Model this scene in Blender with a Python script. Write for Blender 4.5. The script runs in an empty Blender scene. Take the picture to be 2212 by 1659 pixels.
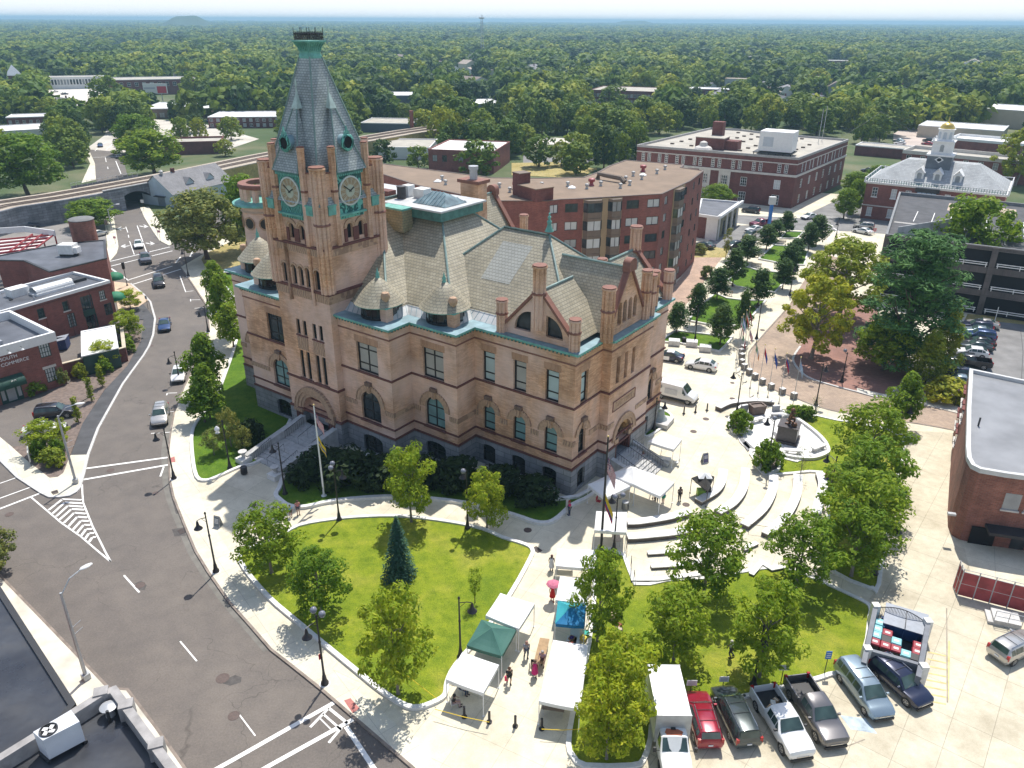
HAZE=0.00021; EXPO=0.58
import bpy, bmesh, math, random
from mathutils import Vector, Matrix, noise
from mathutils.geometry import tessellate_polygon
R=math.radians; PI=math.pi
C=bpy.context.scene.collection
rnd=random.Random(7)
# survey: camera 45 m above the square
CAMH=45.0; FPX=1683.3; CX,CY=1106.0,829.5; PITCH=R(25.0); ROLL=R(0.33)
def ray(u,v):
 x=(u-CX)/FPX; y=(CY-v)/FPX; c,s=math.cos(ROLL),math.sin(ROLL)
 x,y=x*c-y*s,x*s+y*c
 return Vector((x,math.cos(PITCH)+y*math.sin(PITCH),-math.sin(PITCH)+y*math.cos(PITCH)))
def G(u,v,z=0.0):
 """ground point (at height z) surveyed from the aerial photograph"""
 d=ray(u,v); t=(z-CAMH)/d.z
 return Vector((d.x*t,d.y*t,z))
def GL(pts,z=0.0): return [G(p[0],p[1],z).xy for p in pts]
def hgt(p,u,v):
 """height of image point above the ground spot p"""
 d=ray(u,v); return CAMH+d.z*math.hypot(p.x,p.y)/math.hypot(d.x,d.y)
# materials
MATS={}
def nodes(name):
 m=bpy.data.materials.new(name); m.use_nodes=True; nt=m.node_tree; b=nt.nodes['Principled BSDF']; return m,nt,b
def nd(nt,t,**k):
 n=nt.nodes.new(t)
 for a,v in k.items():
  if a in n.inputs.keys(): n.inputs[a].default_value=v
  else: setattr(n,a,v)
 return n
def ramp(nt,fac,stops):
 r=nt.nodes.new('ShaderNodeValToRGB'); e=r.color_ramp.elements
 while len(e)<len(stops): e.new(.5)
 for i,(p,c) in enumerate(stops): e[i].position=p; e[i].color=(*c,1)
 nt.links.new(fac,r.inputs[0]); return r.outputs[0]
def mixc(nt,fac,a,b,mode='MIX'):
 m=nt.nodes.new('ShaderNodeMix'); m.data_type='RGBA'; m.blend_type=mode
 for s,v in ((0,fac),(6,a),(7,b)):
  if hasattr(v,'links'): nt.links.new(v,m.inputs[s])
  elif isinstance(v,(int,float)): m.inputs[s].default_value=v
  else: m.inputs[s].default_value=(*v,1)
 return m.outputs[2]
def objc(nt): return nt.nodes.new('ShaderNodeTexCoord').outputs['Object']
def noisef(nt,co,scale,detail=4,rough=.55,dim=None):
 n=nd(nt,'ShaderNodeTexNoise',Scale=scale,Detail=detail,Roughness=rough); nt.links.new(co,n.inputs['Vector']); return n.outputs['Fac']
def scaled(nt,co,s):
 m=nt.nodes.new('ShaderNodeMapping'); m.inputs['Scale'].default_value=s; nt.links.new(co,m.inputs['Vector']); return m.outputs[0]
def rot2(nt,co,a):
 m=nt.nodes.new('ShaderNodeMapping'); m.inputs['Rotation'].default_value=(0,0,a); nt.links.new(co,m.inputs['Vector']); return m.outputs[0]
def bump(nt,b,h,st=.3,dist=.02):
 n=nd(nt,'ShaderNodeBump',Strength=st,Distance=dist); nt.links.new(h,n.inputs['Height']); nt.links.new(n.outputs[0],b.inputs['Normal'])
def mat(name,col,rough=.6,var=.12,scale=1.5,metal=0.0,spec=None,coat=0.0):
 if name in MATS: return MATS[name]
 m,nt,b=nodes(name); b.inputs['Roughness'].default_value=rough; b.inputs['Metallic'].default_value=metal
 if spec is not None: b.inputs['Specular IOR Level'].default_value=spec
 if coat: b.inputs['Coat Weight'].default_value=coat; b.inputs['Coat Roughness'].default_value=.06
 if var>0:
  f=noisef(nt,objc(nt),scale,5)
  c=ramp(nt,f,[(.3,[x*(1-var) for x in col]),(.7,[min(1,x*(1+var)) for x in col])]); nt.links.new(c,b.inputs['Base Color'])
 else: b.inputs['Base Color'].default_value=(*col,1)
 MATS[name]=m; return m
def wallco(nt):
 """(along the wall, up) coordinates for any upright or sloping face in a building's own axes"""
 g=nt.nodes.new('ShaderNodeNewGeometry'); tc=nt.nodes.new('ShaderNodeTexCoord')
 vt=nt.nodes.new('ShaderNodeVectorTransform'); vt.vector_type='NORMAL'; vt.convert_from='WORLD'; vt.convert_to='OBJECT'; nt.links.new(g.outputs['True Normal'],vt.inputs[0])
 sn=nt.nodes.new('ShaderNodeSeparateXYZ'); nt.links.new(vt.outputs[0],sn.inputs[0])
 sp=nt.nodes.new('ShaderNodeSeparateXYZ'); nt.links.new(tc.outputs['Object'],sp.inputs[0])
 ax=nd(nt,'ShaderNodeMath',operation='ABSOLUTE'); nt.links.new(sn.outputs[0],ax.inputs[0])
 ay=nd(nt,'ShaderNodeMath',operation='ABSOLUTE'); nt.links.new(sn.outputs[1],ay.inputs[0])
 gt=nd(nt,'ShaderNodeMath',operation='GREATER_THAN'); nt.links.new(ax.outputs[0],gt.inputs[0]); nt.links.new(ay.outputs[0],gt.inputs[1])
 mx=nt.nodes.new('ShaderNodeMix'); nt.links.new(gt.outputs[0],mx.inputs[0]); nt.links.new(sp.outputs[0],mx.inputs[2]); nt.links.new(sp.outputs[1],mx.inputs[3])
 cb=nt.nodes.new('ShaderNodeCombineXYZ'); nt.links.new(mx.outputs[0],cb.inputs[0]); nt.links.new(sp.outputs[2],cb.inputs[1])
 return cb.outputs[0],tc.outputs['Object']
def brickmat(name,c1,c2,mortar,bw=.42,bh=.14,ms=.012,stain=.25,rough=.85,stcol=None,bst=.4,bias=0.0,sc=.28,stsc=.5,sta=.55):
 if name in MATS: return MATS[name]
 m,nt,b=nodes(name); uv,oc=wallco(nt)
 br=nd(nt,'ShaderNodeTexBrick',Scale=1.0); br.inputs['Brick Width'].default_value=bw; br.inputs['Row Height'].default_value=bh; br.inputs['Mortar Size'].default_value=ms; br.inputs['Bias'].default_value=bias
 br.inputs['Color1'].default_value=(*c1,1); br.inputs['Color2'].default_value=(*c2,1); br.inputs['Mortar'].default_value=(*mortar,1)
 nt.links.new(uv,br.inputs['Vector'])
 f=noisef(nt,oc,sc,6,.6); f2=noisef(nt,scaled(nt,oc,(1,1,.25)),1.3,4,.6)
 st=ramp(nt,f,[(.35,(1-stain,)*3),(.65,(1+stain*.6,)*3)])
 c=mixc(nt,1.0,br.outputs['Color'],st,'MULTIPLY')
 st2=ramp(nt,f2,[(.3,(1-stain*.8,)*3),(.6,(1,1,1))]); c=mixc(nt,1.0,c,st2,'MULTIPLY')
 if stcol: c=mixc(nt,ramp(nt,noisef(nt,oc,stsc,5),[(.42,(0,0,0)),(.64,(sta,sta,sta))]),c,stcol)
 nt.links.new(c,b.inputs['Base Color']); b.inputs['Roughness'].default_value=rough
 bump(nt,b,br.outputs['Fac'],-bst if bst else 0,.02)
 MATS[name]=m; return m
def glassmat(name,col=(.02,.03,.035),rough=.06):
 if name in MATS: return MATS[name]
 m,nt,b=nodes(name); f=noisef(nt,objc(nt),.8,2)
 nt.links.new(ramp(nt,f,[(.35,col),(.7,[x*2.2+.01 for x in col])]),b.inputs['Base Color'])
 b.inputs['Roughness'].default_value=rough; b.inputs['Specular IOR Level'].default_value=.8; MATS[name]=m; return m
# mesh builder
class MB:
 def __init__(s): s.v=[];s.f=[];s.m=[];s.mats=[];s.T=None
 def mi(s,m):
  if m not in s.mats: s.mats.append(m)
  return s.mats.index(m)
 def add(s,vs,fs,m,T=None):
  o=len(s.v); T=T or s.T
  s.v+= [tuple(T@Vector(p)) for p in vs] if T else [tuple(p) for p in vs]
  k=s.mi(m)
  for f in fs: s.f.append(tuple(i+o for i in f)); s.m.append(k)
  return s
 def box(s,x0,y0,z0,x1,y1,z1,m,T=None):
  return s.add([(x0,y0,z0),(x1,y0,z0),(x1,y1,z0),(x0,y1,z0),(x0,y0,z1),(x1,y0,z1),(x1,y1,z1),(x0,y1,z1)],
   [(3,2,1,0),(4,5,6,7),(0,1,5,4),(1,2,6,5),(2,3,7,6),(3,0,4,7)],m,T)
 def cbox(s,c,d,m,T=None): return s.box(c[0]-d[0]/2,c[1]-d[1]/2,c[2],c[0]+d[0]/2,c[1]+d[1]/2,c[2]+d[2],m,T)
 def tube(s,pts,r,m,n=8,cap=True,T=None):
  pts=[Vector(p) for p in pts]; rs=r if isinstance(r,(list,tuple)) else [r]*len(pts); vs=[];fs=[]
  for i,p in enumerate(pts):
   t=(pts[min(i+1,len(pts)-1)]-pts[max(i-1,0)]).normalized()
   a=t.orthogonal() if abs(t.z)<.98 else Vector((1,0,0)); a=(a-t*a.dot(t)).normalized(); b=t.cross(a)
   for k in range(n):
    w=2*PI*k/n; vs.append(p+(a*math.cos(w)+b*math.sin(w))*rs[i])
  for i in range(len(pts)-1):
   for k in range(n): fs.append((i*n+k,i*n+(k+1)%n,(i+1)*n+(k+1)%n,(i+1)*n+k))
  if cap: fs.append(tuple(range(n))[::-1]); fs.append(tuple(range((len(pts)-1)*n,len(pts)*n)))
  return s.add(vs,fs,m,T)
 def lathe(s,prof,m,c=(0,0,0),n=12,T=None,ph=0,cap=True):
  vs=[];fs=[]
  for (r,z) in prof:
   for k in range(n): w=2*PI*k/n+ph; vs.append((c[0]+r*math.cos(w),c[1]+r*math.sin(w),c[2]+z))
  for i in range(len(prof)-1):
   for k in range(n): fs.append((i*n+k,i*n+(k+1)%n,(i+1)*n+(k+1)%n,(i+1)*n+k))
  if cap: fs.append(tuple(range(n))[::-1]); fs.append(tuple(range((len(prof)-1)*n,len(prof)*n)))
  return s.add(vs,fs,m,T)
 def prism(s,poly,z0,z1,m,top=None,side=True,bottom=False,T=None):
  p=[Vector((q[0],q[1],0)) for q in poly]
  if sum(p[i-1].x*p[i].y-p[i].x*p[i-1].y for i in range(len(p)))<0: p.reverse()
  n=len(p); tri=tessellate_polygon([p])
  tf=[]
  for t in tri:
   a,b,c=[p[i] for i in t]
   if (b-a).cross(c-a).z<0: t=(t[0],t[2],t[1])
   tf.append(t)
  s.add([(q.x,q.y,z1) for q in p],tf,top or m,T)
  if side: s.add([(q.x,q.y,z0) for q in p]+[(q.x,q.y,z1) for q in p],[(i,(i+1)%n,n+(i+1)%n,n+i) for i in range(n)],m,T)
  if bottom: s.add([(q.x,q.y,z0) for q in p],[f[::-1] for f in tf],m,T)
  return s
 def wallp(s,pl,w,z0,z1,m,closed=False,mt=None):
  """a low wall / kerb of width w swept along a plan polyline"""
  pl=[Vector(p).to_2d() for p in pl]; L=offs(pl,w/2,closed); Q=offs(pl,-w/2,closed); n=len(pl)
  vs=[(p.x,p.y,z) for z in (z0,z1) for p in L]+[(p.x,p.y,z) for z in (z0,z1) for p in Q]; fs=[];ft=[]
  for i in range(n if closed else n-1):
   j=(i+1)%n
   fs+=[(j,i,n+i,n+j),(2*n+i,2*n+j,3*n+j,3*n+i)]; ft.append((n+i,3*n+i,3*n+j,n+j))
  if not closed: fs+=[(0,2*n,3*n,n),(3*n-1,n-1,2*n-1,4*n-1)]
  s.add(vs,fs,m); s.add(vs,ft,mt or m); return s
 def obj(s,name,parent=None,smooth=None,loc=None,rz=0.0):
  me=bpy.data.meshes.new(name); me.from_pydata(s.v,[],s.f); 
  for m in s.mats: me.materials.append(m)
  me.polygons.foreach_set('material_index',s.m)
  if smooth is not None:
   me.polygons.foreach_set('use_smooth',[True]*len(s.f)); me.set_sharp_from_angle(angle=R(smooth))
  me.update(); o=bpy.data.objects.new(name,me); C.objects.link(o)
  if parent: o.parent=parent
  if loc is not None: o.location=loc; o.rotation_euler=(0,0,rz)
  return o
def offs(pl,d,closed=False):
 n=len(pl); out=[]
 for i in range(n):
  a=pl[i-1] if (i>0 or closed) else None; b=pl[(i+1)%n] if (i<n-1 or closed) else None
  t1=(pl[i]-a).normalized() if a is not None else None; t2=(b-pl[i]).normalized() if b is not None else None
  t1=t1 or t2; t2=t2 or t1; n1=Vector((-t1.y,t1.x)); n2=Vector((-t2.y,t2.x)); k=n1+n2
  k=k/max(.35,k.length_squared)*2 if k.length>1e-6 else n1
  out.append(pl[i]+k*d)
 return out
def smoothpl(pts,n=6,closed=False):
 P=[Vector(p).to_2d() for p in pts]; out=[]; N=len(P)
 for i in range(N if closed else N-1):
  g=lambda k: P[k%N] if closed else P[max(0,min(N-1,k))]
  a,b,c,d=g(i-1),g(i),g(i+1),g(i+2)
  for j in range(n):
   t=j/n; out.append(.5*((2*b)+(c-a)*t+(2*a-5*b+4*c-d)*t*t+(3*b-a-3*c+d)*t**3))
 if not closed: out.append(P[-1])
 return out
# object bookkeeping
def tag(o,label=None,cat=None,group=None,kind=None):
 if label: o['label']=label
 if cat: o['category']=cat
 if group: o['group']=group
 if kind: o['kind']=kind
 return o
def thing(name,label,cat,loc=(0,0,0),rz=0.0,group=None,sc=None):
 o=bpy.data.objects.new(name,None); C.objects.link(o); o.location=loc; o.rotation_euler=(0,0,rz); o.empty_display_size=.2
 if sc: o.scale=(sc,sc,sc) if isinstance(sc,(int,float)) else sc
 return tag(o,label,cat,group)
def struct(o): o['kind']='structure'; return o
KIDS={}
def kids(o):
 return [c for c in o.children]
def dup(root,loc,rz=0.0,label=None,group=None,sc=None):
 r=root.copy(); C.objects.link(r); r.location=loc; r.rotation_euler=(0,0,rz)
 if sc: r.scale=(sc,sc,sc) if isinstance(sc,(int,float)) else sc
 if label: r['label']=label
 if group: r['group']=group
 for ch in root.children:
  c=ch.copy(); C.objects.link(c); c.parent=r
  for g in ch.children:
   d=g.copy(); C.objects.link(d); d.parent=c
 return r
def text_mesh(body,size,m,name,parent,T,ext=.02,align='CENTER',font_w=1.0):
 cu=bpy.data.curves.new(name,'FONT'); cu.body=body; cu.size=size; cu.extrude=ext; cu.align_x=align; cu.align_y='CENTER'; cu.space_character=font_w
 t=bpy.data.objects.new(name,cu); C.objects.link(t)
 dg=bpy.context.evaluated_depsgraph_get(); me=bpy.data.meshes.new_from_object(t.evaluated_get(dg)); bpy.data.objects.remove(t)
 me.transform(T); me.materials.clear(); me.materials.append(m); o=bpy.data.objects.new(name,me); C.objects.link(o); o.parent=parent; return o
def frame(o,dx,nrm):
 """matrix: x along dx, y outwards nrm, z up, at o"""
 dx=Vector(dx).normalized(); nrm=Vector(nrm).normalized()
 return Matrix(((dx.x,nrm.x,0,o[0]),(dx.y,nrm.y,0,o[1]),(0,0,1,o[2] if len(o)>2 else 0),(0,0,0,1)))
# the place's surfaces
def m_asphalt():
 m,nt,b=nodes('asphalt'); co=objc(nt)
 big=noisef(nt,co,.06,5,.6); fine=noisef(nt,co,7,3,.7); mid=noisef(nt,scaled(nt,co,(1,1,1)),.5,5,.6)
 c=ramp(nt,big,[(.3,(.122,.108,.096)),(.5,(.145,.127,.113)),(.7,(.172,.150,.130))])
 c=mixc(nt,1,c,ramp(nt,mid,[(.3,(.86,.86,.87)),(.7,(1.1,1.09,1.07))]),'MULTIPLY')
 c=mixc(nt,1,c,ramp(nt,fine,[(.25,(.8,.8,.8)),(.75,(1.2,1.2,1.2))]),'MULTIPLY')
 w=nd(nt,'ShaderNodeTexNoise',Scale=.35,Detail=3.0); nt.links.new(co,w.inputs['Vector'])
 wm=nd(nt,'ShaderNodeVectorMath',operation='MULTIPLY_ADD'); nt.links.new(w.outputs['Color'],wm.inputs[0]); wm.inputs[1].default_value=(5,5,0); nt.links.new(co,wm.inputs[2])
 v=nd(nt,'ShaderNodeTexVoronoi',feature='DISTANCE_TO_EDGE',Scale=.16); nt.links.new(wm.outputs[0],v.inputs['Vector'])
 cr=ramp(nt,v.outputs['Distance'],[(.0,(.62,.62,.62)),(.008,(1,1,1))])
 msk=ramp(nt,noisef(nt,co,.09,2),[(.42,(0,0,0)),(.58,(1,1,1))])
 c=mixc(nt,1,c,mixc(nt,msk,(1,1,1),cr),'MULTIPLY')
 nt.links.new(c,b.inputs['Base Color']); b.inputs['Roughness'].default_value=.9; bump(nt,b,fine,.25,.01); MATS['asphalt']=m; return m
def m_slab(name,c0,c1,sx,sy,ang,joint=.6,stain=.25,jw=.02):
 m,nt,b=nodes(name); co=objc(nt); r=rot2(nt,co,ang)
 br=nd(nt,'ShaderNodeTexBrick',Scale=1.0); br.offset=0.0; br.inputs['Brick Width'].default_value=sx; br.inputs['Row Height'].default_value=sy; br.inputs['Mortar Size'].default_value=jw
 br.inputs['Color1'].default_value=(*c0,1); br.inputs['Color2'].default_value=(*c1,1); br.inputs['Mortar'].default_value=(*[x*joint for x in c0],1); nt.links.new(r,br.inputs['Vector'])
 f=noisef(nt,co,.22,6,.62); f2=noisef(nt,co,1.7,5,.65); f3=noisef(nt,co,9,3,.6)
 c=mixc(nt,1,br.outputs['Color'],ramp(nt,f,[(.32,(1-stain,1-stain*1.1,1-stain*1.3)),(.6,(1.04,1.03,1.0))]),'MULTIPLY')
 c=mixc(nt,1,c,ramp(nt,f2,[(.3,(1-stain*.5,1-stain*.55,1-stain*.65)),(.62,(1,1,1))]),'MULTIPLY')
 c=mixc(nt,1,c,ramp(nt,f3,[(.3,(.92,.92,.92)),(.7,(1.05,1.05,1.05))]),'MULTIPLY')
 nt.links.new(c,b.inputs['Base Color']); b.inputs['Roughness'].default_value=.85; MATS[name]=m; return m
def m_grass(name,ca,cb,cc):
 m,nt,b=nodes(name); co=objc(nt)
 f=noisef(nt,co,.16,6,.62); f2=noisef(nt,co,1.1,5,.7); f3=noisef(nt,scaled(nt,co,(1,1,.3)),11,4,.75)
 c=ramp(nt,f,[(.3,ca),(.5,cb),(.72,cc)])
 c=mixc(nt,1,c,ramp(nt,f2,[(.3,(.66,.74,.62)),(.5,(1,1,1)),(.7,(1.34,1.2,1.15))]),'MULTIPLY')
 c=mixc(nt,1,c,ramp(nt,f3,[(.25,(.5,.55,.45)),(.5,(1,1,1)),(.8,(1.45,1.35,1.2))]),'MULTIPLY')
 nt.links.new(c,b.inputs['Base Color']); b.inputs['Roughness'].default_value=.9; b.inputs['Specular IOR Level'].default_value=.15; bump(nt,b,f3,.9,.06); MATS[name]=m; return m
def m_leaf(name,cols,trans=.35,hue=.12):
 m,nt,b=nodes(name); g=nt.nodes.new('ShaderNodeNewGeometry'); oi=nt.nodes.new('ShaderNodeObjectInfo')
 c=ramp(nt,g.outputs['Random Per Island'],[(i/(len(cols)-1),k) for i,k in enumerate(cols)])
 v=ramp(nt,oi.outputs['Random'],[(0,(1-hue*2,1-hue*1.2,1-hue)),(.5,(1,1,1)),(1,(1+hue*2,1+hue,1))])
 f=noisef(nt,objc(nt),.55,2); cl=ramp(nt,f,[(.36,(.72,.8,.8)),(.64,(1.22,1.14,1.0))])
 c=mixc(nt,1,c,v,'MULTIPLY'); c=mixc(nt,1,c,cl,'MULTIPLY'); nt.links.new(c,b.inputs['Base Color'])
 b.inputs['Roughness'].default_value=.65; b.inputs['Specular IOR Level'].default_value=.2
 t=nt.nodes.new('ShaderNodeBsdfTranslucent'); nt.links.new(c,t.inputs[0]); mx=nt.nodes.new('ShaderNodeMixShader'); mx.inputs[0].default_value=trans
 out=nt.nodes['Material Output']; nt.links.new(b.outputs[0],mx.inputs[1]); nt.links.new(t.outputs[0],mx.inputs[2]); nt.links.new(mx.outputs[0],out.inputs[0]); MATS[name]=m; return m
ASPH=m_asphalt()
ASPH2=mat('asphalt_dark',(.075,.075,.08),.9,.25,.6)
ASPH3=mat('asphalt_lot',(.20,.195,.19),.9,.22,.35)
PLAZA=m_slab('concrete_plaza',(.66,.615,.49),(.70,.65,.53),3.0,3.0,R(28),.72,.2)
WALK=m_slab('concrete_walk',(.65,.615,.51),(.68,.645,.54),2.4,2.4,R(52),.7,.16)
ALLEY=m_slab('concrete_alley',(.57,.52,.41),(.63,.58,.46),3.2,2.5,R(-52),.7,.26,.025)
WALKD=m_slab('concrete_far',(.55,.53,.48),(.58,.56,.5),2.4,2.4,R(20),.8,.15)
KERB=mat('granite_kerb',(.52,.51,.49),.8,.16,2.5)
KERBD=mat('kerb_worn',(.23,.19,.16),.9,.3,1.2)
GRANW=mat('granite_white',(.70,.69,.66),.7,.1,3)
BPAVE=brickmat('brick_paving',(.33,.235,.18),(.40,.29,.22),(.28,.21,.17),.5,.25,.02,.22)
def m_bp(name,c1,c2,mo,ang):
 m,nt,b=nodes(name); co=objc(nt); r=rot2(nt,co,ang)
 br=nd(nt,'ShaderNodeTexBrick',Scale=1.0); br.inputs['Brick Width'].default_value=.5; br.inputs['Row Height'].default_value=.25; br.inputs['Mortar Size'].default_value=.02
 br.inputs['Color1'].default_value=(*c1,1); br.inputs['Color2'].default_value=(*c2,1); br.inputs['Mortar'].default_value=(*mo,1); nt.links.new(r,br.inputs['Vector'])
 c=mixc(nt,1,br.outputs['Color'],ramp(nt,noisef(nt,co,.25,6,.6),[(.3,(.78,.78,.78)),(.65,(1.12,1.1,1.06))]),'MULTIPLY')
 c=mixc(nt,1,c,ramp(nt,noisef(nt,co,2.2,4,.7),[(.3,(.85,.85,.85)),(.7,(1.1,1.1,1.1))]),'MULTIPLY')
 nt.links.new(c,b.inputs['Base Color']); b.inputs['Roughness'].default_value=.9; MATS[name]=m; return m
BRICKRD=m_bp('brick_road',(.35,.265,.205),(.41,.31,.235),(.29,.23,.18),R(40))
BRICKPL=m_bp('brick_plaza',(.30,.155,.125),(.235,.12,.10),(.25,.16,.13),R(15))
BRICKWK=m_bp('brick_walk',(.42,.29,.225),(.48,.34,.26),(.36,.27,.21),R(54))
GRASS=m_grass('lawn_grass',(.125,.19,.014),(.19,.245,.018),(.30,.30,.05))
GRASS2=m_grass('grass_fresh',(.055,.125,.012),(.085,.165,.014),(.125,.20,.022))
DRYGR=m_grass('grass_dry',(.30,.25,.09),(.36,.30,.13),(.42,.36,.18))
MULCH=mat('mulch',(.17,.13,.11),.95,.3,2.2)
PAINT=mat('road_paint',(.80,.79,.76),.8,.08,3)
YELLOWP=mat('yellow_paint',(.62,.50,.22),.8,.25,2)
BALLAST=mat('ballast',(.40,.34,.27),.95,.25,1.2)
RAILM=mat('rail_rust',(.13,.085,.06),.7,.2,2)
IRON=mat('black_iron',(.018,.016,.02),.45,.1,3)
IRONB=mat('iron_rail',(.05,.05,.055),.5,.1,3)
STEEL=mat('galvanised',(.42,.43,.44),.45,.12,2,metal=.3)
WHITE=mat('white_paint',(.78,.78,.77),.5,.04,2)
BRONZE=mat('bronze',(.13,.065,.038),.45,.3,3,metal=.4)
DGRAN=mat('dark_granite',(.075,.062,.058),.35,.2,4)
BARK=mat('bark',(.10,.072,.055),.95,.3,5)
BARKG=mat('bark_grey',(.20,.175,.15),.95,.25,5)
DARK=mat('opening_shade',(.006,.006,.007),.9,0)  # near-black colour that paints in the shade inside openings
SLAB=mat('roof_membrane',(.095,.10,.115),.5,.35,.35)
# people: one skinned body per pose, clothes over it
SKINM=mat('skin',(.42,.25,.18),.6,.05,4); SKIND=mat('skin_dark',(.13,.075,.05),.6,.05,4); CLOTH=mat('cloth',(.3,.3,.3),.85,.08,6)
def skin(V,E,Rr,sub=1):
 me=bpy.data.meshes.new('s'); me.from_pydata(V,E,[]); o=bpy.data.objects.new('s',me); C.objects.link(o); o.modifiers.new('k','SKIN'); 
 for i,r in enumerate(Rr): me.skin_vertices[0].data[i].radius=(r,r)
 me.skin_vertices[0].data[0].use_root=True; s=o.modifiers.new('b','SUBSURF'); s.levels=sub; s.render_levels=sub
 dg=bpy.context.evaluated_depsgraph_get(); n=bpy.data.meshes.new_from_object(o.evaluated_get(dg)); bpy.data.objects.remove(o); return n
def limbs(pose):
 if pose=='walk': L=[(.12,.5),(-.02,.09)],[(-.02,.5),(-.30,.14)]; A=[(-.10,1.13),(-.05,.90)],[(.08,1.13),(.2,.93)]; pz=.94
 elif pose=='sit': L=[(.42,.50),(.44,.08)],[(.42,.48),(.38,.08)]; A=[(.06,.82),(.28,.70)],[(.06,.82),(.28,.72)]; pz=.50
 elif pose=='push': L=[(.12,.5),(.0,.09)],[(.0,.5),(-.22,.12)]; A=[(.12,1.16),(.36,1.04)],[(.12,1.16),(.36,1.04)]; pz=.94
 else: L=[(.02,.5),(0,.08)],[(.03,.5),(.02,.08)]; A=[(-.03,1.14),(.06,.90)],[(.0,1.14),(.12,.92)]; pz=.95
 return L,A,pz
PM={}
def posemesh(pose):
 if pose in PM: return PM[pose]
 L,A,pz=limbs(pose); lean=.12 if pose=='push' else .03; dz=pz-.95
 T=[(0,0,pz),(lean*.3,0,1.14+dz),(lean*.7,0,1.34+dz),(lean,0,1.47+dz),(lean+.015,0,1.555+dz),(lean+.03,0,1.63+dz),(lean+.015,0,1.71+dz),(lean+.125,0,1.615+dz)]
 Rr=[.125,.12,.14,.055,.075,.10,.065,.018]; E=[(0,1),(1,2),(2,3),(3,4),(4,5),(5,6),(5,7)]
 V=list(T)
 for s in (-1,1): V.append((lean+.02,s*.10,1.625+dz)); Rr.append(.02); E.append((5,len(V)-1))
 hands=[]
 for s,((ex,ez),(wx,wz)) in zip((1,-1),A):
  i=len(V); V+=[(lean*.7,s*.19,1.39+dz),(ex+lean*.5,s*.25,ez+(dz if pose!='sit' else 0)),(wx+lean*.5,s*.235,wz+(dz if pose!='sit' else 0))]; d=(Vector(V[-1])-Vector(V[-2])).normalized(); V.append(tuple(Vector(V[-1])+d*.075)); Rr+=[.062,.044,.03,.036]; E+=[(2,i),(i,i+1),(i+1,i+2),(i+2,i+3)]; hands.append((Vector(V[-1]),d,s))
 legs=[]
 for s,((kx,kz),(ax,az)) in zip((1,-1),L):
  i=len(V); V+=[(0,s*.095,pz-.03),(kx,s*.10,kz),(ax,s*.10,az),(ax+.15,s*.11,max(.035,az-.055))]; Rr+=[.095,.062,.042,.036]; E+=[(0,i),(i,i+1),(i+1,i+2),(i+2,i+3)]; legs.append(i)
 b=skin(V,E,Rr); mb=MB(); mb.add([v.co for v in b.vertices],[tuple(p.vertices) for p in b.polygons],SKINM)
 for h,d,s in hands:
  sd=Vector((d.z,0,-d.x)); sd=sd.normalized() if sd.length>.1 else Vector((1,0,0)); out=d.cross(sd)
  for k,ln in enumerate((.062,.075,.07,.055)): a=h+sd*(.024-.016*k)+d*.02; mid=a+d*ln*.55-out*.008*s; mb.tube([a,mid,mid+d*ln*.4-out*.022*s],[.0095,.009,.006],SKINM,5)
  a=h+sd*.035-d*.02; mb.tube([a,a+sd*.02+d*.035,a+sd*.018+d*.06-out*.012*s],[.011,.010,.007],SKINM,5)
 hx,hz=lean+.03,1.63+dz
 for s in (-1,1): mb.cbox((hx+.093,s*.036,hz+.008),(.012,.026,.012),FRK)
 mb.cbox((hx+.092,0,hz-.055),(.012,.045,.009),mat('lips',(.25,.08,.07),.6,0))
 def sub(idx,gr,extra=()):
  m=[];
  V2=[V[i] for i in idx]+[e[0] for e in extra]; mp={i:k for k,i in enumerate(idx)}; E2=[(mp[a],mp[c]) for a,c in E if a in mp and c in mp]+[(mp[e[2]],len(idx)+k) for k,e in enumerate(extra)]; return skin(V2,E2,[Rr[i]*gr+.012 for i in idx]+[e[1] for e in extra])
 sh=[]; base=[0,1,2]; extra=[]
 ar=[k for k in range(10,18)]
 shirt=sub([0,1,2]+[10,14],1.1,[(tuple(Vector(V[10]).lerp(Vector(V[11]),.7)),.062,10),(tuple(Vector(V[14]).lerp(Vector(V[15]),.7)),.062,14)])
 trou=sub([0]+[legs[0],legs[0]+1,legs[0]+2,legs[1],legs[1]+1,legs[1]+2],1.12)
 short=sub([0]+[legs[0],legs[1]],1.14,[(tuple(Vector(V[l]).lerp(Vector(V[l+1]),.75)),.085,l) for l in legs])
 shoe=MB()
 for l in legs: a,t=Vector(V[l+2]),Vector(V[l+3]); shoe.tube([a+Vector((-.05,0,-.03)),a+Vector((.03,0,-.035)),t+Vector((.04,0,0))],[.045,.052,.042],CLOTH,8)
 hair=MB(); hair.lathe([(.118,-.03),(.122,.02),(.105,.07),(.06,.105),(.01,.115)],CLOTH,(hx-.018,0,hz),12,cap=False); hair.lathe([(.10,-.1),(.118,-.02)],CLOTH,(hx-.035,0,hz),10,cap=False)
 dr=MB(); dr.lathe([(.26,pz-.52),(.22,pz-.2),(.155,pz+.12),(.17,pz+.38),(.12,pz+.47)],CLOTH,(lean*.5,0,0),14,cap=False)
 def fin(mb,nm): o=mb.obj(nm,None,60); m=o.data; bpy.data.objects.remove(o); return m
 for m in (shirt,trou,short): m.materials.clear(); m.materials.append(CLOTH); m.polygons.foreach_set('use_smooth',[True]*len(m.polygons))
 PM[pose]=dict(body=fin(mb,'body'),shirt=shirt,trousers=trou,shorts=short,shoes=fin(shoe,'shoes'),hair=fin(hair,'hair'),dress=fin(dr,'dress')); return PM[pose]
FRK=mat('eye_dark',(.02,.015,.012),.4,0)
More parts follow.
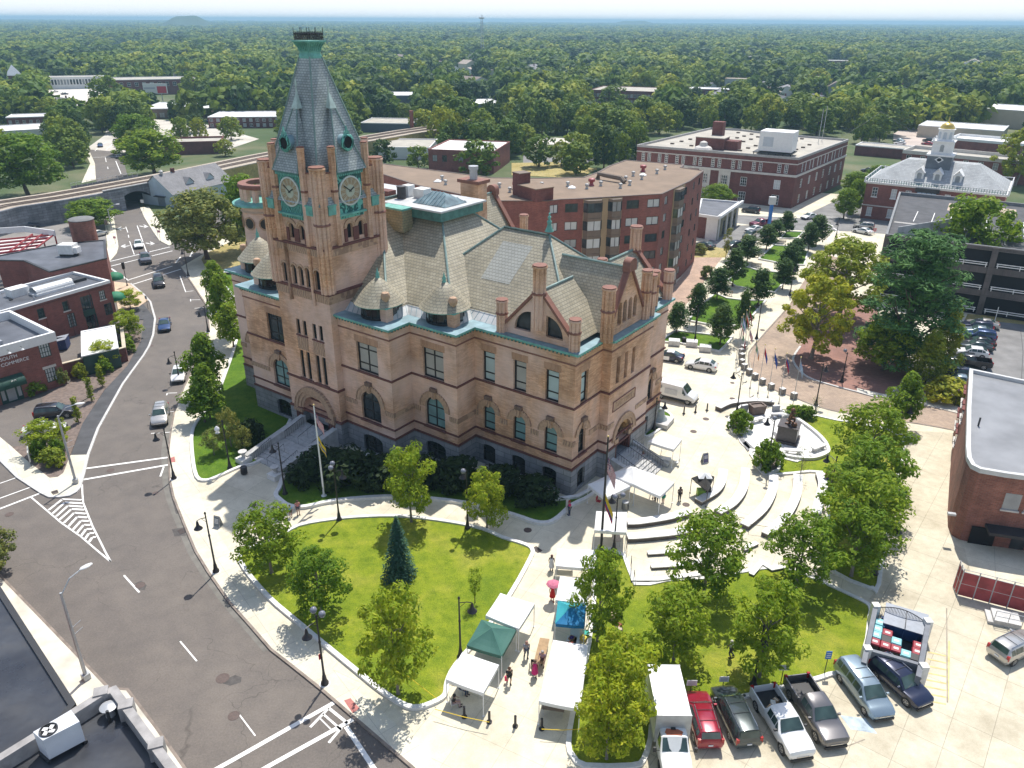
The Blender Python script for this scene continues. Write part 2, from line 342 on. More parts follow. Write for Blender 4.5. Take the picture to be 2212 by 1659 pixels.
for k in ('walk','sit','push','stand'): posemesh(k)
def cm(c_): return mat('cloth_%d_%d_%d'%tuple(int(x*100) for x in c_),c_,.85,.1,6)
def person(label,p,rz,pose,parts,skinm=None,sc=1.0,group=None):
 t=thing('person',label,'person',p,rz,group,sc)
 for nm,c_ in [('body',None)]+list(parts.items()):
  o=bpy.data.objects.new(nm,PM[pose][nm]); C.objects.link(o); o.parent=t
  if nm=='body':
   if skinm: o.material_slots[0].link='OBJECT'; o.material_slots[0].material=skinm
  else: o.material_slots[0].link='OBJECT'; o.material_slots[0].material=cm(c_)
 return t
# ground, streets, pavements, lawns
def sheet(name,pts,z0,z1,m,world=False,sm=False,label=None):
 p=[Vector(q) for q in pts] if world else GL(pts,z1)
 if sm: p=smoothpl(p,4,True)
 return struct(MB().prism(p,z0,z1,m,side=(z1-z0)>.03).obj(name))
gm,gnt,gb=nodes('terrain'); gco=objc(gnt)
gnt.links.new(mixc(gnt,ramp(gnt,noisef(gnt,gco,.012,6,.6),[(.42,(0,0,0)),(.56,(1,1,1))]),(.045,.08,.018),ramp(gnt,noisef(gnt,gco,.05,4),[(.4,(.06,.095,.025)),(.68,(.15,.145,.075))])),gb.inputs['Base Color']); gb.inputs['Roughness'].default_value=.95
struct(MB().prism([(-16000,-400),(16000,-400),(16000,16000),(-16000,16000)],-.2,-.06,gm,side=False).obj('ground'))
RC=[(960,1745),(893,1659),(823,1599),(765,1549),(695,1489),(640,1445),(585,1402),(540,1350),(497,1302),(450,1235),(422,1189),(400,1137),(375,1074),(367,1037),(364,974),(368,937),(376,892),(398,835),(428,775),(447,735),(452,712),(448,662),(425,627),(405,597),(390,577)]
LC=[(107,1072),(128,1072),(150,1069),(163,1062),(172,1052),(180,1024),(190,982),(212,924),(240,874),(265,829),(310,767),(322,747),(331,722),(335,688),(325,652),(310,635),(282,612)]
sheet('road',[(-420,600),(-420,1850),(1120,1850),(960,1745)]+RC[1:]+[(470,530),(520,475),(470,440),(365,530),(332,502),(302,447),(275,378),(265,340),(257,290),(262,255),(236,255),(225,295),(190,319),(205,353),(207,388),(230,440),(241,462),(234,567),(60,560)],0,0.0,ASPH)
MAIN=GL(RC,.12)+GL([(440,548),(500,500),(560,470),(700,440),(1000,425),(1330,412),(1700,412),(2600,470),(2900,1000),(2700,1900)],.12)
struct(MB().prism(MAIN,-.05,.12,PLAZA).obj('pavement'))
struct(MB().wallp(GL(RC,.12),.22,-.02,.13,KERBD).obj('kerb'))
sheet('kerb_strip',[(a-16,b+6) for a,b in RC[6:17]]+RC[6:17][::-1],0,.006,mat('asphalt_gutter',(.17,.16,.14),.9,.2,1))
def walkstrip(pts,z=.128,m=WALK,name='pavement'): return sheet(name,pts,z-.008,z,m)
IN=[(955,1660),(905,1610),(840,1550),(770,1490),(700,1430),(640,1380),(580,1318),(540,1268),(505,1205),(470,1150),(440,1090),(425,1040),(415,985),(415,930),(424,880),(440,830),(462,790)]
walkstrip(RC[1:18]+IN[::-1])
# ---- left block
struct(MB().prism(GL([(-200,850),(-100,890),(0,944),(22,962),(60,996),(107,1032),(125,1030),(137,1021),(150,987),(153,983)]+LC[6:0:-1]+[(107,1072),(87,1062),(37,1029),(0,992),(-100,930),(-200,890)],.12),-.05,.12,WALK).obj('pavement'))
struct(MB().prism(GL([(153,983)]+LC[6:14]+[(300,645),(262,690),(310,690),(305,735),(270,790),(235,829),(178,915)],.10),-.05,.10,ASPH2).obj('path'))
struct(MB().prism(GL([(243,608),(282,612),(310,635),(320,648),(300,662),(255,668)],.12),-.05,.12,mat('concrete_tan',(.55,.42,.30),.9,.15,1)).obj('pavement'))
struct(MB().wallp(GL([(0,992),(37,1029),(87,1062)]+LC[:3]+LC[3:],.13),.30,-.02,.15,KERB).obj('kerb'))
struct(MB().prism(GL([(25,965),(60,996),(107,1032),(125,1030),(137,1021),(150,987),(178,915),(232,832),(215,830),(200,850),(182,872),(150,925),(100,955),(60,962)],.1),-.05,.11,MULCH).obj('planting_bed'))
struct(MB().prism(GL([(95,910),(150,880),(230,838),(275,790),(305,735),(300,705),(268,712),(270,770),(215,800),(140,830),(90,860)],.1),-.05,.107,MULCH).obj('planting_bed'))
sheet('pavement',[(222,450),(241,462),(247,477),(256,532),(252,547),(234,567),(228,567),(232,530)],-.05,.12,WALK)
sheet('pavement',[(302,447),(312,470),(332,502),(345,520),(365,530),(372,527),(345,480),(322,447)],-.05,.12,WALK)
sheet('pavement',[(176,395),(207,388),(205,353),(190,319),(180,322),(195,353)],-.05,.12,WALK)
sheet('pavement',[(-250,1050),(0,1243),(37,1282),(71,1316),(122,1365),(159,1407),(198,1450),(235,1486),(275,1489),(340,1575),(399,1659),(470,1760),(300,1850),(-300,1850)],-.05,.12,mat('concrete_white',(.60,.57,.48),.85,.25,.4))
struct(MB().wallp(GL([(-250,1050),(0,1243),(71,1316),(159,1407),(235,1486),(275,1489),(340,1575),(399,1659),(470,1760)],.12),.2,-.02,.135,KERBD).obj('kerb'))
# ---- lawns with granite kerbs
def lawn(pts,m=GRASS,sm=3,kerb=True,z=.2,kw=.38,kh=.34,km=GRANW,skip=()):
 p=GL(pts,.2); p=smoothpl(p,sm,True) if sm>1 else p
 struct(MB().prism(p,.05,z,m).obj('lawn'))
 if kerb:
  struct(MB().wallp(p,kw,.05,kh,km,True).obj('kerb'))
OVAL=[(600,1162),(645,1136),(723,1122),(798,1116),(873,1116),(973,1128),(1043,1143),(1085,1161),(1135,1177),(1150,1189),(1145,1208),(1105,1280),(1050,1360),(985,1437),(966,1475),(962,1500),(945,1514),(903,1529),(868,1521),(823,1492),(773,1452),(698,1390),(638,1340),(580,1290),(528,1228),(520,1198),(550,1180)]
lawn(OVAL,sm=3)
lawn([(604,1080),(596,1070),(604,1055),(640,1000),(800,985),(1000,1010),(1200,1080),(1300,1046),(1276,1072),(1235,1093),(1207,1118),(1185,1130),(1155,1129),(1110,1114),(1023,1091),(923,1078),(835,1074),(723,1083),(660,1096),(625,1094)],m=GRASS2,kw=.45,kh=.42)
RL=[(1290,1185),(1348,1200),(1372,1262),(1440,1254),(1520,1249),(1600,1236),(1680,1225),(1735,1240),(1782,1260),(1832,1283),(1872,1303),(1881,1316),(1879,1332),(1860,1432),(1792,1457),(1750,1470),(1607,1505),(1522,1515),(1420,1545),(1405,1597),(1390,1642),(1365,1654),(1265,1654),(1238,1634),(1228,1609),(1236,1547),(1256,1472),(1272,1392),(1277,1347),(1283,1300),(1285,1240)]
lawn(RL,sm=2,kw=.36,kh=.3)
lawn([(1732,900),(1807,908),(1880,920),(1952,946),(1938,1030),(1918,1120),(1898,1262),(1885,1270),(1868,1266),(1803,1236),(1775,1185),(1790,1110),(1782,1060),(1774,1020),(1715,1022),(1650,1024),(1632,996),(1622,972),(1690,990),(1740,990)],sm=2,kw=.34,kh=.3)
lawn([(425,1030),(416,985),(415,935),(430,905),(462,870),(490,800),(510,740),(520,690),(505,640),(470,600),(500,590),(560,640),(600,720),(640,850),(600,960),(556,998),(520,1008),(470,1030),(445,1038)],m=GRASS2,sm=3)
lawn([(470,590),(435,560),(470,535),(540,510),(590,520),(560,560),(520,590)],m=DRYGR,kerb=False)
lawn([(1398,886),(1425,884),(1444,892),(1451,900),(1447,910),(1412,936),(1392,942),(1388,915)],m=GRASS2,sm=2,kw=.3,kh=.3)
for P in ([(1427,739),(1440,728),(1458,715),(1520,722),(1582,730),(1568,746),(1554,760),(1515,752),(1470,742)],
   [(1486,693),(1510,666),(1545,634),(1570,645),(1612,650),(1654,650),(1632,675),(1610,700),(1570,706),(1532,702)],
   [(1572,606),(1606,575),(1641,586),(1711,591),(1692,612),(1674,632),(1640,628),(1589,619)],
   [(1639,560),(1671,530),(1711,533),(1745,545),(1737,573),(1700,572),(1670,566)],
   [(1685,516),(1699,500),(1736,502),(1722,515)]): lawn(P,m=GRASS2,sm=1,kw=.3,kh=.4)
# ---- brick surfaces on the right
BR=[(1775,545),(1698,669),(1632,743),(1617,769),(1626,809),(1667,839),(1711,857),(1798,887),(1981,915),(2075,932),(2320,990),(2320,950),(2073,892),(1981,870),(1903,857),(1851,846),(1790,830),(1746,815),(1724,796),(1713,774),(1729,748),(1790,650),(1850,570)]
sheet('brick_road',BR,.122,.128,BRICKRD)
PZ=[(1729,748),(1713,774),(1724,796),(1746,815),(1790,830),(1851,846),(1903,857),(1945,835),(1975,800),(1920,720),(1880,640),(1800,640)]
sheet('brick_plaza',PZ,.1,.2,BRICKPL)
struct(MB().wallp(smoothpl(GL(PZ[:8],.2),3),.3,.1,.26,KERB).obj('kerb'))
struct(MB().wallp(smoothpl(GL(BR[1:10],.13),3),.25,.1,.17,KERBD).obj('kerb'))
sheet('pavement',[(1851,838),(1903,850),(1985,862),(2070,880),(2072,893),(1981,871),(1903,858),(1851,847)],.1,.21,WALKD)
sheet('brick_walk',[(1500,545),(1565,550),(1530,595),(1500,640),(1440,700),(1408,722),(1380,700),(1470,600),(1492,570)],.122,.127,BRICKWK)
sheet('dry_grass',[(1503,528),(1575,538),(1568,556),(1500,556)],.1,.135,DRYGR)
sheet('street',[(1440,450),(1592,464),(1727,471),(1737,466),(1810,431),(1850,408),(1885,400),(1862,435),(1865,470),(2100,490),(2100,520),(1840,500),(1712,497),(1660,491),(1560,478),(1440,468)],.122,.127,ASPH3)
sheet('parking_lot',[(1500,548),(1606,552),(1660,497),(1640,486),(1590,487),(1530,520),(1500,525)],.122,.13,ASPH3)
sheet('parking_lot',[(2030,860),(2048,770),(2085,688),(2150,692),(2400,720),(2500,1000),(2074,880)],.122,.13,ASPH3)
sheet('dry_grass',[(2085,690),(2090,678),(2400,700),(2400,722),(2150,694)],.1,.15,DRYGR)
# ---- alley and parking court on the right
sheet('alley',[(1966,930),(2076,936),(2062,1100),(2100,1250),(2500,1250),(2500,1900),(1150,1850),(1246,1700),(1265,1658),(1365,1658),(1394,1644),(1408,1597),(1424,1549),(1522,1518),(1607,1508),(1750,1473),(1795,1460),(1862,1434),(1882,1332),(1884,1314),(1872,1300),(1905,1262),(1924,1114),(1942,1030)],.122,.128,ALLEY)
# ---- far streets, lots
sheet('street',[(185,322),(225,293),(240,255),(262,255),(420,262),(560,300),(470,330),(300,300),(280,330)],-.03,.02,mat('concrete_lot',(.52,.48,.42),.9,.15,.1))
sheet('parking_lot',[(-200,470),(0,470),(232,470),(228,560),(90,560),(-200,600)],0,.01,mat('asphalt_yard',(.23,.215,.20),.9,.2,.2))
sheet('yard',[(100,195),(155,185),(215,195),(235,215),(180,232),(120,215)],-.03,.02,mat('concrete_lot2',(.62,.58,.52),.9,.15,.1))
sheet('yard',[(1130,305),(1180,296),(1240,300),(1235,312),(1140,312)],-.03,.02,mat('gravel_lot',(.60,.56,.50),.9,.15,.1))
sheet('street',[(1130,335),(1190,340),(1260,335),(1320,345),(1130,372)],-.03,.02,ASPH3)
sheet('dry_grass',[(1105,352),(1200,350),(1290,365),(1250,385),(1105,378)],-.03,.05,DRYGR)
sheet('parking_lot',[(1930,285),(1990,270),(2060,280),(2060,330),(1930,330)],-.03,.02,mat('lot_pink',(.48,.40,.35),.9,.15,.1))
# painted markings
def marks(segs,w=.15,z=.012,m=PAINT,name='road_marking'):
 mb=MB()
 for s in segs:
  a=G(s[0],s[1],z); b=G(s[2],s[3],z); t=(b-a).normalized()*1; nn=Vector((-t.y,t.x,0))*(s[4] if len(s)>4 else w)/2
  mb.add([a-nn,b-nn,b+nn,a+nn],[(0,1,2,3)],m)
 return struct(mb.obj(name))
q=lambda *a:[(x/4,774.2+y/4) for x,y in a]
def chain(pts,w): return [(pts[i][0],pts[i][1],pts[i+1][0],pts[i+1][1],w) for i in range(len(pts)-1)]
S=chain(q((710,1090),(712,1170),(720,1250),(800,1450),(905,1659)),.16)+chain([(226,1189),(239,1213),(210,1189)],.16)+chain(q((270,1200),(400,1310),(530,1420),(700,1540),(840,1659)),.16)+chain(q((530,1215),(705,1222)),.22)
for a in (((420,1310),(540,1215)),((455,1340),(560,1243),(715,1252)),((485,1365),(588,1272),(720,1281)),((515,1392),(618,1301),(732,1307)),((550,1422),(642,1333),(742,1341)),((590,1452),(668,1368),(755,1374)),((628,1482),(700,1402),(770,1404)),((662,1510),(724,1437),(785,1438)),((697,1538),(745,1474),(800,1472)),((733,1562),(770,1510),(815,1508)),((768,1588),(797,1546),(830,1542))): S+=chain(q(*a),.27)
marks(S)
marks([(185,1012,362,988,.3),(180,1036,363,1004,.3),(0,1044,40,1030,.14),(-60,1098,72,1050,.16),(-60,1122,90,1064,.26)])
F3=lambda *a:[(497.7+x/4,1271.9+y/4) for x,y in a]
S=chain(F3((-300,1655),(0,1490),(900,980)),.34)+chain(F3((150,1640),(300,1548),(1070,1122)),.34)+chain(F3((850,1030),(1010,1160)),.22)+chain(F3((800,1080),(960,1220)),.16)+chain(F3((1000,1190),(1120,1370),(1245,1560),(1300,1640)),.34)+chain(F3((850,1030),(690,1195)),.2)+chain(F3((960,1200),(850,1330)),.2)+chain(F3((775,1120),(870,1215)),.1)+chain(F3((80,1090),(215,1270)),.1)
marks(S)
marks([(267.7,1242.7,301,1279.5,.16),(389,1385,425,1428,.12)])
K=lambda *a:[(x/4,414.75+y/4) for x,y in a]
S=[]
for a,w in ((((940,602),(1470,474)),.3),(((960,640),(1490,508)),.3),(((1100,762),(1490,640)),.3),(((1150,797),(1570,664)),.3),(((1087,300),(1105,350)),.15),(((1120,425),(1160,540)),.15),(((1108,370),(1114,395)),.15),(((1185,290),(1265,515)),.18),(((960,660),(1010,695)),.3),(((1030,705),(1110,765)),.3),(((1555,725),(1605,865)),.15),(((1605,862),(1672,853)),.15),(((1645,932),(1730,930)),.15),(((1645,925),(1648,945)),.15),(((1680,1005),(1760,998)),.15),(((1520,610),(1560,560)),.3),(((1640,560),(1670,505)),.3),(((1230,160),(1275,265)),.15),(((970,190),(985,220)),.12)): S+=chain(K(*a),w)
marks(S)
S=[]
for (x,y,d) in ((1050,315,-1),(1085,467,-1),(1240,297,1),(1295,444,1)):
 S+=chain(K((x-35*d,y-4),(x+5*d,y+4)),.35)+chain(K((x+2*d,y-14),(x+38*d,y+2)),.25)+chain(K((x+2*d,y+14),(x+38*d,y+2)),.25)+chain(K((x+2*d,y),(x+30*d,y+2)),.8)
marks(S)
marks(chain(q((1440,318),(1445,300),(1530,297)),.14)+chain(q((1305,648),(1470,637)),.14)+chain(q((1460,462),(1510,458)),.12)+chain(q((1590,85),(1660,75)),.12)+chain(q((1415,935),(1385,1020)),.18))
S=[]
Z=lambda *a:[(x/4,27.65+y/4) for x,y in a]
for a,w in ((((770,1250),(1045,1240)),.4),(((820,1195),(860,1145)),.2),(((915,1185),(1000,1110)),.2),(((880,1140),(920,1115)),.2),(((1000,1280),(1045,1390)),.25),(((910,1250),(918,1290)),.2),(((930,1330),(934,1350)),.2),(((940,1170),(990,1172)),.3),(((990,1140),(1030,1140)),.3)): S+=chain(Z(*a),w)
marks(S,z=.03)
W=lambda *a:[(1659+x*.2833,1188.9+y*.2833) for x,y in a]
S=chain(W((1382,690),(1372,1140)),.14)
for k in range(8): S+=chain(W((1222-k*6,775+k*52),(1372-k*2,808+k*52)),.14)
marks(S,z=.14,m=YELLOWP)
marks(chain(W((1362,440),(1368,1160)),.10)+chain(W((610,1490),(740,1440)),.08),z=.142,m=mat('joint_dark',(.32,.28,.22),.9,.2,2))
S=[]
for k in range(11): S.append((2150-k*1.2,708+k*9.6,2140-k*1.8,706.5+k*9.6,.12))
marks(S,z=.14)
S=chain([(2205,715),(2210,760),(2205,840)],.1)
marks(S,z=.141,m=mat('crack_seal',(.10,.10,.10),.9,0))
marks([(1780,478,1800,489,.4),(1735,467,1830,470,.25),(1800,492,1812,500,.3)],z=.135)
struct(MB().add([G(1815,1545,.134),G(1870,1552,.134),G(1895,1585,.134),G(1838,1575,.134)],[(0,1,2,3)],mat('bay_blue',(.42,.50,.56),.85,.3,2)).obj('road_marking'))
for P in ([(743,1513),(757,1508),(777,1530),(762,1541)],[(367,989),(377,986),(379,998),(369,999)]):
 struct(MB().prism(GL(P,.132),.13,.134,mat('tactile_red',(.42,.16,.14),.9,.15,3)).obj('ramp'))
for P in ([(371,1143),(397,1139),(402,1157),(377,1159)],[(490,1466),(508,1458),(522,1463),(520,1474),(497,1481),(481,1476)],[(292,1260),(305,1254),(317,1264),(312,1275),(300,1274)],[(370,1030),(380,1074),(392,1110),(380,1110),(366,1060),(363,1030)]):
 sheet('asphalt_patch',P,.004,.008,mat('asphalt_patch',(.088,.08,.075),.9,.25,2))
# facade kit
def loop_hole(h):
 """outline (s,z) of a window opening: s = centre, w, z0, z1 top; arch: 0 flat, 1 round, 2 segmental"""
 s,w,z0,z1=h['s'],h['w'],h['z0'],h['z1']; a=h.get('arch',0); r=w/2
 if a==0: return [(s-r,z0),(s+r,z0),(s+r,z1),(s-r,z1)]
 if a==1: return [(s-r,z0),(s+r,z0)]+[(s+r*math.cos(t),z1-r+r*math.sin(t)) for t in [PI*k/10 for k in range(11)]]
 if a in(3,4):
  g=-1 if a==3 else 1; q=[(s-g*r,z0),(s+g*r,z0)]+[(s-g*r+w*g*math.cos(t),z0+(z1-z0)*math.sin(t)) for t in [PI/2*k/8 for k in range(1,9)]]; return q if g>0 else q[::-1]
 c=.18*w; return [(s-r,z0),(s+r,z0)]+[(s+r*math.cos(t),z1-c+c*math.sin(t)) for t in [PI*k/8 for k in range(9)]]
def facade(mb,m,o,dx,L,z0,z1,holes=(),depth=.35,mrev=None,top=None):
 """upright wall face with real openings; outward normal to the right of dx. top: list of (s,z) replacing the flat top"""
 dx=Vector(dx).normalized(); T=frame((o[0],o[1],0),dx,(dx.y,-dx.x))
 outer=[(0,z0),(L,z0)]+(list(top) if top else [(L,z1),(0,z1)])
 loops=[[Vector((s,0,z)) for s,z in outer]]
 for h in holes: loops.append([Vector((s,0,z)) for s,z in loop_hole(h)])
 flat=[p for l in loops for p in l]
 tr=tessellate_polygon([[Vector((p.x,p.z,0)) for p in l] for l in loops]); fs=[]
 for t in tr:
  a,b,c=[flat[i] for i in t]; s=(b.x-a.x)*(c.z-a.z)-(b.z-a.z)*(c.x-a.x)
  if abs(s)<1e-9: continue
  fs.append(t if s>0 else (t[0],t[2],t[1]))
 mb.add(flat,fs,m,T)
 for h in holes:
  lp=loop_hole(h); n=len(lp); d=h.get('d',depth)
  mb.add([(s,0,z) for s,z in lp]+[(s,-d,z) for s,z in lp],[(i,n+i,n+(i+1)%n,(i+1)%n) for i in range(n)],mrev or m,T)
 return T
def win_geo(T,h,mf,mg,depth=.35,fw=.12,mull=(1,0),sill=None,msill=None):
 """frame mesh + glass mesh for one opening, in the wall's frame"""
 lp=loop_hole(h); d=h.get('d',depth); n=len(lp); s,w,z0,z1=h['s'],h['w'],h['z0'],h['z1']; zc=(z0+z1)/2
 f=MB(); g=MB()
 k=[(s+(a-s)*(1-2*fw/w),zc+(b-zc)*(1-2*fw/(z1-z0))) for a,b in lp]
 yb,yf=-d+.005,-d+.09
 f.add([(a,yf,b) for a,b in lp]+[(a,yf,b) for a,b in k]+[(a,yb,b) for a,b in k],[(i,(i+1)%n,n+(i+1)%n,n+i) for i in range(n)]+[(n+i,n+(i+1)%n,2*n+(i+1)%n,2*n+i) for i in range(n)],mf,T)
 vs,hs=mull; b0=z0+fw
 arch=h.get('arch',0); ztop=(z1-w/2) if arch==1 else z1-fw
 for i in range(vs):
  x=s-w/2+w*(i+1)/(vs+1); zt=z1-fw*.7 if arch!=1 else z1-.12-abs(x-s)*.6
  f.box(x-fw*.42,yb,b0,x+fw*.42,yf-.015,zt,mf,T)
 if isinstance(hs,int): hs=[(i+1)/(hs+1) for i in range(hs)]
 for q_ in hs:
  z=z0+(z1-z0)*q_; f.box(s-w/2+fw,yb,z-fw*.36,s+w/2-fw,yf-.02,z+fw*.36,mf,T)
 g.add([(a,-d+.02,b) for a,b in lp],[tuple(range(n))],mg,T)
 if sill: f.box(s-w/2-.12,-.02,z0-.18,s+w/2+.12,sill,z0-.003,msill or mf,T)
 return f,g
def window(T,h,parent,mf,mg,name='window',**k):
 f,g=win_geo(T,h,mf,mg,**k); o=f.obj(name,parent); g.obj('pane',o); return o
def belt(mb,pl,z0,z1,out,m,closed=True,back=.06,mt=None,zt=None):
 """moulding run round a plan polygon (outside to the right of travel)"""
 P=[Vector(p) for p in pl]; A=offs(P,-out,closed); B=offs(P,back,closed); n=len(P)
 vs=[(p.x,p.y,z0) for p in A]+[(p.x,p.y,z1) for p in A]+[(p.x,p.y,z1) for p in B]+[(p.x,p.y,z0) for p in B]
 fs=[];ft=[]
 for i in range(n if closed else n-1):
  j=(i+1)%n; fs+=[(i,j,n+j,n+i),(3*n+i,3*n+j,j,i)]; ft.append((n+i,n+j,2*n+j,2*n+i))
 mb.add(vs,fs,m); mb.add(vs,ft,mt or m)
def archring(mb,T,s,z,r0,r1,y0,y1,m,n=14,a0=0,a1=PI):
 vs=[];fs=[]
 for i in range(n+1):
  t=a0+(a1-a0)*i/n
  for r,y in ((r0,y0),(r0,y1),(r1,y1),(r1,y0)): vs.append((s+r*math.cos(t),y,z+r*math.sin(t)))
 for i in range(n):
  for k in range(4): fs.append((i*4+k,i*4+(k+1)%4,(i+1)*4+(k+1)%4,(i+1)*4+k))
 fs+=[(0,1,2,3)[::-1],tuple(n*4+k for k in range(4))]
 mb.add(vs,fs,m,T)
# hall materials
HB=brickmat('buff_brick',(.50,.265,.135),(.72,.43,.25),(.55,.36,.25),.62,.13,.012,.26,stcol=(.74,.55,.47),bst=.3,sc=.35,bias=-.1,stsc=.11,sta=.8)
HG=brickmat('granite_block',(.235,.245,.26),(.33,.335,.345),(.15,.155,.165),1.7,.62,.03,.22,bst=.5)
HS=mat('brownstone',(.135,.05,.04),.8,.2,2)
HS2=mat('brown_coping',(.215,.095,.068),.75,.15,2)
TERRA=mat('terracotta',(.44,.29,.19),.8,.2,3)
def m_orn(name,a,b_,sc):
 if name in MATS: return MATS[name]
 m,nt,b=nodes(name); v=nd(nt,'ShaderNodeTexVoronoi',Scale=sc,feature='SMOOTH_F1'); w=nd(nt,'ShaderNodeTexWave',Scale=sc*.45,Distortion=9.0,Detail=2.0); co=objc(nt); nt.links.new(co,w.inputs['Vector'])
 nt.links.new(ramp(nt,w.outputs['Fac'],[(.3,a),(.7,b_)]),b.inputs['Base Color']); b.inputs['Roughness'].default_value=.7; bump(nt,b,w.outputs['Fac'],.8,.06); MATS[name]=m; return m
ORN=m_orn('carved_stone',(.30,.19,.125),(.47,.31,.20),2.2)
CUORN=m_orn('copper_scroll',(.02,.10,.09),(.13,.42,.34),3.2)
COP=mat('verdigris',(.13,.36,.30),.6,.28,1.6)
COPD=mat('verdigris_dark',(.06,.17,.15),.6,.35,1.4)
COPR=mat('copper_ridge',(.17,.25,.23),.6,.2,1.2)
LEAD=mat('lead_gutter',(.20,.31,.35),.5,.25,.8)
LEADL=mat('lead_light',(.47,.48,.48),.5,.2,.8)
def m_slate(name,c1,c2,mo,stain,bw=.52,bh=.30):
 m=brickmat(name,c1,c2,mo,bw,bh,.03,stain,.6,None,.5); return m
SLATE=m_slate('roof_slate',(.335,.30,.21),(.415,.375,.275),(.22,.20,.155),.16,.42,.26)
SPIRE=m_slate('spire_slate',(.30,.34,.34),(.42,.46,.45),(.19,.21,.21),.2,.42,.24)
SLPALE=m_slate('slate_patch',(.34,.345,.31),(.39,.39,.35),(.24,.24,.21),.06,.42,.26)
GL1=glassmat('hall_glass',(.02,.026,.028),.1); GL2=glassmat('hall_glass_dark',(.008,.01,.01),.12)
for g_ in (GL1,GL2): g_.node_tree.nodes['Principled BSDF'].inputs['Specular IOR Level'].default_value=.45
GLB=mat('window_blind',(.40,.50,.49),.4,.1,.6,spec=.6); GLB2=mat('window_shade',(.36,.35,.31),.35,.12,.6,spec=.6); GLT=mat('window_teal',(.16,.28,.28),.25,.2,.7,spec=.7)
FR=mat('dark_frame',(.012,.011,.012),.4,0)
# the brick hall with its clock tower
HO=G(1245.1,762.4,16.3); HA=R(-36); HALL=thing('city_hall','large buff brick civic hall with a tall clock tower, slate roofs and green copper gutters','city hall',(HO.x,HO.y,0),HA)
def hall(x,y,z=0): return HALL.matrix_basis@Vector((x,y,z))
HALL.matrix_basis  # local frame: x along the street front, y into the building
PLAN=[(-49.5,8),(-49.5,-3),(-43.1,-3),(-43.1,-6.1),(-18.9,-6.1),(-18.9,-3),(-12.5,-3),(-12.5,0),(0,0),(0,5.2),(1.04,5.2),(1.04,14.2),(0,14.2),(0,20),(-12.5,20),(-12.5,23),(-18.9,23),(-18.9,26.1),(-43.1,26.1),(-43.1,23),(-49.5,23)]
wl=MB(); gr=MB(); EZ=16.2
def bays(c,w,basw=None,w2=None):
 return [dict(s=c,w=w2 or w,z0=10.33,z1=13.75,k='rect'),dict(s=c,w=w,z0=4.5,z1=4.5+3.05 if w<2 else 8.15,arch=1,k='arch'),],[dict(s=c,w=basw or w,z0=.45,z1=2.7,arch=2,k='base')]
WB={}
def edge(i): 
 a=Vector(PLAN[i]); b=Vector(PLAN[(i+1)%len(PLAN)]); return a,b,(b-a).normalized(),(b-a).length
hs={i:([],[]) for i in range(len(PLAN))}
def put(i,c,w,basw=None,w2=None):
 a,b=bays(c,w,basw,w2); hs[i][0].extend(a); hs[i][1].extend(b)
for c in (1.9,5.9,9.85): put(7,c,1.62,1.78)
put(5,3.2,2.8,2.85,2.9); put(3,20.75,2.95,3.0,3.15); put(3,5.6,3.0,3.0,3.1); put(1,3.2,2.8,2.85,2.9)
put(8,1.85,1.35,1.5)
hs[12][0].extend([dict(s=.55,w=.75,z0=10.5,z1=14.1,k='slit'),dict(s=2.9,w=1.3,z0=4.5,z1=7.5,arch=1,k='arch')]); hs[12][1].append(dict(s=2.0,w=1.5,z0=.45,z1=2.7,arch=2,k='base'))
for c in (1.55,3.25,4.85): hs[10][0].append(dict(s=c,w=.72,z0=10.9,z1=13.9,k='slit',d=.7))
hs[10][0].append(dict(s=3.75,w=3.5,z0=3.31,z1=5.7,arch=1,k='void',d=2.4)); hs[10][1].append(dict(s=3.75,w=3.5,z0=1.6,z1=3.29,k='void',d=2.4))
glz=[GL1,GLB2,GLB,GL2,GLT]
WIN=[]; BANDS=[]
for i in range(len(PLAN)):
 a,b,d,L=edge(i); T=facade(wl,HB,a,d,L,3.3,EZ,hs[i][0],mrev=HB)
 T2=facade(gr,HG,a+Vector((d.y,-d.x))*.10-d*.1,d,L+.2,-1.2,3.3,[dict(h,s=h['s']+.1) for h in hs[i][1]],mrev=HG)
 cuts=sorted([(h['s']-h['w']/2-.7,h['s']+h['w']/2+.7) for h in hs[i][0] if h['k'] in('arch','void')]); x=-.06
 for c0,c1 in cuts+[(L+.06,0)]:
  if c0-x>.1: BANDS.append((T,x,c0))
  x=c1
 for h in hs[i][0]: WIN.append((i,T,h))
 for h in hs[i][1]: WIN.append((i,T2,dict(h,s=h['s']+.1)))
WALL=wl.obj('wall',HALL); gr.obj('granite_base',HALL)
trim=MB(); orn=MB()
belt(trim,PLAN,3.2,3.42,.14,HS); belt(trim,PLAN,4.32,4.5,.12,HS); belt(trim,PLAN,10.15,10.36,.12,HS); belt(trim,PLAN,14.85,15.0,.06,HS2)
belt(orn,PLAN,15.75,16.0,.12,TERRA)
for T,x0,x1 in BANDS: orn.box(x0,-.02,5.95,x1,.075,6.5,ORN,T)
rr=random.Random(3)
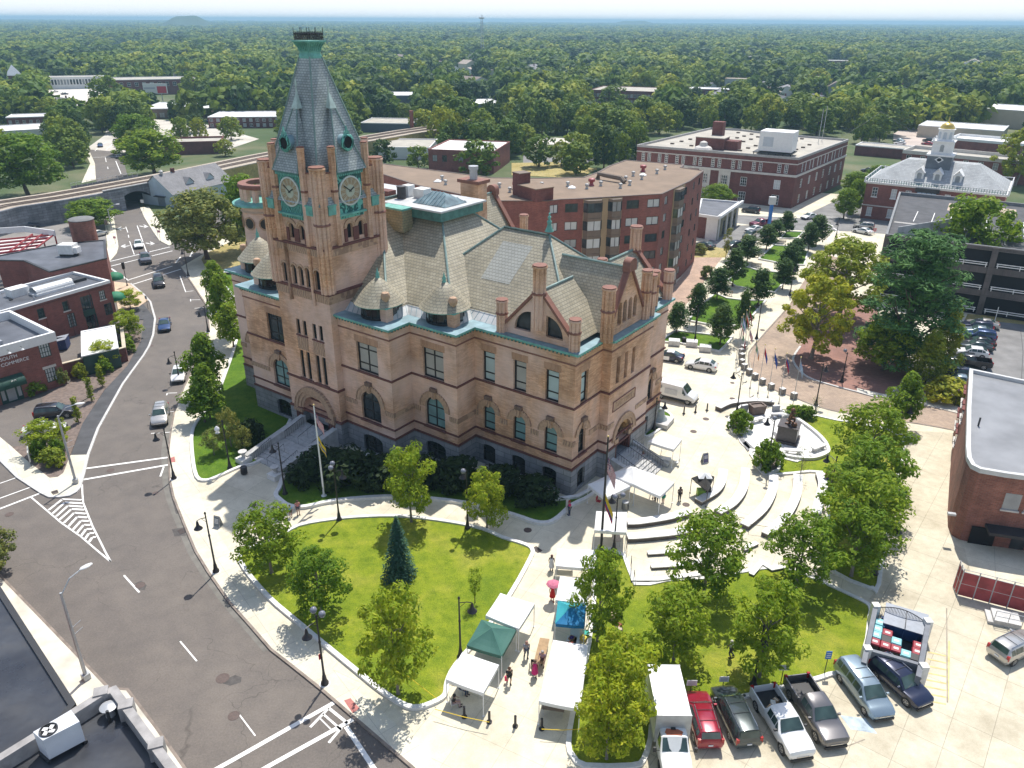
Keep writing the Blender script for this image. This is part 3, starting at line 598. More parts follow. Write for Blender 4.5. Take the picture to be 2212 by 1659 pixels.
for k,(i,T,h) in enumerate(WIN):
 kk=h['k']
 if kk=='void': continue
 if kk=='arch':
  r=h['w']/2; zs=h['z1']-r
  archring(orn,T,h['s'],zs,r+.0,r+.22,-.02,.05,TERRA); archring(orn,T,h['s'],zs,r+.22,r+.62,-.02,.09,TERRA); archring(orn,T,h['s'],zs,r+.62,r+.75,-.02,.15,ORN,n=16)
  orn.box(h['s']-.22,-.02,zs+r-.1,h['s']+.22,.30,zs+r+.95,ORN,T); orn.box(h['s']-.42,-.02,zs+r+.75,h['s']+.42,.36,zs+r+1.15,mat('carved_dark',(.17,.11,.08),.8,.3,5),T)
  window(T,h,HALL,FR,rr.choice([GLT,GL1,GL2,GLT]) if r<1 else rr.choice([GL1,GLT]),mull=(0 if r<1 else 1,[.3,.66]),fw=.17,name='window')
  trim.box(h['s']-r-.15,-.05,4.30,h['s']+r+.15,.22,4.52,HS,T)
 elif kk=='rect':
  wide=h['w']>2
  window(T,h,HALL,FR,([GLB2,GL2,GL1][k%3] if wide else [GLB,GLB,GLB2][k%3]) if i not in(8,) else GLB,mull=(1 if wide else 0,[.28,.78]),fw=.19,name='window')
  orn.box(h['s']-h['w']/2-.2,-.02,13.77,h['s']+h['w']/2+.2,.025,14.5,brickmat('soldier_brick',(.40,.215,.12),(.50,.29,.17),(.42,.28,.2),.11,.7,.01,.2),T)
 elif kk=='slit': window(T,h,HALL,FR,GL2,mull=(0,0),fw=.06)
 elif kk=='base': window(T,h,HALL,FR,GL2,mull=(1 if h['w']>2 else 0,[.5]),name='window')
trim.obj('string_course',HALL); orn.obj('carved_trim',HALL)
cn=MB(); belt(cn,PLAN,16.0,16.12,.30,COPD); belt(cn,PLAN,16.12,16.36,.55,COP,back=1.6,mt=LEAD)
for i in range(len(PLAN)):      # bracket row under the gutter
 a,b,d,L=edge(i); nn=Vector((d.y,-d.x))
 for k in range(int(L/.45)):
  p=a+d*(k*.45+.2)+nn*.35; cn.cbox((p.x,p.y,15.88),(.14,.14,.14),COPD)
cn.obj('cornice',HALL)
rf=MB(); SL=.87; Z0=16.37; INS=1.1
HIPS=MB(); GUT=MB()
def hip(x0,x1,y0,y1,ztr=None,insx=True):
 x0+=INS;x1-=INS;y0+=INS;y1-=INS
 hw=min(x1-x0,y1-y0)/2; zt=Z0+SL*hw; 
 if ztr: hw=(ztr-Z0)/SL; zt=ztr
 B=[(x0,y0),(x1,y0),(x1,y1),(x0,y1)]; Tt=[(x0+hw,y0+hw),(x1-hw,y0+hw),(x1-hw,y1-hw),(x0+hw,y1-hw)]
 s1=.95; M_=[(x0+s1,y0+s1),(x1-s1,y0+s1),(x1-s1,y1-s1),(x0+s1,y1-s1)]; z1=Z0+s1*SL*.85
 def ring(P,za,Q,zb,m):
  rf.add([(p[0],p[1],za) for p in P]+[(p[0],p[1],zb) for p in Q],[(i,(i+1)%4,4+(i+1)%4,4+i) for i in range(4)],m)
 ring(B,Z0,M_,z1,LEADL); ring(M_,z1,Tt,zt,SLATE)
 rf.add([(p[0],p[1],zt) for p in Tt],[(0,1,2,3)],LEAD)
 for i in range(4): HIPS.tube([(M_[i][0],M_[i][1],z1+.03),(Tt[i][0],Tt[i][1],zt+.05)],.13,COPR,6)
 for i in range(4):
  if (Vector(Tt[i])-Vector(Tt[(i+1)%4])).length>.3: HIPS.tube([(*Tt[i],zt+.05),(*Tt[(i+1)%4],zt+.05)],.16,COPR,6)
 for i in range(4):   # glazing bars / snow rail on the strip
  a=Vector(B[i]);b=Vector(B[(i+1)%4]);c=Vector(M_[i]);e=Vector(M_[(i+1)%4]); n=int((b-a).length/.75)
  for k in range(1,n):
   p=a.lerp(b,k/n);q_=c.lerp(e,k/n); GUT.tube([(p.x,p.y,Z0+.02),(q_.x,q_.y,z1+.02)],.03,LEAD,4,False)
  GUT.tube([(c.x,c.y,z1+.16),(e.x,e.y,z1+.16)],.03,IRONB,4,False)
 return zt
hip(-26,0,0,20); hip(-49.5,-12.5,-3,23,ztr=25.2); hip(-43.1,-18.9,-6.1,26.1)
zz=lambda y:Z0+.95*SL*.85+(y-1.1-.95)*SL*1.012+.05
rf.add([(-15.2,8.7,zz(8.7)),(-11.2,8.7,zz(8.7)),(-11.6,4.9,zz(4.9)),(-15.4,4.9,zz(4.9))],[(3,2,1,0)],SLPALE)
dk=MB()
dk.box(-40,6.2,24.5,-22,13.8,25.55,COPD); dk.box(-40.3,5.9,25.55,-21.7,14.1,25.75,LEADL); dk.box(-29.5,4.6,23.0,-26.4,6.3,25.5,brickmat('chimney_block',(.27,.235,.13),(.32,.28,.17),(.16,.14,.1),.5,.3,.02,.25)); dk.box(-29.8,4.3,25.5,-26.1,6.5,25.72,COP)
dk.obj('roof_deck',HALL)
sk_=MB(); sk_.add([(-27.6,7.6,25.8),(-22.6,7.6,25.8),(-22.6,11.6,25.8),(-27.6,11.6,25.8),(-26,9.6,27.0),(-24.2,9.6,27.0)],[(0,1,5,4),(1,2,5),(2,3,4,5),(3,0,4)],glassmat('lantern_glass',(.10,.14,.15),.2))
for x in [-27.2+.55*k for k in range(9)]:
 t=min(1,max(0,(x+27.6)/1.6),max(0,(-22.6-x)/1.6)); 
 for ya in (7.6,11.6): sk_.tube([(x,ya,25.84),(min(-24.2,max(-26,x)) if t>=1 else x,ya+(9.6-ya)*t,25.84+1.2*t)],.04,LEAD,4,False)
sk_.obj('skylight',HALL)
ut=MB()
for x,y,w_,d_,h_,m in ((-28.6,10.5,1.6,1.4,1.1,mat('unit_white',(.68,.68,.66),.6,.1,2)),(-30.6,10.2,1.1,1.2,1.3,mat('unit_white',(.68,.68,.66),.6)),(-33,9,1.8,1.3,.6,HS)): ut.cbox((x,y,25.76),(w_,d_,h_),m)
ut.lathe([(.55,0),(.55,1.4),(.62,1.45),(.1,1.55)],mat('flue_black',(.03,.03,.035),.5),(-30.2,8.6,25.76),12); ut.obj('roof_unit',HALL)
rf.obj('roof',HALL); HIPS.obj('roof_ridge',HALL,40); GUT.obj('roof_strip',HALL)
fn=MB()
for x,y,z in ((-9.9,9.8,24.9),): fn.lathe([(.5,-.3),(.32,.1),(.2,.5),(.28,.75),(.13,1.0),(.2,1.25),(.06,1.45),(.12,1.6),(.02,1.75)],COP,(x,y,z),8)
fn.obj('finial',HALL,40)
for x,y in ((-22.4,-3.7),(-15.8,-.7),(-39.6,-3.7),(-46.2,-.7)):
 m=MB(); m.lathe([(2.75,17.95),(2.55,18.15),(1.85,18.95),(1.05,19.8),(.25,20.5)],SLATE,(x,y,0),24); o=m.obj('dormer_roof',HALL,50)
 m=MB(); m.lathe([(2.05,16.37),(2.05,16.6)],FR,(x,y,0),20); m.lathe([(1.96,16.6),(1.96,17.85)],GL2,(x,y,0),20); m.lathe([(2.3,17.8),(2.7,17.86),(2.7,17.97)],COP,(x,y,0),20)
 for k in range(10): a=2*PI*k/10; m.tube([(x+1.98*math.cos(a),y+1.98*math.sin(a),16.5),(x+1.98*math.cos(a),y+1.98*math.sin(a),17.85)],.06,FR,4)
 m.obj('dormer_window',o); m=MB(); m.lathe([(.3,20.4),(.16,20.7),(.22,20.9),(.08,21.2),(.02,21.6)],COP,(x,y,0),8); m.obj('finial',o,40)
for x,y in ((-20.5,-4.6),(-13.9,-1.6),(-41.5,-4.6),(-48.1,-1.6)):
 m=MB(); m.cbox((x,y,16.3),(.95,.95,1.5),HB); m.cbox((x,y,17.8),(1.15,1.15,.14),COP); m.lathe([(.42,0),(.2,.25),(.15,.5),(.42,.85),(.5,1.15),(.36,1.5),(.05,1.62)],TERRA,(x,y,17.94),10); m.obj('stone_post',HALL,40)
def cluster(mb,x,y,z0,z1,r,m=None,cap=True,n=8):
 """brick pinnacle made of bundled shafts with a band and a cap"""
 m=m or HB
 mb.lathe([(r*.78,z0),(r*.78,z1)],m,(x,y,0),8)
 for k in range(n):
  a=2*PI*k/n+.2; mb.tube([(x+r*.72*math.cos(a),y+r*.72*math.sin(a),z0),(x+r*.72*math.cos(a),y+r*.72*math.sin(a),z1-.1)],r*.26,m,6)
 for z in (z0+(z1-z0)*.55,z1-.32): mb.lathe([(r*1.02,z),(r*1.08,z+.08),(r*1.02,z+.22)],HS2 if z<z1-.4 else m,(x,y,0),10)
 if cap: mb.lathe([(r*.95,z1-.1),(r*1.0,z1),(r*.6,z1+.04)],HS2,(x,y,0),10)
def gable(org,dx,half,zb,za,pin,wins,depthroof,apexpin,out=.35,name='gable'):
 """gabled dormer: wall facing right of dx, centre at org"""
 dx=Vector(dx); nrm=Vector((dx.y,-dx.x)); T=frame((org[0],org[1],0),dx,nrm)
 m=MB(); a=Vector(org)-dx*half
 facade(m,HB,a,dx,2*half,zb,za,[dict(h,s=h['s']+half) for h in wins],.45,top=[(2*half,zb+.7),(half,za),(0,zb+.7)])
 o=m.obj(name,HALL)
 c=MB()
 for sg in (-1,1):     # coping
  c.add([(sg*half*1.04,-.45,zb+.55),(sg*half*1.04,.22,zb+.55),(0,.22,za+.05),(0,-.45,za+.05),(sg*half*1.04,-.45,zb+.95),(sg*half*1.04,.22,zb+.95),(0,.22,za+.45),(0,-.45,za+.45)],[(0,1,5,4),(1,2,6,5),(2,3,7,6),(3,0,4,7),(4,5,6,7),(0,3,2,1)],HS2,T)
 c.obj('coping',o)
 r=MB(); zr=za-.1
 for sg in (-1,1): r.add([(sg*half,-.3,zb+.45),(0,-.3,zr),(0,-depthroof,zr),(sg*half,-depthroof,zb+.45)],[(0,1,2,3)] if sg>0 else [(3,2,1,0)],SLATE,T)
 r.tube([(0,-.4,zr+.05),(0,-depthroof,zr+.05)],.14,COPR,6,T=T); r.obj('gable_roof',o)
 p=MB()
 for s,z1,rr_ in pin:
  w=T@Vector((s,.05,0)); cluster(p,w.x,w.y,zb-.1,z1,rr_)
 if apexpin:
  w=T@Vector((0,.0,0)); cluster(p,w.x,w.y,zb+1.2,apexpin,.72,HB)
 else:
  p.add([(x,y,z) for y in (-.45,.35) for x,z in [(-.75,za-.35),(.75,za-.35)]+[(.75*math.cos(t),za+.35+.6*math.sin(t)) for t in [PI*k/8 for k in range(9)]]],[tuple(range(11))[::-1],tuple(range(11,22))]+[(i,(i+1)%11,11+(i+1)%11,11+i) for i in range(11)],HS2,T)
 p.obj('pinnacle',o,30)
 for h in wins: window(T@Matrix.Translation((0,0,0)),h,o,FR,h.get('g',GL1),mull=(0,0),fw=.08,depth=.45)
 return o,T
QW=[dict(s=-1.95,w=2.0,z0=17.0,z1=19.15,arch=3,g=GL1),dict(s=1.85,w=2.0,z0=17.0,z1=19.15,arch=4,g=GL1)]
for cx_,y_,sg in ((-4.6,.30,1),):
 gable((cx_,y_),(1,0),4.1,16.4,21.5,[(-4.45,19.8,.62),(4.2,19.6,.62)],QW,6,24.1)
gable((-4.6,19.7),(-1,0),4.1,16.4,21.5,[(-4.45,19.8,.62),(4.2,19.6,.62)],[],6,24.1); gable((-29.5,25.6),(-1,0),5,16.4,24.0,[(-5.1,21.6,.62),(5.1,21.6,.62)],[],6,None)
gable((.72,8.45),(0,1),3.75,16.4,22.9,[(-4.1,21.9,.72),(3.9,21.7,.6),(5.2,20.9,.55)],[dict(s=-1.45+1.08*k-.1,w=.78,z0=17.2,z1=19.6,arch=1,g=GL2) for k in range(4)],8,None)
ch=MB(); cluster(ch,-.4,16.6,16.4,20.4,.62); ch.obj('pinnacle',HALL,30)
ch=MB(); ch.box(-28.4,17.4,20,-25.6,19.2,26.6,HB); ch.box(-28.7,17.1,26.6,-25.3,19.5,27.0,HS2); ch.lathe([(.5,27),(.5,28.2),(.62,28.2),(.62,28.6)],STEEL,(-27,18.3,0),12); ch.obj('chimney',HALL)
TUX,TUY=-50.6,4.2
tr_=MB(); tr_.lathe([(2.9,-1),(2.9,22.4),(3.1,22.6),(2.9,22.8),(2.9,23.2)],HB,(TUX,TUY,0),24); tr_.lathe([(2.9,23.2),(4.0,23.45),(4.0,23.65),(2.8,23.9)],COP,(TUX,TUY,0),24)
for k in range(12): a=2*PI*k/12; tr_.cbox((TUX+2.5*math.cos(a),TUY+2.5*math.sin(a),23.7),(.6,.6,1.9),HB)
tr_.lathe([(2.0,25.5),(3.0,25.5),(3.1,25.8),(3.0,26.05),(2.0,26.05),(2.0,25.5)],HS2,(TUX,TUY,0),24,cap=False); o=tr_.obj('turret',HALL,30)
for z_,rr_ in ((21.2,.65),(17.8,.55)):
 for a in (-2.2,-1.45,-.7,-2.95):
  tw=MB(); tw.lathe([(rr_,0),(rr_,.1)],FR,T=Matrix.Translation((TUX+2.86*math.cos(a),TUY+2.86*math.sin(a),z_))@Matrix.Rotation(a,4,'Z')@Matrix.Rotation(PI/2,4,'Y'),n=14); tw.lathe([(rr_,.05),(rr_+.2,.16),(rr_+.2,0)],TERRA,T=Matrix.Translation((TUX+2.86*math.cos(a),TUY+2.86*math.sin(a),z_))@Matrix.Rotation(a,4,'Z')@Matrix.Rotation(PI/2,4,'Y'),n=14,cap=False); tw.obj('window',o)
# clock tower
TX0,TX1,TY0,TY1=-35.0,-26.5,-7.0,1.5; TCX,TCY=-30.75,-2.75
tw=MB(); TP=[(TX0,TY0),(TX1,TY0),(TX1,TY1),(TX0,TY1)]
fr1=[dict(s=c,w=w_,z0=18.8,z1=21.05,arch=1,d=.3) for c,w_ in ((1.75,.95),(3.25,.72),(4.35,.72),(5.45,.72),(7.0,.95))]
fr2=[dict(s=3.7,w=.82,z0=24.0,z1=25.6,arch=1,d=.3),dict(s=5.3,w=.82,z0=24.0,z1=25.6,arch=1,d=.3)]
fr0=[dict(s=c,w=.62,z0=12.9,z1=14.7,d=.28) for c in (2.85,3.95,5.55,6.6)]+[dict(s=c,w=.62,z0=7.5,z1=10.95,d=.28) for c in (2.85,3.95,5.55,6.6)]
ENT=dict(s=4.25,w=4.3,z0=3.31,z1=5.35,arch=1,d=3.2); ENT2=dict(s=4.25,w=4.3,z0=1.6,z1=3.29,d=3.2)
tg=MB()
for i in range(4):
 a=Vector(TP[i]); b=Vector(TP[(i+1)%4]); d=(b-a).normalized()
 T=facade(tw,HB,a,d,8.5,3.3,16.2,(fr0+[ENT]) if i==0 else [])
 facade(tw,HB,a,d,8.5,16.2,22.6,fr1 if i==0 else []); facade(tw,HB,a,d,8.5,22.6,23.5,[]); facade(tw,HB,a,d,8.5,23.5,31.0,[h for h in fr2] if i<2 else [])
 facade(tg,HG,a+Vector((d.y,-d.x))*.15-d*.15,d,8.8,-1.5,3.3,[dict(ENT2,s=4.4)] if i==0 else [])
 if i==0: TF=T
 if i==1: TR=T
tw.box(TX0+1.6,TY0+1.3,1.5,TX1-1.6,TY0+1.4,6,DARK); tw.box(TX0+.29,TY0+.29,16.4,TX1-.29,TY1-.29,31,DARK); tw.box(TX0+.6,TY0+.35,7,TX1-.6,TY0+.45,15.5,DARK)  # dark sheets painted in as shade behind the entry, slits and arcade
tw.box(TX0+1,TY0-.2,1.45,TX1-1,TY0+3.2,1.6,WALKD)
tower=tw.obj('clock_tower',HALL); tg.obj('granite_base',tower)
tt=MB(); to=MB()
belt(tt,TP,7.15,7.4,.14,HS); belt(tt,TP,3.2,3.42,.2,HS); belt(tt,TP,18.45,18.75,.2,HS); belt(tt,TP,23.35,23.6,.28,HS); belt(tt,TP,31.0,31.15,.1,HS2)
belt(to,TP,22.55,23.35,.1,ORN); belt(to,TP,17.5,18.45,.06,ORN)
for c in (3.4,6.07): tt.box(c-1.1,-.02,7.35,c+1.1,.16,7.52,HS,TF); tt.box(c-.95,-.02,12.72,c+.95,.12,12.88,HS,TF); to.box(c-.85,-.02,11.15,c+.85,.08,12.6,ORN,TF)
for r0,r1,y1 in ((2.15,2.5,.06),(2.5,2.95,.16),(2.95,3.3,.28),(3.3,3.42,.36)): archring(to,TF,4.25,3.2,r0,r1,-.3,y1,TERRA if r1<3.4 else ORN,18)
for sg in (-1,1):
 for k in range(4): to.tube([TF@Vector((4.25+sg*(2.3+.3*k),.1+.02*k,1.6)),TF@Vector((4.25+sg*(2.3+.3*k),.1+.02*k,3.0))],.13,HS,8)
 to.box(4.25+sg*2.75-.75,-.2,2.95,4.25+sg*2.75+.75,.42,3.3,ORN,TF)
for h in fr1: archring(to,TF,h['s'],h['z1']-h['w']/2,h['w']/2,h['w']/2+.22,-.02,.09,TERRA,10)
for x in (2.45,2.45,6.2): to.tube([TF@Vector((x,.12,17.0)),TF@Vector((x,.12,23.3))],.2,HB,8)
for T in (TF,TR):
 for h in fr2:
  archring(to,T,h['s'],25.2,.41,.62,-.02,.08,TERRA,10); archring(to,T,h['s'],25.2,.62,.86,-.02,.16,TERRA,10)
  for x in (-.62,.62): tt.box(h['s']+x-.2,-.02,23.7,h['s']+x+.2,.12,25.1,HS,T)
tt.obj('string_course',tower); to.obj('carved_trim',tower)
for h in fr0:
 f,g=win_geo(TF,h,FR,GL2,depth=.28,fw=.06,mull=(0,0)); o=f.obj('window',tower); g.obj('pane',o)
pp=MB()
for x,y in TP: cluster(pp,x+(.25 if x<TCX else -.25),y+(.25 if y<TCY else -.25),18.7,31.8,.84,n=9)
for dx,dy in ((-2.25,-4.35),(2.25,-4.35),(4.35,-2.25),(4.35,2.25),(-4.35,-2.25),(-4.35,2.25),(-2.25,4.35),(2.25,4.35)): cluster(pp,TCX+dx,TCY+dy,23.6,33.6,.40,n=6)
pp.obj('corner_pier',tower,30)
FACE=mat('clock_face',(.38,.34,.25),.5,.12,1.5); FACE2=mat('clock_centre',(.40,.43,.34),.5,.1,2); GOLD=mat('clock_numerals',(.30,.20,.10),.5,.15,4); RIM=mat('clock_rim',(.52,.56,.53),.5,.1,2)
for T,s0 in ((TF,4.3),(TR,4.0)):
 c=MB(); c.box(s0-1.75,0,26.7,s0+1.75,.14,31.05,CUORN,T); c.box(s0-1.85,0,30.75,s0+1.85,.4,31.2,COPD,T)
 for k in range(14): c.box(s0-1.75+.26*k,.2,30.6,s0-1.62+.26*k,.42,30.78,COP,T)
 c.box(s0-1.9,0,26.55,s0+1.9,.5,26.75,COP,T); c.box(s0-1.7,0,26.2,s0+1.7,.22,26.55,CUORN,T)
 o=c.obj('clock_surround',tower)
 D=T@Matrix.Translation((s0,.16,28.95))@Matrix.Rotation(-PI/2,4,'X')   # disc axis along the wall normal
 c=MB(); c.lathe([(1.52,0),(1.52,.12),(1.36,.14),(1.36,.06)],RIM,T=D,n=40,cap=False); c.lathe([(1.4,0),(1.4,.07)],FACE,T=D,n=40); c.lathe([(.60,.07),(.60,.09)],FACE2,T=D,n=30)
 co_=c.obj('clock_dial',o)
 n_=MB()
 for k in range(12):
  M2=D@Matrix.Rotation(2*PI*k/12,4,'Z'); n_.box(-.13,.68,.07,-.05,1.24,.085,GOLD,M2); n_.box(.03,.68,.07,.11,1.24,.085,GOLD,M2); n_.box(-.17,1.22,.07,.17,1.27,.085,GOLD,M2)
 for k in range(60): n_.box(-.015,1.29,.07,.015,1.35,.085,GOLD,D@Matrix.Rotation(2*PI*k/60,4,'Z'))
 n_.obj('clock_numerals',co_)
 h_=MB()
 for ang,L_,w_ in ((60,.62,.07),(-55,1.02,.055)): h_.box(-w_,-.18,.1,w_,L_,.125,FR,D@Matrix.Rotation(R(-ang),4,'Z')@Matrix.Diagonal((1,-1,1,1)).inverted() if 0 else D@Matrix.Rotation(R(180-ang if 0 else ang),4,'Z')@Matrix.Rotation(PI,4,'Z'))
 h_.obj('clock_hands',co_)
sp=MB(); prof=[(4.55,27.9),(4.35,28.3),(4.1,29.2),(3.75,30.6),(2.95,33.6),(.78,41.6)]
for i in range(len(prof)-1):
 (a,za),(b,zb)=prof[i],prof[i+1]; P=[(-a,-a),(a,-a),(a,a),(-a,a)]; Q=[(-b,-b),(b,-b),(b,b),(-b,b)]
 sp.add([(TCX+p[0],TCY+p[1],za) for p in P]+[(TCX+p[0],TCY+p[1],zb) for p in Q],[(k,(k+1)%4,4+(k+1)%4,4+k) for k in range(4)],SPIRE)
spire=sp.obj('spire',HALL)
hp=MB()
for sx,sy in ((-1,-1),(1,-1),(1,1),(-1,1)): hp.tube([(TCX+sx*a,TCY+sy*a,z+.03) for a,z in prof],[.09,.09,.1,.1,.1,.09],COPR,6)
for sx,sy in ((-1,-1),(1,-1),(1,1),(-1,1)):    # bracketed copper eaves beside each corner pier
 for t in (2.9,): 
  for ax in (0,1):
   x,y=(sx*3.05,sy*4.3) if ax==0 else (sx*4.3,sy*3.05)
   hp.cbox((TCX+x,TCY+y,26.9),(1.0 if ax==0 else .8,.8 if ax==0 else 1.0,.9),COP); hp.cbox((TCX+x,TCY+y,27.8),(1.15 if ax==0 else .95,.95 if ax==0 else 1.15,.14),COP)
hp.obj('spire_ridge',spire,40)
gb_=MB(); fn=MB(); lu=MB()
for ang in (0,90,180,270):
 M2=Matrix.Translation((TCX,TCY,0))@Matrix.Rotation(R(ang),4,'Z')   # local -y is the face
 gb_.add([(-1.95,-4.75,31.0),(1.95,-4.75,31.0),(1.7,-4.35,32.0),(-1.7,-4.35,32.0),(0,-2.3,37.9),(-1.95,-3.2,31.0),(1.95,-3.2,31.0),(-1.7,-2.9,32.0),(1.7,-2.9,32.0)],[(0,1,2,3),(3,2,4),(1,6,8,2),(5,0,3,7),(2,8,4),(7,3,4)],SPIRE,M2)
 for sg in (-1,1): fn.tube([M2@Vector((sg*1.95,-4.75,31.0)),M2@Vector((sg*1.7,-4.37,32.0)),M2@Vector((0,-2.32,37.9))],.08,COPR,6)
 fn.add([(-.42,-2.75,36.9),(.42,-2.75,36.9),(.42,-2.0,36.9),(-.42,-2.0,36.9),(0,-2.2,38.6)],[(0,1,4),(1,2,4),(2,3,4),(3,0,4)],mat('finial_pale',(.42,.52,.48),.6,.15,2),M2); fn.lathe([(.1,38.3),(.05,39.0),(.12,39.2),(.02,39.8)],mat('finial_pale',(.42,.52,.48),.6),M2@Vector((0,-2.2,0)),6)
 L2=M2@Matrix.Translation((0,-3.3,33.75))@Matrix.Rotation(PI/2,4,'X')
 lu.lathe([(.74,0),(.74,1.05)],LEAD,T=L2,n=20); lu.lathe([(.74,1.0),(.9,1.08),(.78,1.2),(.58,1.22),(.58,1.0)],CUORN,T=L2,n=20,cap=False); lu.lathe([(.58,1.06),(.58,1.1)],DARK,T=L2,n=20)
 lu.add([(x,-4.42,34.4+z) for x,z in ((-.4,0),(.4,0),(.3,.4),(.12,.5),(0,.95),(-.12,.5),(-.3,.4))]+[(x,-4.25,34.4+z) for x,z in ((-.4,0),(.4,0),(.3,.4),(.12,.5),(0,.95),(-.12,.5),(-.3,.4))],[(0,1,2,3,4,5,6),tuple(range(7,14))[::-1]]+[(i,7+i,7+(i+1)%7,(i+1)%7) for i in range(7)],COP,M2)
gb_.obj('gablet',spire); fn.obj('gablet_finial',spire,40); lu.obj('round_dormer',spire,40)
cp=MB()
def sq(prof,m,mb):
 for i in range(len(prof)-1):
  (a,za),(b,zb)=prof[i],prof[i+1]; P=[(-a,-a),(a,-a),(a,a),(-a,a)]; Q=[(-b,-b),(b,-b),(b,b),(-b,b)]
  mb.add([(TCX+p[0],TCY+p[1],za) for p in P]+[(TCX+p[0],TCY+p[1],zb) for p in Q],[(k,(k+1)%4,4+(k+1)%4,4+k) for k in range(4)],m)
sq([(.84,41.0),(.80,41.7),(.70,41.95),(.72,42.1),(.78,42.5),(.95,42.85),(1.2,43.0),(1.2,43.12),(0,43.15)],COP,cp)
for sx in range(-3,4):
 for ax in ((0,-1),(1,0),(0,1),(-1,0)):
  a,b=(.74,42.15),(1.08,42.9); f=sx/3.3
  v=lambda r_:(TCX+(ax[0]*r_ if ax[0] else f*r_),TCY+(ax[1]*r_ if ax[1] else f*r_))
  cp.tube([(*v(a[0]+.02),a[1]),(*v(.86),42.55),(*v(b[0]+.02),b[1])],.05,COP,4)
cp.obj('spire_cap',spire)
cr=MB()
for ax in range(4):
 M2=Matrix.Translation((TCX,TCY,43.15))@Matrix.Rotation(PI/2*ax,4,'Z')
 for z in (.05,.42,.72): cr.tube([(-1.0,-1.0,z),(1.0,-1.0,z)],.03,IRON,4,T=M2)
 for k in range(9): x=-1+.25*k; cr.tube([(x,-1,0),(x,-1,1.15 if k%4==0 else .78)],.035 if k%4==0 else .025,IRON,4,T=M2)
 for k in range(8): x=-.875+.25*k; cr.lathe([(.06,-.09),(.1,0),(.06,.09)],IRON,(x,-1,.56),6,T=M2); cr.tube([(x-.12,-1,.08),(x+.12,-1,.4)],.03,IRON,4,T=M2); cr.tube([(x+.12,-1,.08),(x-.12,-1,.4)],.03,IRON,4,T=M2)
cr.obj('iron_cresting',spire)
# stairs, porch and carved panel
st=MB(); HX=-30.2
def flight(x0,x1,ya,yb,za,zb,n,mb,m):
 for k in range(n): mb.box(x0,yb+(ya-yb)*k/n,-.3,x1,yb+(ya-yb)*(k+1)/n+.01,zb+(za-zb)*(k+1)/n,m)
STN=mat('step_granite',(.44,.44,.43),.8,.18,2)
flight(HX-2.4,HX+2.4,-7.2,-10.4,1.58,.86,5,st,STN); st.box(HX-2.4,-12.4,-.3,HX+2.4,-10.39,.86,STN); flight(HX-2.4,HX+2.4,-12.39,-14.9,.70,.14,4,st,STN)
stair=st.obj('stair',HALL)
ck=MB()
for sg in (-1,1):
 x=HX+sg*2.75
 ck.add([(x-.35,-7.1,-.3),(x+.35,-7.1,-.3),(x+.35,-15.6,-.3),(x-.35,-15.6,-.3),(x-.35,-7.1,2.5),(x+.35,-7.1,2.5),(x+.35,-15.6,.9),(x-.35,-15.6,.9),],[(0,1,5,4),(1,2,6,5),(2,3,7,6),(3,0,4,7),(4,5,6,7)],STN)
 ck.cbox((x,-15.9,-.3),(1.3,1.3,1.05),GRANW)
ck.obj('cheek_wall',stair)
hr=MB()
for x in (HX-2.3,HX+2.3,HX):
 for seg in ([(-7.6,1.6),(-10.4,.86)],[(-12.4,.86),(-14.8,.16)]):
  (ya,za),(yb,zb)=seg; hr.tube([(x,ya,za+.95),(x,yb,zb+.95)],.03,IRON,6)
  if x==HX: n_=2
  else: n_=9
  for k in range(n_+1): t=k/n_; hr.tube([(x,ya+(yb-ya)*t,za+(zb-za)*t),(x,ya+(yb-ya)*t,za+(zb-za)*t+.95)],.018,IRON,4)
hr.obj('handrail',stair)
s2=MB(); n_=9
for k in range(n_): s2.box(1.1,6.9,-.3,5.2-.42*k,11.2,.16*(k+1)+.1,STN)
so_=s2.obj('stair',HALL)
ck=MB()
for y in (6.6,11.5): ck.add([(1.1,y-.3,-.3),(5.6,y-.3,-.3),(5.6,y+.3,-.3),(1.1,y+.3,-.3),(1.1,y-.3,2.0),(5.6,y-.3,.6),(5.6,y+.3,.6),(1.1,y+.3,2.0)],[(0,1,5,4),(1,2,6,5),(2,3,7,6),(3,0,4,7),(4,5,6,7)],STN)
ck.obj('cheek_wall',so_)
hr=MB()
for y in (7.2,9.4,10.9):
 hr.tube([(1.3,y,2.5),(5.2,y,1.05)],.03,IRON,6)
 for k in range(13): t=k/12; hr.tube([(1.3+3.9*t,y,1.5-1.4*t),(1.3+3.9*t,y,2.5-1.45*t)],.018,IRON,4)
hr.obj('handrail',so_)
a,b,d,L=edge(10); TB=frame((a.x,a.y,0),d,(d.y,-d.x)); e_=MB()
for r0,r1,y1 in ((1.72,2.05,.06),(2.05,2.5,.14),(2.5,2.62,.2)): archring(e_,TB,3.75,3.95,r0,r1,-.3,y1,TERRA,18)
archring(e_,TB,3.75,3.95,1.3,1.75,-1.2,-.3,mat('porch_gold',(.50,.30,.13),.7,.2,3),18)
for sg in (-1,1):
 e_.box(3.75+sg*1.55-.42,-1.2,3.3,3.75+sg*1.55+.42,.12,3.95,ORN,TB)
 for k in range(4): e_.tube([TB@Vector((3.75+sg*1.55,-.05-.3*k,1.6)),TB@Vector((3.75+sg*1.55,-.05-.3*k,3.3))],.15,HS,8)
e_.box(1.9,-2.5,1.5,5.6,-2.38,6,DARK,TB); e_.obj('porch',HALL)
pn=MB(); pn.box(.95,-.02,7.75,5.75,.03,8.85,TERRA,TB); 
for z in (7.72,8.83): pn.box(.9,-.02,z,5.8,.09,z+.06,HS2,TB)
for x in (.9,5.74): pn.box(x,-.02,7.78,x+.06,.09,8.83,HS2,TB)
po=pn.obj('carved_panel',HALL)
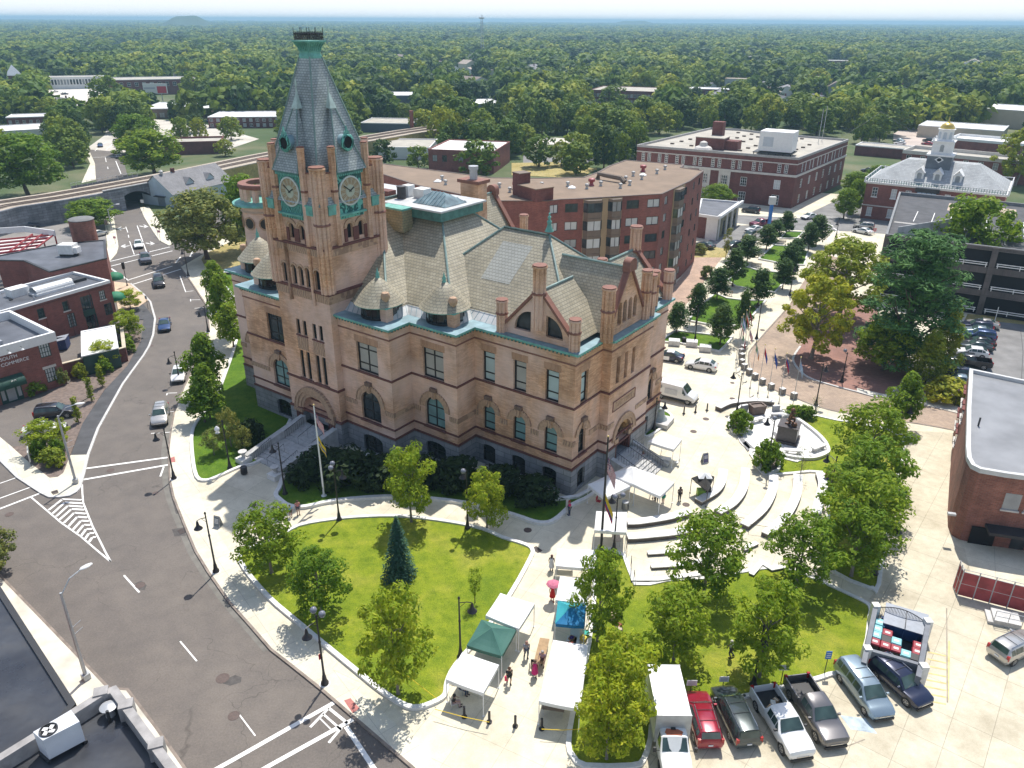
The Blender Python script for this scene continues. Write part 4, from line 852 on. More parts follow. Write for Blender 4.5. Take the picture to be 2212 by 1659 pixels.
text_mesh('CITY HALL',.72,TERRA,'carved_letters',po,TB@Matrix.Translation((3.35,.03,8.3))@Matrix(((1,0,0,0),(0,0,1,0),(0,1,0,0),(0,0,0,1))),.045,font_w=1.1)
# other buildings
REDB=brickmat('red_brick',(.20,.062,.05),(.27,.09,.07),(.23,.14,.12),.42,.14,.014,.18,bst=.3)
REDD=brickmat('red_brick_dark',(.13,.042,.038),(.19,.062,.052),(.15,.09,.08),.42,.14,.014,.2,bst=.3)
REDP=brickmat('red_brick_old',(.22,.075,.05),(.32,.12,.08),(.26,.17,.14),.42,.14,.016,.3,bst=.4)
TANP=mat('tan_panel',(.37,.27,.16),.8,.08,.6); BRNP=mat('brown_panel',(.17,.13,.10),.8,.1,1)
GRAVR=mat('gravel_roof',(.225,.165,.118),.95,.14,.35); PALER=mat('pale_roof',(.40,.37,.315),.9,.16,.25); WHITER=mat('white_roof',(.74,.73,.70),.7,.08,.2)
STONEW=mat('limestone',(.55,.52,.48),.7,.12,1); WHT=mat('white_trim',(.72,.72,.71),.5,.05,2)
def m_blackroof():
 m,nt,b=nodes('black_membrane'); co=objc(nt); f=noisef(nt,co,.22,5,.6)
 nt.links.new(ramp(nt,f,[(.35,(.022,.023,.028)),(.6,(.05,.053,.06)),(.75,(.11,.115,.125))]),b.inputs['Base Color'])
 br=nd(nt,'ShaderNodeTexBrick',Scale=1.0); br.offset=0; br.inputs['Brick Width'].default_value=40; br.inputs['Row Height'].default_value=3; br.inputs['Mortar Size'].default_value=.03; nt.links.new(rot2(nt,co,R(30)),br.inputs['Vector'])
 nt.links.new(ramp(nt,noisef(nt,co,.5,4),[(.3,(.22,)*3),(.7,(.5,)*3)]),b.inputs['Roughness']); bump(nt,b,br.outputs['Fac'],-.3,.03); b.inputs['Specular IOR Level'].default_value=.7; MATS['black_membrane']=m; return m
BLKR=m_blackroof()
GW=[glassmat('glass_a',(.03,.04,.045)),mat('blind_pale',(.50,.52,.52),.35,.15,.5,spec=.6),glassmat('glass_b',(.015,.018,.02)),mat('blind_grey',(.27,.29,.30),.3,.2,.6,spec=.7)]
WPM={}
def winproto(w,h,mull,mf,gi,sill=None):
 k=(round(w,2),round(h,2),mull,mf.name,gi,sill.name if sill else '')
 if k not in WPM:
  T=Matrix.Identity(4); hd=dict(s=0,w=w,z0=0,z1=h,d=.12); f,g=win_geo(T,hd,mf,GW[gi],fw=.09,mull=mull,sill=.08 if sill else None,msill=sill)
  a=f.obj('window'); b=g.obj('pane'); WPM[k]=(a.data,b.data); bpy.data.objects.remove(a); bpy.data.objects.remove(b)
 return WPM[k]
def putwin(parent,T,s,z,w,h,mull,mf,gi,sill=None):
 a,b=winproto(w,h,mull,mf,gi,sill); o=bpy.data.objects.new('window',a); C.objects.link(o); o.parent=parent; o.matrix_local=T@Matrix.Translation((s,0,z))
 p=bpy.data.objects.new('pane',b); C.objects.link(p); p.parent=o; return o
wr=random.Random(11)
def bldg(name,label,cat,poly,z1,wall,roof,edges={},par=.5,cop=None,z0=-.4,rz=None,base=None,parw=.3,group=None):
 P=[Vector(p).to_2d() for p in poly]
 if sum(P[i-1].x*P[i].y-P[i].x*P[i-1].y for i in range(len(P)))<0: P.reverse()
 d=P[1]-P[0]; rz=math.atan2(d.y,d.x) if rz is None else rz
 o=P[0]; root=thing(name,label,cat,(o.x,o.y,0),rz,group); c,s=math.cos(-rz),math.sin(-rz)
 L=[Vector(((p.x-o.x)*c-(p.y-o.y)*s,(p.x-o.x)*s+(p.y-o.y)*c)) for p in P]; n=len(L)
 w=MB(); Ts=[]; wins=[]
 for i in range(n):
  a,b=L[i],L[(i+1)%n]; dd=(b-a); ln=dd.length; dd=dd/ln; hl=[]
  for (pos,ww,za,zb,mull,mf,gl,sill) in edges.get(i,[]):
   if isinstance(pos,int): pos=[(k+.5)/pos for k in range(pos)]
   for f in pos:
    if f*ln-ww/2<.1 or f*ln+ww/2>ln-.1: continue
    hl.append(dict(s=f*ln,w=ww,z0=za,z1=zb,d=.12)); wins.append((i,f*ln,za,ww,zb-za,mull,mf,gl,sill))
  Ts.append(facade(w,wall[i] if isinstance(wall,dict) and i in wall else (wall['*'] if isinstance(wall,dict) else wall),a,dd,ln,z0,z1,hl))
 w.obj('wall',root)
 r=MB(); r.prism([tuple(p) for p in offs(L,.02,True)],z1-par-.1,z1-par,roof,side=False); rr=r.obj('roof',root)
 if par>0:
  q_=MB(); q_.wallp(offs(L,parw/2-.04,True),parw+.08,z1-par-.05,z1+.06,cop or WHT,True); q_.obj('parapet',root)
 for (i,s_,za,ww,hh,mull,mf,gl,sill) in wins: putwin(root,Ts[i],s_,za,ww,hh,mull,mf,wr.choice(gl) if isinstance(gl,(list,tuple)) else gl,sill)
 return root,L,Ts
BLK=mat('frame_black',(.03,.03,.032),.5,0); GRNF=mat('frame_green',(.02,.06,.05),.5,.1)
def roofbits(root,items,inv):
 for (nm,u,v,z,fn) in items:
  p=inv@G(u,v,z); m=MB(); fn(m,p); m.obj(nm,root)
def invm(root): return (Matrix.Translation(root.location)@Matrix.Rotation(root.rotation_euler.z,4,'Z')).inverted()
za=18.4; AP=GL([(813,372),(900,400),(1060,434),(1183,434),(1210,431),(1260,429),(1345,424),(1430,419),(1491,391),(1520,369),(1472,362),(1477,356),(1352,346),(1315,359),(1292,372),(1260,383),(1165,385),(1065,384),(940,368),(815,352)],za)
fl=[(1.2+3*k,2.65+3*k) for k in range(6)]
def rows(pos,w,mull=(1,0),mf=BLK,gl=(0,1,3,1),sill=None,f=fl): return [(pos,w,a,b,mull,mf,gl,sill) for a,b in f]
apt,L,Ts=bldg('apartment_block','six storey red brick apartment block with brown gravel roof and tan bays behind the hall','apartment block',AP,za,REDB,GRAVR,
 {3:rows([.5],1.6),4:rows([.5],2.2),6:rows([.27,.80],2.3),7:rows([.16,.86],1.3),8:rows([.32,.72],1.2)},par=.02,cop=mat('roof_edge',(.12,.085,.07),.7,.1))
for ei,segs in ((5,((.0,.5),(.62,1.0))),(7,((.42,.68),))):
 T=Ts[ei]; a=L[ei]; b=L[ei+1]; ln=(b-a).length
 m=MB()
 if ei==5: m.box(.05,-.05,-.2,ln-.05,.12,za-.1,TANP,T)
 else: m.box(ln*.40,-.05,-.2,ln*.80,.12,za-.1,TANP,T)
 for f0,f1 in segs:
  x0,x1=ln*f0+.1,ln*f1-.1
  for k in range(6): m.add([(x,y,z) for z in (3*k+.2,3*k+1.15) for x,y in ((x0,.1),(x1,.1),(x1-.5,.9),(x0+.5,.9))]+[(x,y,z) for z in (3*k+2.7,3*k+3.15) for x,y in ((x0,.1),(x1,.1),(x1-.5,.9),(x0+.5,.9))],[(0,1,2,3)[::-1],(4,5,6,7),(0,3,7,4),(3,2,6,7),(2,1,5,6),(8,9,10,11)[::-1],(12,13,14,15),(8,11,15,12),(11,10,14,15),(10,9,13,14)],BRNP,T)
 bay=m.obj('bay_window',apt)
 for f0,f1 in segs:
  x0,x1=ln*f0+.1,ln*f1-.1
  for k in range(6):
   g=MB(); z0_,z1_=3*k+1.15,3*k+2.7; pts=((x0,.08),(x0+.45,.84),(x1-.45,.84),(x1,.08)); gm_=GW[wr.choice((1,1,3,0))]
   for j in range(3): (xa,ya),(xb,yb)=pts[j],pts[j+1]; g.add([(xa,ya,z0_),(xb,yb,z0_),(xb,yb,z1_),(xa,ya,z1_)],[(0,1,2,3)],gm_ if j==1 else GW[0],T)
   for x,y in pts: g.box(x-.05,y-.05,z0_,x+.05,y+.05,z1_,BLK,T)
   xm=(x0+x1)/2; g.box(xm-.04,.8,z0_,xm+.04,.9,z1_,BLK,T); g.obj('pane',bay)
I_=invm(apt); RV=mat('vent_red',(.30,.05,.06),.5,.1); VG=mat('vent_grey',(.38,.38,.37),.5,.15)
def vent(m,p,r=.35,h=.9,mm=VG): m.lathe([(r*.9,0),(r*.55,.3),(r*.55,h*.5),(r,h*.55),(r,h*.9),(r*.5,h)],mm,p,8)
its=[]
R4=lambda x,y:(940.1+x/4,359.4+y/4)
for x,y in ((60,100),(90,140),(335,130),(370,160),(555,165),(645,205),(920,160),(980,200),(1145,155),(1310,175),(1430,150),(1600,170),(1680,145),(1710,65),(1785,95),(1645,105),(1915,45),(1985,10)): its.append(('roof_vent',*R4(x,y+18),za,lambda m,p:vent(m,p)))
for x,y in ((695,180),(1350,150),(1795,30)): its.append(('roof_vent',*R4(x,y+15),za,lambda m,p:vent(m,p,.6,1.3,RV)))
for x,y in ((20,125),(1180,180),(1795,70)): its.append(('roof_hatch',*R4(x,y+8),za,lambda m,p:m.lathe([(.9,0),(.9,.1),(.2,.45)],WHT,p,4)))
its.append(('flue_duct',*R4(1410,110),za,lambda m,p:m.tube([p+Vector((-.2,0,0)),p+Vector((0,0,1.0)),p+Vector((1.2,.3,.9)),p+Vector((5.0,1.0,.8)),p+Vector((5.8,1.1,.2))],[.5,.45,.42,.45,.55],BRNP,8)))
roofbits(apt,its,I_)
m=MB(); p=I_@G(*R4(740,245),za); m.box(p.x-1,p.y-1,za-.1,p.x+1,p.y+1.2,za+3.6,REDD); m.box(p.x+1,p.y-1.4,za-.1,p.x+6,p.y+2.2,za+1.9,REDD); m.box(p.x-1.1,p.y-1.1,za+3.6,p.x+1.1,p.y+1.3,za+3.75,BRNP); m.box(p.x+1,p.y-1.5,za+1.9,p.x+6.1,p.y+2.3,za+2.05,GRAVR); m.obj('roof_house',apt)
zc=13.2; CP=GL([(1377,312.6),(1725,341),(1833,301),(1670,288),(1600,279),(1535,276)],zc)
pr=[.045,.085,.155,.2,.27,.31,.385,.42,.5,.54,.625,.665,.75,.79,.9,.94]; pl_=[.16,.31,.455,.58,.70,.90]
court,L,Ts=bldg('brick_office','long dark brick office with stone bands and tall white unit on flat roof','office building',CP,zc,REDD,PALER,
 {0:[(pr,.95,9.0,11.2,(1,3),WHT,(0,2),None),(pl_,1.7,4.7,7.1,(2,2),WHT,(0,2,1),None),(pl_,1.9,.6,3.2,(2,2),WHT,(0,2),None)],
 1:[([.1,.16,.24,.3,.39,.45,.53,.59,.68,.74,.83,.89],.95,9.0,11.2,(1,2),WHT,(0,3),None),([.12,.27,.41,.54,.68,.8,.92],1.5,4.8,7.1,(1,2),WHT,(0,2,3),None),([.12,.27,.41,.54,.68,.8,.92],1.5,.8,3.0,(1,2),WHT,(0,2,3),None)]},par=.5,cop=mat('coping_grey',(.34,.33,.32),.7,.15))
m=MB(); belt(m,[tuple(p) for p in L],11.35,11.6,.06,STONEW); belt(m,[tuple(p) for p in L],8.2,8.75,.25,STONEW)
ln=(L[1]-L[0]).length
for f in pl_[:4]: m.box(f*ln-1.6,.0,.0,f*ln-.96,.06,8.2,STONEW,Ts[0]); m.box(f*ln+.96,.0,.0,f*ln+1.6,.06,8.2,STONEW,Ts[0]); m.box(f*ln-.95,.0,3.4,f*ln+.95,.05,4.6,STONEW,Ts[0]); m.box(f*ln-.95,0,7.15,f*ln+.95,.05,8.2,STONEW,Ts[0])
m.obj('stone_band',court)
I_=invm(court); R24=lambda x,y:(1327.2+x/4,248.8+y/4)
m=MB(); p=I_@G(*R24(1400,330),zc); m.T=Matrix.Translation((p.x,p.y,zc-.4)); m.box(-4.3,-3,1.2,4.3,3.4,6.2,WHT); m.box(-5.5,-3.6,.7,4.6,3.6,.95,BLK); 
for k in range(6): m.box(-5.3+1.9*k,-3.4,0,-5.1+1.9*k,-3.2,.8,BLK)
m.box(-3.2,-3.05,2.4,-.6,-3.0,4.8,mat('louvre',(.46,.50,.54),.5,.05)); m.obj('roof_unit',court)
m=MB(); p=I_@G(*R24(840,270),zc); m.T=Matrix.Translation((p.x,p.y,zc-.5)); m.box(-4,-2.5,0,4,3,3.0,REDD); m.box(-4.1,-2.6,3.0,4.1,3.1,3.2,PALER); m.box(4,-1,0,7.5,3,2.4,REDD); m.box(-1.2,3,0,1.8,5.5,6.8,REDD); m.obj('roof_house',court)
m=MB(); p=I_@G(*R24(770,290),zc); m.T=Matrix.Translation((p.x,p.y-.3,zc)); m.lathe([(2.6,0),(2.2,.5),(1.2,.9),(1.0,1.8),(.3,2.1)],STONEW,n=10); m.obj('roof_emblem',court)
m=MB()
for x,y in ((500,250),(580,230),(655,212),(665,268),(725,195),(1070,155),(1060,200),(1120,185),(1185,168),(1180,212),(1240,192),(1115,232),(1220,268),(1155,288),(915,293),(1050,250),(1570,225),(1620,208),(1570,300),(1630,283),(1685,260),(1085,310)):
 p=I_@G(*R24(x,y),zc-.5); m.cbox((p.x,p.y,zc-.5),(1.0,.8,.35),mat('vent_brown',(.10,.075,.06),.7,0))
m.obj('roof_vent',court)
m=MB()
for x,y,h in ((1760,240,9),(1792,225,9.5)): p=I_@G(*R24(x,y),zc-.5); m.tube([(p.x,p.y,zc-.5),(p.x,p.y,zc+h)],.08,STEEL,5)
m.obj('antenna',court)
sm,L,Ts=bldg('low_shop','low modern building with grey flat roof and white front pier beside the car park','building',GL([(1507,461),(1552,467.5),(1598,436),(1515,429)],5.6),5.6,{0:REDD,1:mat('olive_panel',(.16,.15,.09),.8,.2),'*':WHT},SLAB,{1:[([.3,.55,.8],1.6,.4,3.6,(1,1),BLK,(0,2),None)]},par=.3,cop=WHT)
m=MB(); lnn=(L[1]-L[0]).length; m.box(lnn-2.6,-.05,-.2,lnn+.05,.12,5.3,WHT,Ts[0]); m.box(-.3,-.3,5.05,lnn+.5,.5,5.66,WHT,Ts[0]); m.box(-.3,0,5.05,20,.5,5.66,WHT,Ts[1])
for f in (.05,.42,.68,.95): m.box(f*17-.2,.0,0,f*17+.2,.3,5.1,WHT,Ts[1])
m.obj('white_pier',sm)
zm=9.3; a=G(1873,391,zm).xy; b=G(2174,421,zm).xy; dv=(b-a).normalized(); nv=Vector((-dv.y,dv.x)); D=20
mem,L,Ts=bldg('museum','red brick hall with slate hip roof, three dormers and gold domed white cupola','museum',[a,b,b+nv*D,a+nv*D],zm,REDB,SLAB,
 {0:[([.075,.22,.325,.61,.73,.89],1.25,5.7,8.0,(1,2),WHT,(1,3,0),WHT),([.06,.22,.36],1.25,1.0,3.1,(1,2),WHT,(1,0),WHT)],3:[(5,1.2,5.7,8,(1,2),WHT,(0,1),WHT)]},par=.0)
ln=(b-a).length
m=MB(); pl=[tuple(p) for p in L]; belt(m,pl,zm-.5,zm-.2,.25,WHT); belt(m,pl,zm-.2,zm+.08,.6,WHT); belt(m,pl,3.4,3.65,.12,STONEW)
m.wallp([Vector(p) for p in offs([Vector(p) for p in pl],-.4,True)],.12,zm+.85,zm+.98,WHT,True); m.wallp([Vector(p) for p in offs([Vector(p) for p in pl],-.4,True)],.1,zm+.25,zm+.32,COPD,True)
oo=offs([Vector(p) for p in pl],-.4,True)
for i in range(4):
 e=(oo[(i+1)%4]-oo[i]); n_=int(e.length/.55)
 for k in range(n_): p=oo[i]+e*(k/n_); m.cbox((p.x,p.y,zm+.08),(.12,.12,.8) if k%6 else (.3,.3,.95),WHT if k%6==0 else COPD)
m.obj('cornice',mem)
MSL=brickmat('museum_slate',(.34,.355,.36),(.42,.435,.44),(.25,.26,.27),.5,.3,.02,.15)
m=MB(); B=[(0,0),(ln,0),(ln,D),(0,D)]; h_=7.2; rx=7.2; zt=zm+4.9; Tp=[(rx,h_+1),(ln-rx,h_+1),(ln-rx,D-h_-1),(rx,D-h_-1)]
m.add([(*p,zm+.1) for p in B]+[(*p,zt) for p in Tp],[(0,1,5,4),(1,2,6,5),(2,3,7,6),(3,0,4,7),(4,5,6,7)],MSL); m.obj('hip_roof',mem)
for f in (.37,.50,.645):
 m=MB(); m.T=Matrix.Translation((ln*f,2.6,zm)); m.add([(-.9,-.4,.9),(.9,-.4,.9),(.9,-.4,3.0),(0,-.4,3.9),(-.9,-.4,3.0),(-.9,4.5,.9),(.9,4.5,.9),(.9,4.5,3.0),(0,4.5,3.9),(-.9,4.5,3.0)],[(0,1,2,3,4),(1,6,7,2),(5,0,4,9)],WHT); m.add([(-1.15,-.7,2.75),(0,-.7,4.05),(0,5,4.05),(-1.15,5,2.75),(1.15,-.7,2.75),(1.15,5,2.75)],[(0,1,2,3),(1,4,5,2)],WHT); m.box(-1.1,-.65,2.85,1.1,-.4,3.0,WHT); d=m.obj('dormer',mem)
 m=MB(); m.T=Matrix.Translation((ln*f,2.6,zm)); m.add([(x,-.43,z) for x,z in [(-.5,1.2),(.5,1.2)]+[(.5*math.cos(t),2.4+.5*math.sin(t)) for t in [PI*k/6 for k in range(7)]]],[tuple(range(9))],GW[3]); m.obj('window',d)
cx_=ln*.475; m=MB(); m.T=Matrix.Translation((cx_,D*.42,zm+.875))@Matrix.Diagonal((.85,.85,.65,1))
m.box(-3.2,-3.2,2.5,3.2,3.2,8.6,mat('cupola_base',(.12,.14,.16),.6,.2,1)); m.box(-3.5,-3.5,8.6,3.5,3.5,9.2,WHT); m.box(-2.6,-2.6,9.2,2.6,2.6,13.8,WHT); m.box(-3.0,-3.0,13.6,3.0,3.0,14.0,WHT); m.lathe([(2.3,14),(2.1,14.2),(2.1,17.6),(2.4,17.8),(2.4,18.1),(1.9,18.2)],WHT,n=8,ph=PI/8)
for s_ in (-1,1):
 for t_ in (-1,1): m.lathe([(.3,14),(.15,14.5),(.28,14.8),(.05,15.2)],WHT,(s_*2.5,t_*2.5,0),6)
cup=m.obj('cupola',mem,35); m=MB(); m.T=Matrix.Translation((cx_,D*.42,zm+.875))@Matrix.Diagonal((.85,.85,.65,1))
m.lathe([(1.9,18.15),(1.85,18.8),(1.5,19.6),(.9,20.1),(.35,20.3),(.3,20.8),(.12,21.2),(.05,22.4)],mat('gold_dome',(.62,.44,.12),.3,.1,1,metal=.6),n=16); m.obj('dome',cup,50)
m=MB(); m.T=Matrix.Translation((cx_,D*.42,zm+.875))@Matrix.Diagonal((.85,.85,.65,1))
for k in range(8):
 a_=PI/4*k; M2=m.T@Matrix.Rotation(a_,4,'Z'); m.add([(x,-1.98,z) for x,z in [(-.45,14.6),(.45,14.6)]+[(.45*math.cos(t),16.6+.45*math.sin(t)) for t in [PI*j/6 for j in range(7)]]],[tuple(range(9))],mat('louvre',(.46,.50,.54),.5,.05),M2)
for k in range(2): m.add([(x,-2.64,z) for x,z in [(-.5,10.2),(.5,10.2)]+[(.5*math.cos(t),12.2+.5*math.sin(t)) for t in [PI*j/6 for j in range(7)]]],[tuple(range(9))],GW[3],m.T@Matrix.Rotation(-PI/2*k,4,'Z'))
m.add([(0,-3.24,6.2),(1.2,-3.24,7.4),(0,-3.24,8.5),(-1.2,-3.24,7.4)],[(0,1,2,3)],WHT); m.lathe([(.6,0),(.6,.06)],GW[2],T=m.T@Matrix.Translation((0,-3.24,7.4))@Matrix.Rotation(PI/2,4,'X'),n=14); m.obj('louvre',cup)
m=MB(); T=Ts[0]; x=ln*.46; m.box(x-2.2,.1,4.2,x+2.2,3.0,6.8,BLK,T); m.box(x-2.6,.05,8.1,x+2.6,.9,8.9,BLK,T); m.add([(x-2.1,3.1,6.9),(x+2.1,3.1,6.9),(x+2.1,.2,8.3),(x-2.1,.2,8.3)],[(0,1,2,3)],mat('glass_roof',(.45,.50,.52),.2,.2,.8,spec=.8),T)
for k in range(5): m.tube([T@Vector((x-2.1+1.05*k,3.12,6.95)),T@Vector((x-2.1+1.05*k,.2,8.34))],.06,BLK,4)
m.box(x-1.9,3.02,4.2,x+1.9,3.05,6.7,GW[0],T); m.obj('glass_porch',mem)
zg=hgt(G(2149,690),2149,537); GA=GL([(1905,489),(1914,506),(2212,542),(2420,566)],zg); u=(GA[3]-GA[1]).normalized(); nn=Vector((-u.y,u.x))
gar,L,Ts=bldg('parking_garage','concrete multi storey parking garage with dark open decks and white guard rails','parking garage',[GA[1],GA[3],GA[3]+nn*42,GA[1]+nn*42-u*2],zg,mat('gap_shade',(.008,.008,.01),.9,0),ASPH2,par=.6,cop=mat('garage_grey',(.20,.205,.21),.8,.2,1))  # solid near-black wall paints the shade between the decks
GC=brickmat('garage_concrete',(.115,.10,.095),(.135,.115,.11),(.08,.07,.07),1.2,1.2,.02,.25); ln=(L[1]-L[0]).length; m=MB(); step=zg/3
for k in range(4): m.box(-.1,-.4,k*step-.55 if k else -.3,ln,.28,(k*step+.55 if k<3 else zg-.02) if k else .15,GC,Ts[0])
for k in range(12): m.box(k*8.2-.1,-.5,-.3,k*8.2+.8,.45,zg-.1,GC,Ts[0])
m.obj('deck_edge',gar); m=MB()
for k in range(3):
 for j in range(11):
  for dz in (.85,1.2): m.box(j*8.2+1.0,.30,k*step+dz,j*8.2+7.9,.36,k*step+dz+.14,WHITE,Ts[0])
  for x in (1.2,4.4,7.7): m.box(j*8.2+x-.06,.26,k*step+.5,j*8.2+x+.06,.32,k*step+1.3,WHITE,Ts[0])
m.obj('guard_rail',gar); m=MB()
for k in range(11): m.box(3+k*3.0,5,zg-.595,3.12+k*3.0,10.5,zg-.585,PAINT); m.box(3+k*3.0,16,zg-.595,3.12+k*3.0,26,zg-.585,PAINT)
m.box(0,13.2,zg-.595,40,14.2,zg-.58,mat('deck_strip',(.35,.34,.32),.8,.2,1)); m.box(8,30,zg-.595,20,38,zg-.58,mat('tan_slab',(.45,.36,.27),.9,.1,1)); m.obj('deck_marking',gar)
m=MB(); m.add([(1.5,3,zg-.6),(9.5,6.5,zg-.6),(9.5,6.8,zg-.6),(1.5,3.3,zg-.6),(1.5,3,zg+.8),(9.5,6.5,zg+2.6),(9.5,6.8,zg+2.6),(1.5,3.3,zg+.8)],[(0,1,5,4),(1,2,6,5),(2,3,7,6),(3,0,4,7),(4,5,6,7)],mat('garage_wall',(.36,.37,.37),.8,.2,1)); m.obj('ramp_wall',gar)
zr=8.0; RBP=GL([(2096,797),(2091,880),(2089,965),(2091,988),(2100,1004),(2118,1013),(2176,1023),(2330,1043),(2330,846)],zr)
AWN=mat('brick_recess',(.16,.05,.045),.8,.2)
rb,L,Ts=bldg('brick_store','purple brown brick building with a grey membrane roof and a rounded corner beside the alley','building',RBP,zr,REDP,mat('grey_membrane',(.21,.215,.225),.45,.22,.3),{7:[(6,1.5,4.2,5.6,(1,0),WHT,(2,0),WHT)]},par=.35,cop=mat('metal_coping',(.55,.55,.54),.5,.1,1))
print('rb edges',[round((L[(i+1)%len(L)]-L[i]).length,1) for i in range(len(L))]) if 0 else None
P0=[Vector(p) for p in L]
def edge_of(u,v):   # nearest edge index to an image point on the wall top
 q_=invm(rb)@G(u,v,zr); best=min(range(len(P0)),key=lambda i:((P0[i]+P0[(i+1)%len(P0)])/2-q_.xy).length); return best
ia=edge_of(2093,840); m=MB()
for s in (1.6,3.2,6.2,7.8): 
 for z0_,z1_ in ((4.6,6.2),(1.6,3.2)): m.box(s-.55,-.02,z0_,s+.55,.02,z1_,GW[2],Ts[ia]); m.box(s-.7,.0,z0_-.18,s+.7,.18,z0_-.04,STONEW,Ts[ia]); m.box(s-.65,0,z1_,s+.65,.25,z1_+.12,AWN,Ts[ia])
m.obj('side_window',rb)
ib=edge_of(2250,1032); 
m=MB()
for s in (.4,2.2,4.6): m.box(s,-.02,4.3,s+1.35,.03,6.0,GW[3],Ts[ib]); m.box(s-.1,.0,4.12,s+1.45,.16,4.28,STONEW,Ts[ib])
m.obj('front_window',rb)
m=MB(); m.box(-.5,.01,2.2,8,1.6,2.5,mat('dark_canopy',(.03,.028,.03),.7,.2),Ts[ib]); m.box(-1.5,.01,-.2,.6,.1,2.0,DARK,Ts[ib]); m.box(2,.01,.2,3.2,.08,1.3,GW[2],Ts[ib]); m.obj('canopy',rb)
m=MB(); m.box(-3.9,.05,3.0,-3.2,.4,3.2,STEEL,Ts[ib]); m.obj('wall_lamp',rb)
vp=invm(rb)@G(2113,920,zr-.35); m=MB(); m.tube([(vp.x,vp.y,zr-.4),(vp.x,vp.y,zr+.6)],.09,BLK,8); m.obj('vent_pipe',rb)
# ---- two dark roofs in the lower left corner
bk,L,Ts=bldg('dark_roofed_building','building with a wide glossy black membrane roof left of the street','building',GL([(-230,1000),(-60,1180),(0,1271),(161,1521),(120,1570),(-230,1790)],7.4),7.4,REDD,BLKR,par=.12,cop=BLK)
cn_,L,Ts=bldg('parapet_building','flat black roofed corner building with a grey stepped stone parapet','building',GL([(-90,1690),(0,1632),(153,1537),(216,1497),(249,1484),(300,1552),(380,1660),(470,1790),(-60,1950)],8.2),8.2,mat('grey_brick',(.33,.30,.27),.8,.2),BLKR,par=.9,cop=mat('parapet_stone',(.30,.285,.275),.7,.25,1.2),parw=.42)
I_=invm(cn_); q2=lambda x,y:(x*.2833,1188.9+y*.2833); m=MB()
for (x,y) in ((960,1180),(1190,1480),(770,1085)): p=I_@G(*q2(x,y),8.2); m.T=Matrix.Translation((p.x,p.y,0))@Matrix.Rotation(math.atan2((L[5]-L[4]).y,(L[5]-L[4]).x) if 0 else 0,4,'Z'); m.box(-.4,-.35,7.2,.4,.35,8.36,mat('parapet_stone',(.30,.285,.275),.7))
m.obj('parapet_pier',cn_)
def quadbox(mb,pts,z0,z1,m,T=None):   # box from four plan corners
 mb.prism([(p.x,p.y) for p in pts],z0,z1,m)
ac=thing('rooftop_unit','white rooftop air conditioner with one round fan on the black corner roof','air conditioner',G(118,1590,7.3))
zb=7.3; c4=[G(*q2(*p),9.1) for p in ((250,1380),(540,1212),(605,1300),(325,1445))]; o=ac.location
m=MB(); m.prism([(p.x-o.x,p.y-o.y) for p in c4],.25,1.75,mat('unit_casing',(.62,.64,.67),.5,.08,1)); m.obj('casing',ac)
cc=(c4[0]+c4[3])/2*.72+(c4[1]+c4[2])/2*.28-o
m=MB(); m.lathe([(.48,1.76),(.48,1.84),(.42,1.84),(.42,1.78)],BLK,(cc.x,cc.y,0),20,cap=False); m.lathe([(.41,1.765),(.41,1.77)],DARK,(cc.x,cc.y,0),20); 
for k in range(4): m.box(-.06,0,1.775,.16,.36,1.79,WHT,Matrix.Translation((cc.x,cc.y,0))@Matrix.Rotation(PI/2*k,4,'Z'))
m.obj('fan',ac); m=MB()
for k in range(2): p=c4[k]-o; q_=c4[3-k]-o; m.tube([(p.x,p.y,.12),(q_.x,q_.y,.12)],.12,BLK,6)
m.obj('skid',ac)
p=G(*q2(825,1190),8.0); m=MB(); m.lathe([(.28,0),(.22,.3),(.22,.55),(.48,.6),(.5,.7),(.1,.85)],STEEL,(p.x,p.y,7.3),14); tag(m.obj('roof_vent',None,40),'round galvanised mushroom vent on the black corner roof','vent')
p=G(*q2(840,1310),7.3); m=MB(); m.tube([(p.x,p.y,7.3),(p.x,p.y,8.2)],.09,BLK,8); tag(m.obj('vent_pipe'),'thin black vent pipe standing on the corner roof','vent')
# ---- brick block with lettering on the left
zh=7.5; b0=G(-60,770,zh).xy; b1=G(117,718,zh).xy; b2_=G(25.6,666,zh).xy; dv=(b1-G(0,750,zh).xy).normalized(); nv=Vector((-dv.y,dv.x)); A1=b1-dv*11; 
cham,L,Ts=bldg('chamber_building','two storey red brick building with white lettering and a green awning marked 50','building',[A1,b1,b1+nv*13.5,A1+nv*13.5],zh,REDB,SLAB,
 {0:[([9.35/11],1.35,4.55,6.5,(3,2),GRNF,1,None),([9.35/11],1.35,1.0,2.95,(3,2),GRNF,1,None),([1.5/11],1.35,4.55,6.5,(3,2),GRNF,1,None)]},par=1.1,cop=WHT,parw=.35)
T=Ts[0]; m=MB()
for z in (6.5,2.95): m.box(8.5,.0,z,10.2,.05,z+.35,STONEW,T)
m.obj('lintel',cham); FLIP=Matrix(((1,0,0,0),(0,0,1,0),(0,1,0,0),(0,0,0,1)))
text_mesh('METRO SOUTH',.62,WHT,'lettering',cham,T@Matrix.Translation((3.9,.03,5.85))@FLIP,.03); text_mesh('CHAMBER OF COMMERCE',.62,WHT,'lettering',cham,T@Matrix.Translation((3.6,.03,5.1))@FLIP,.03)
m=MB(); n=8; DX=4.2
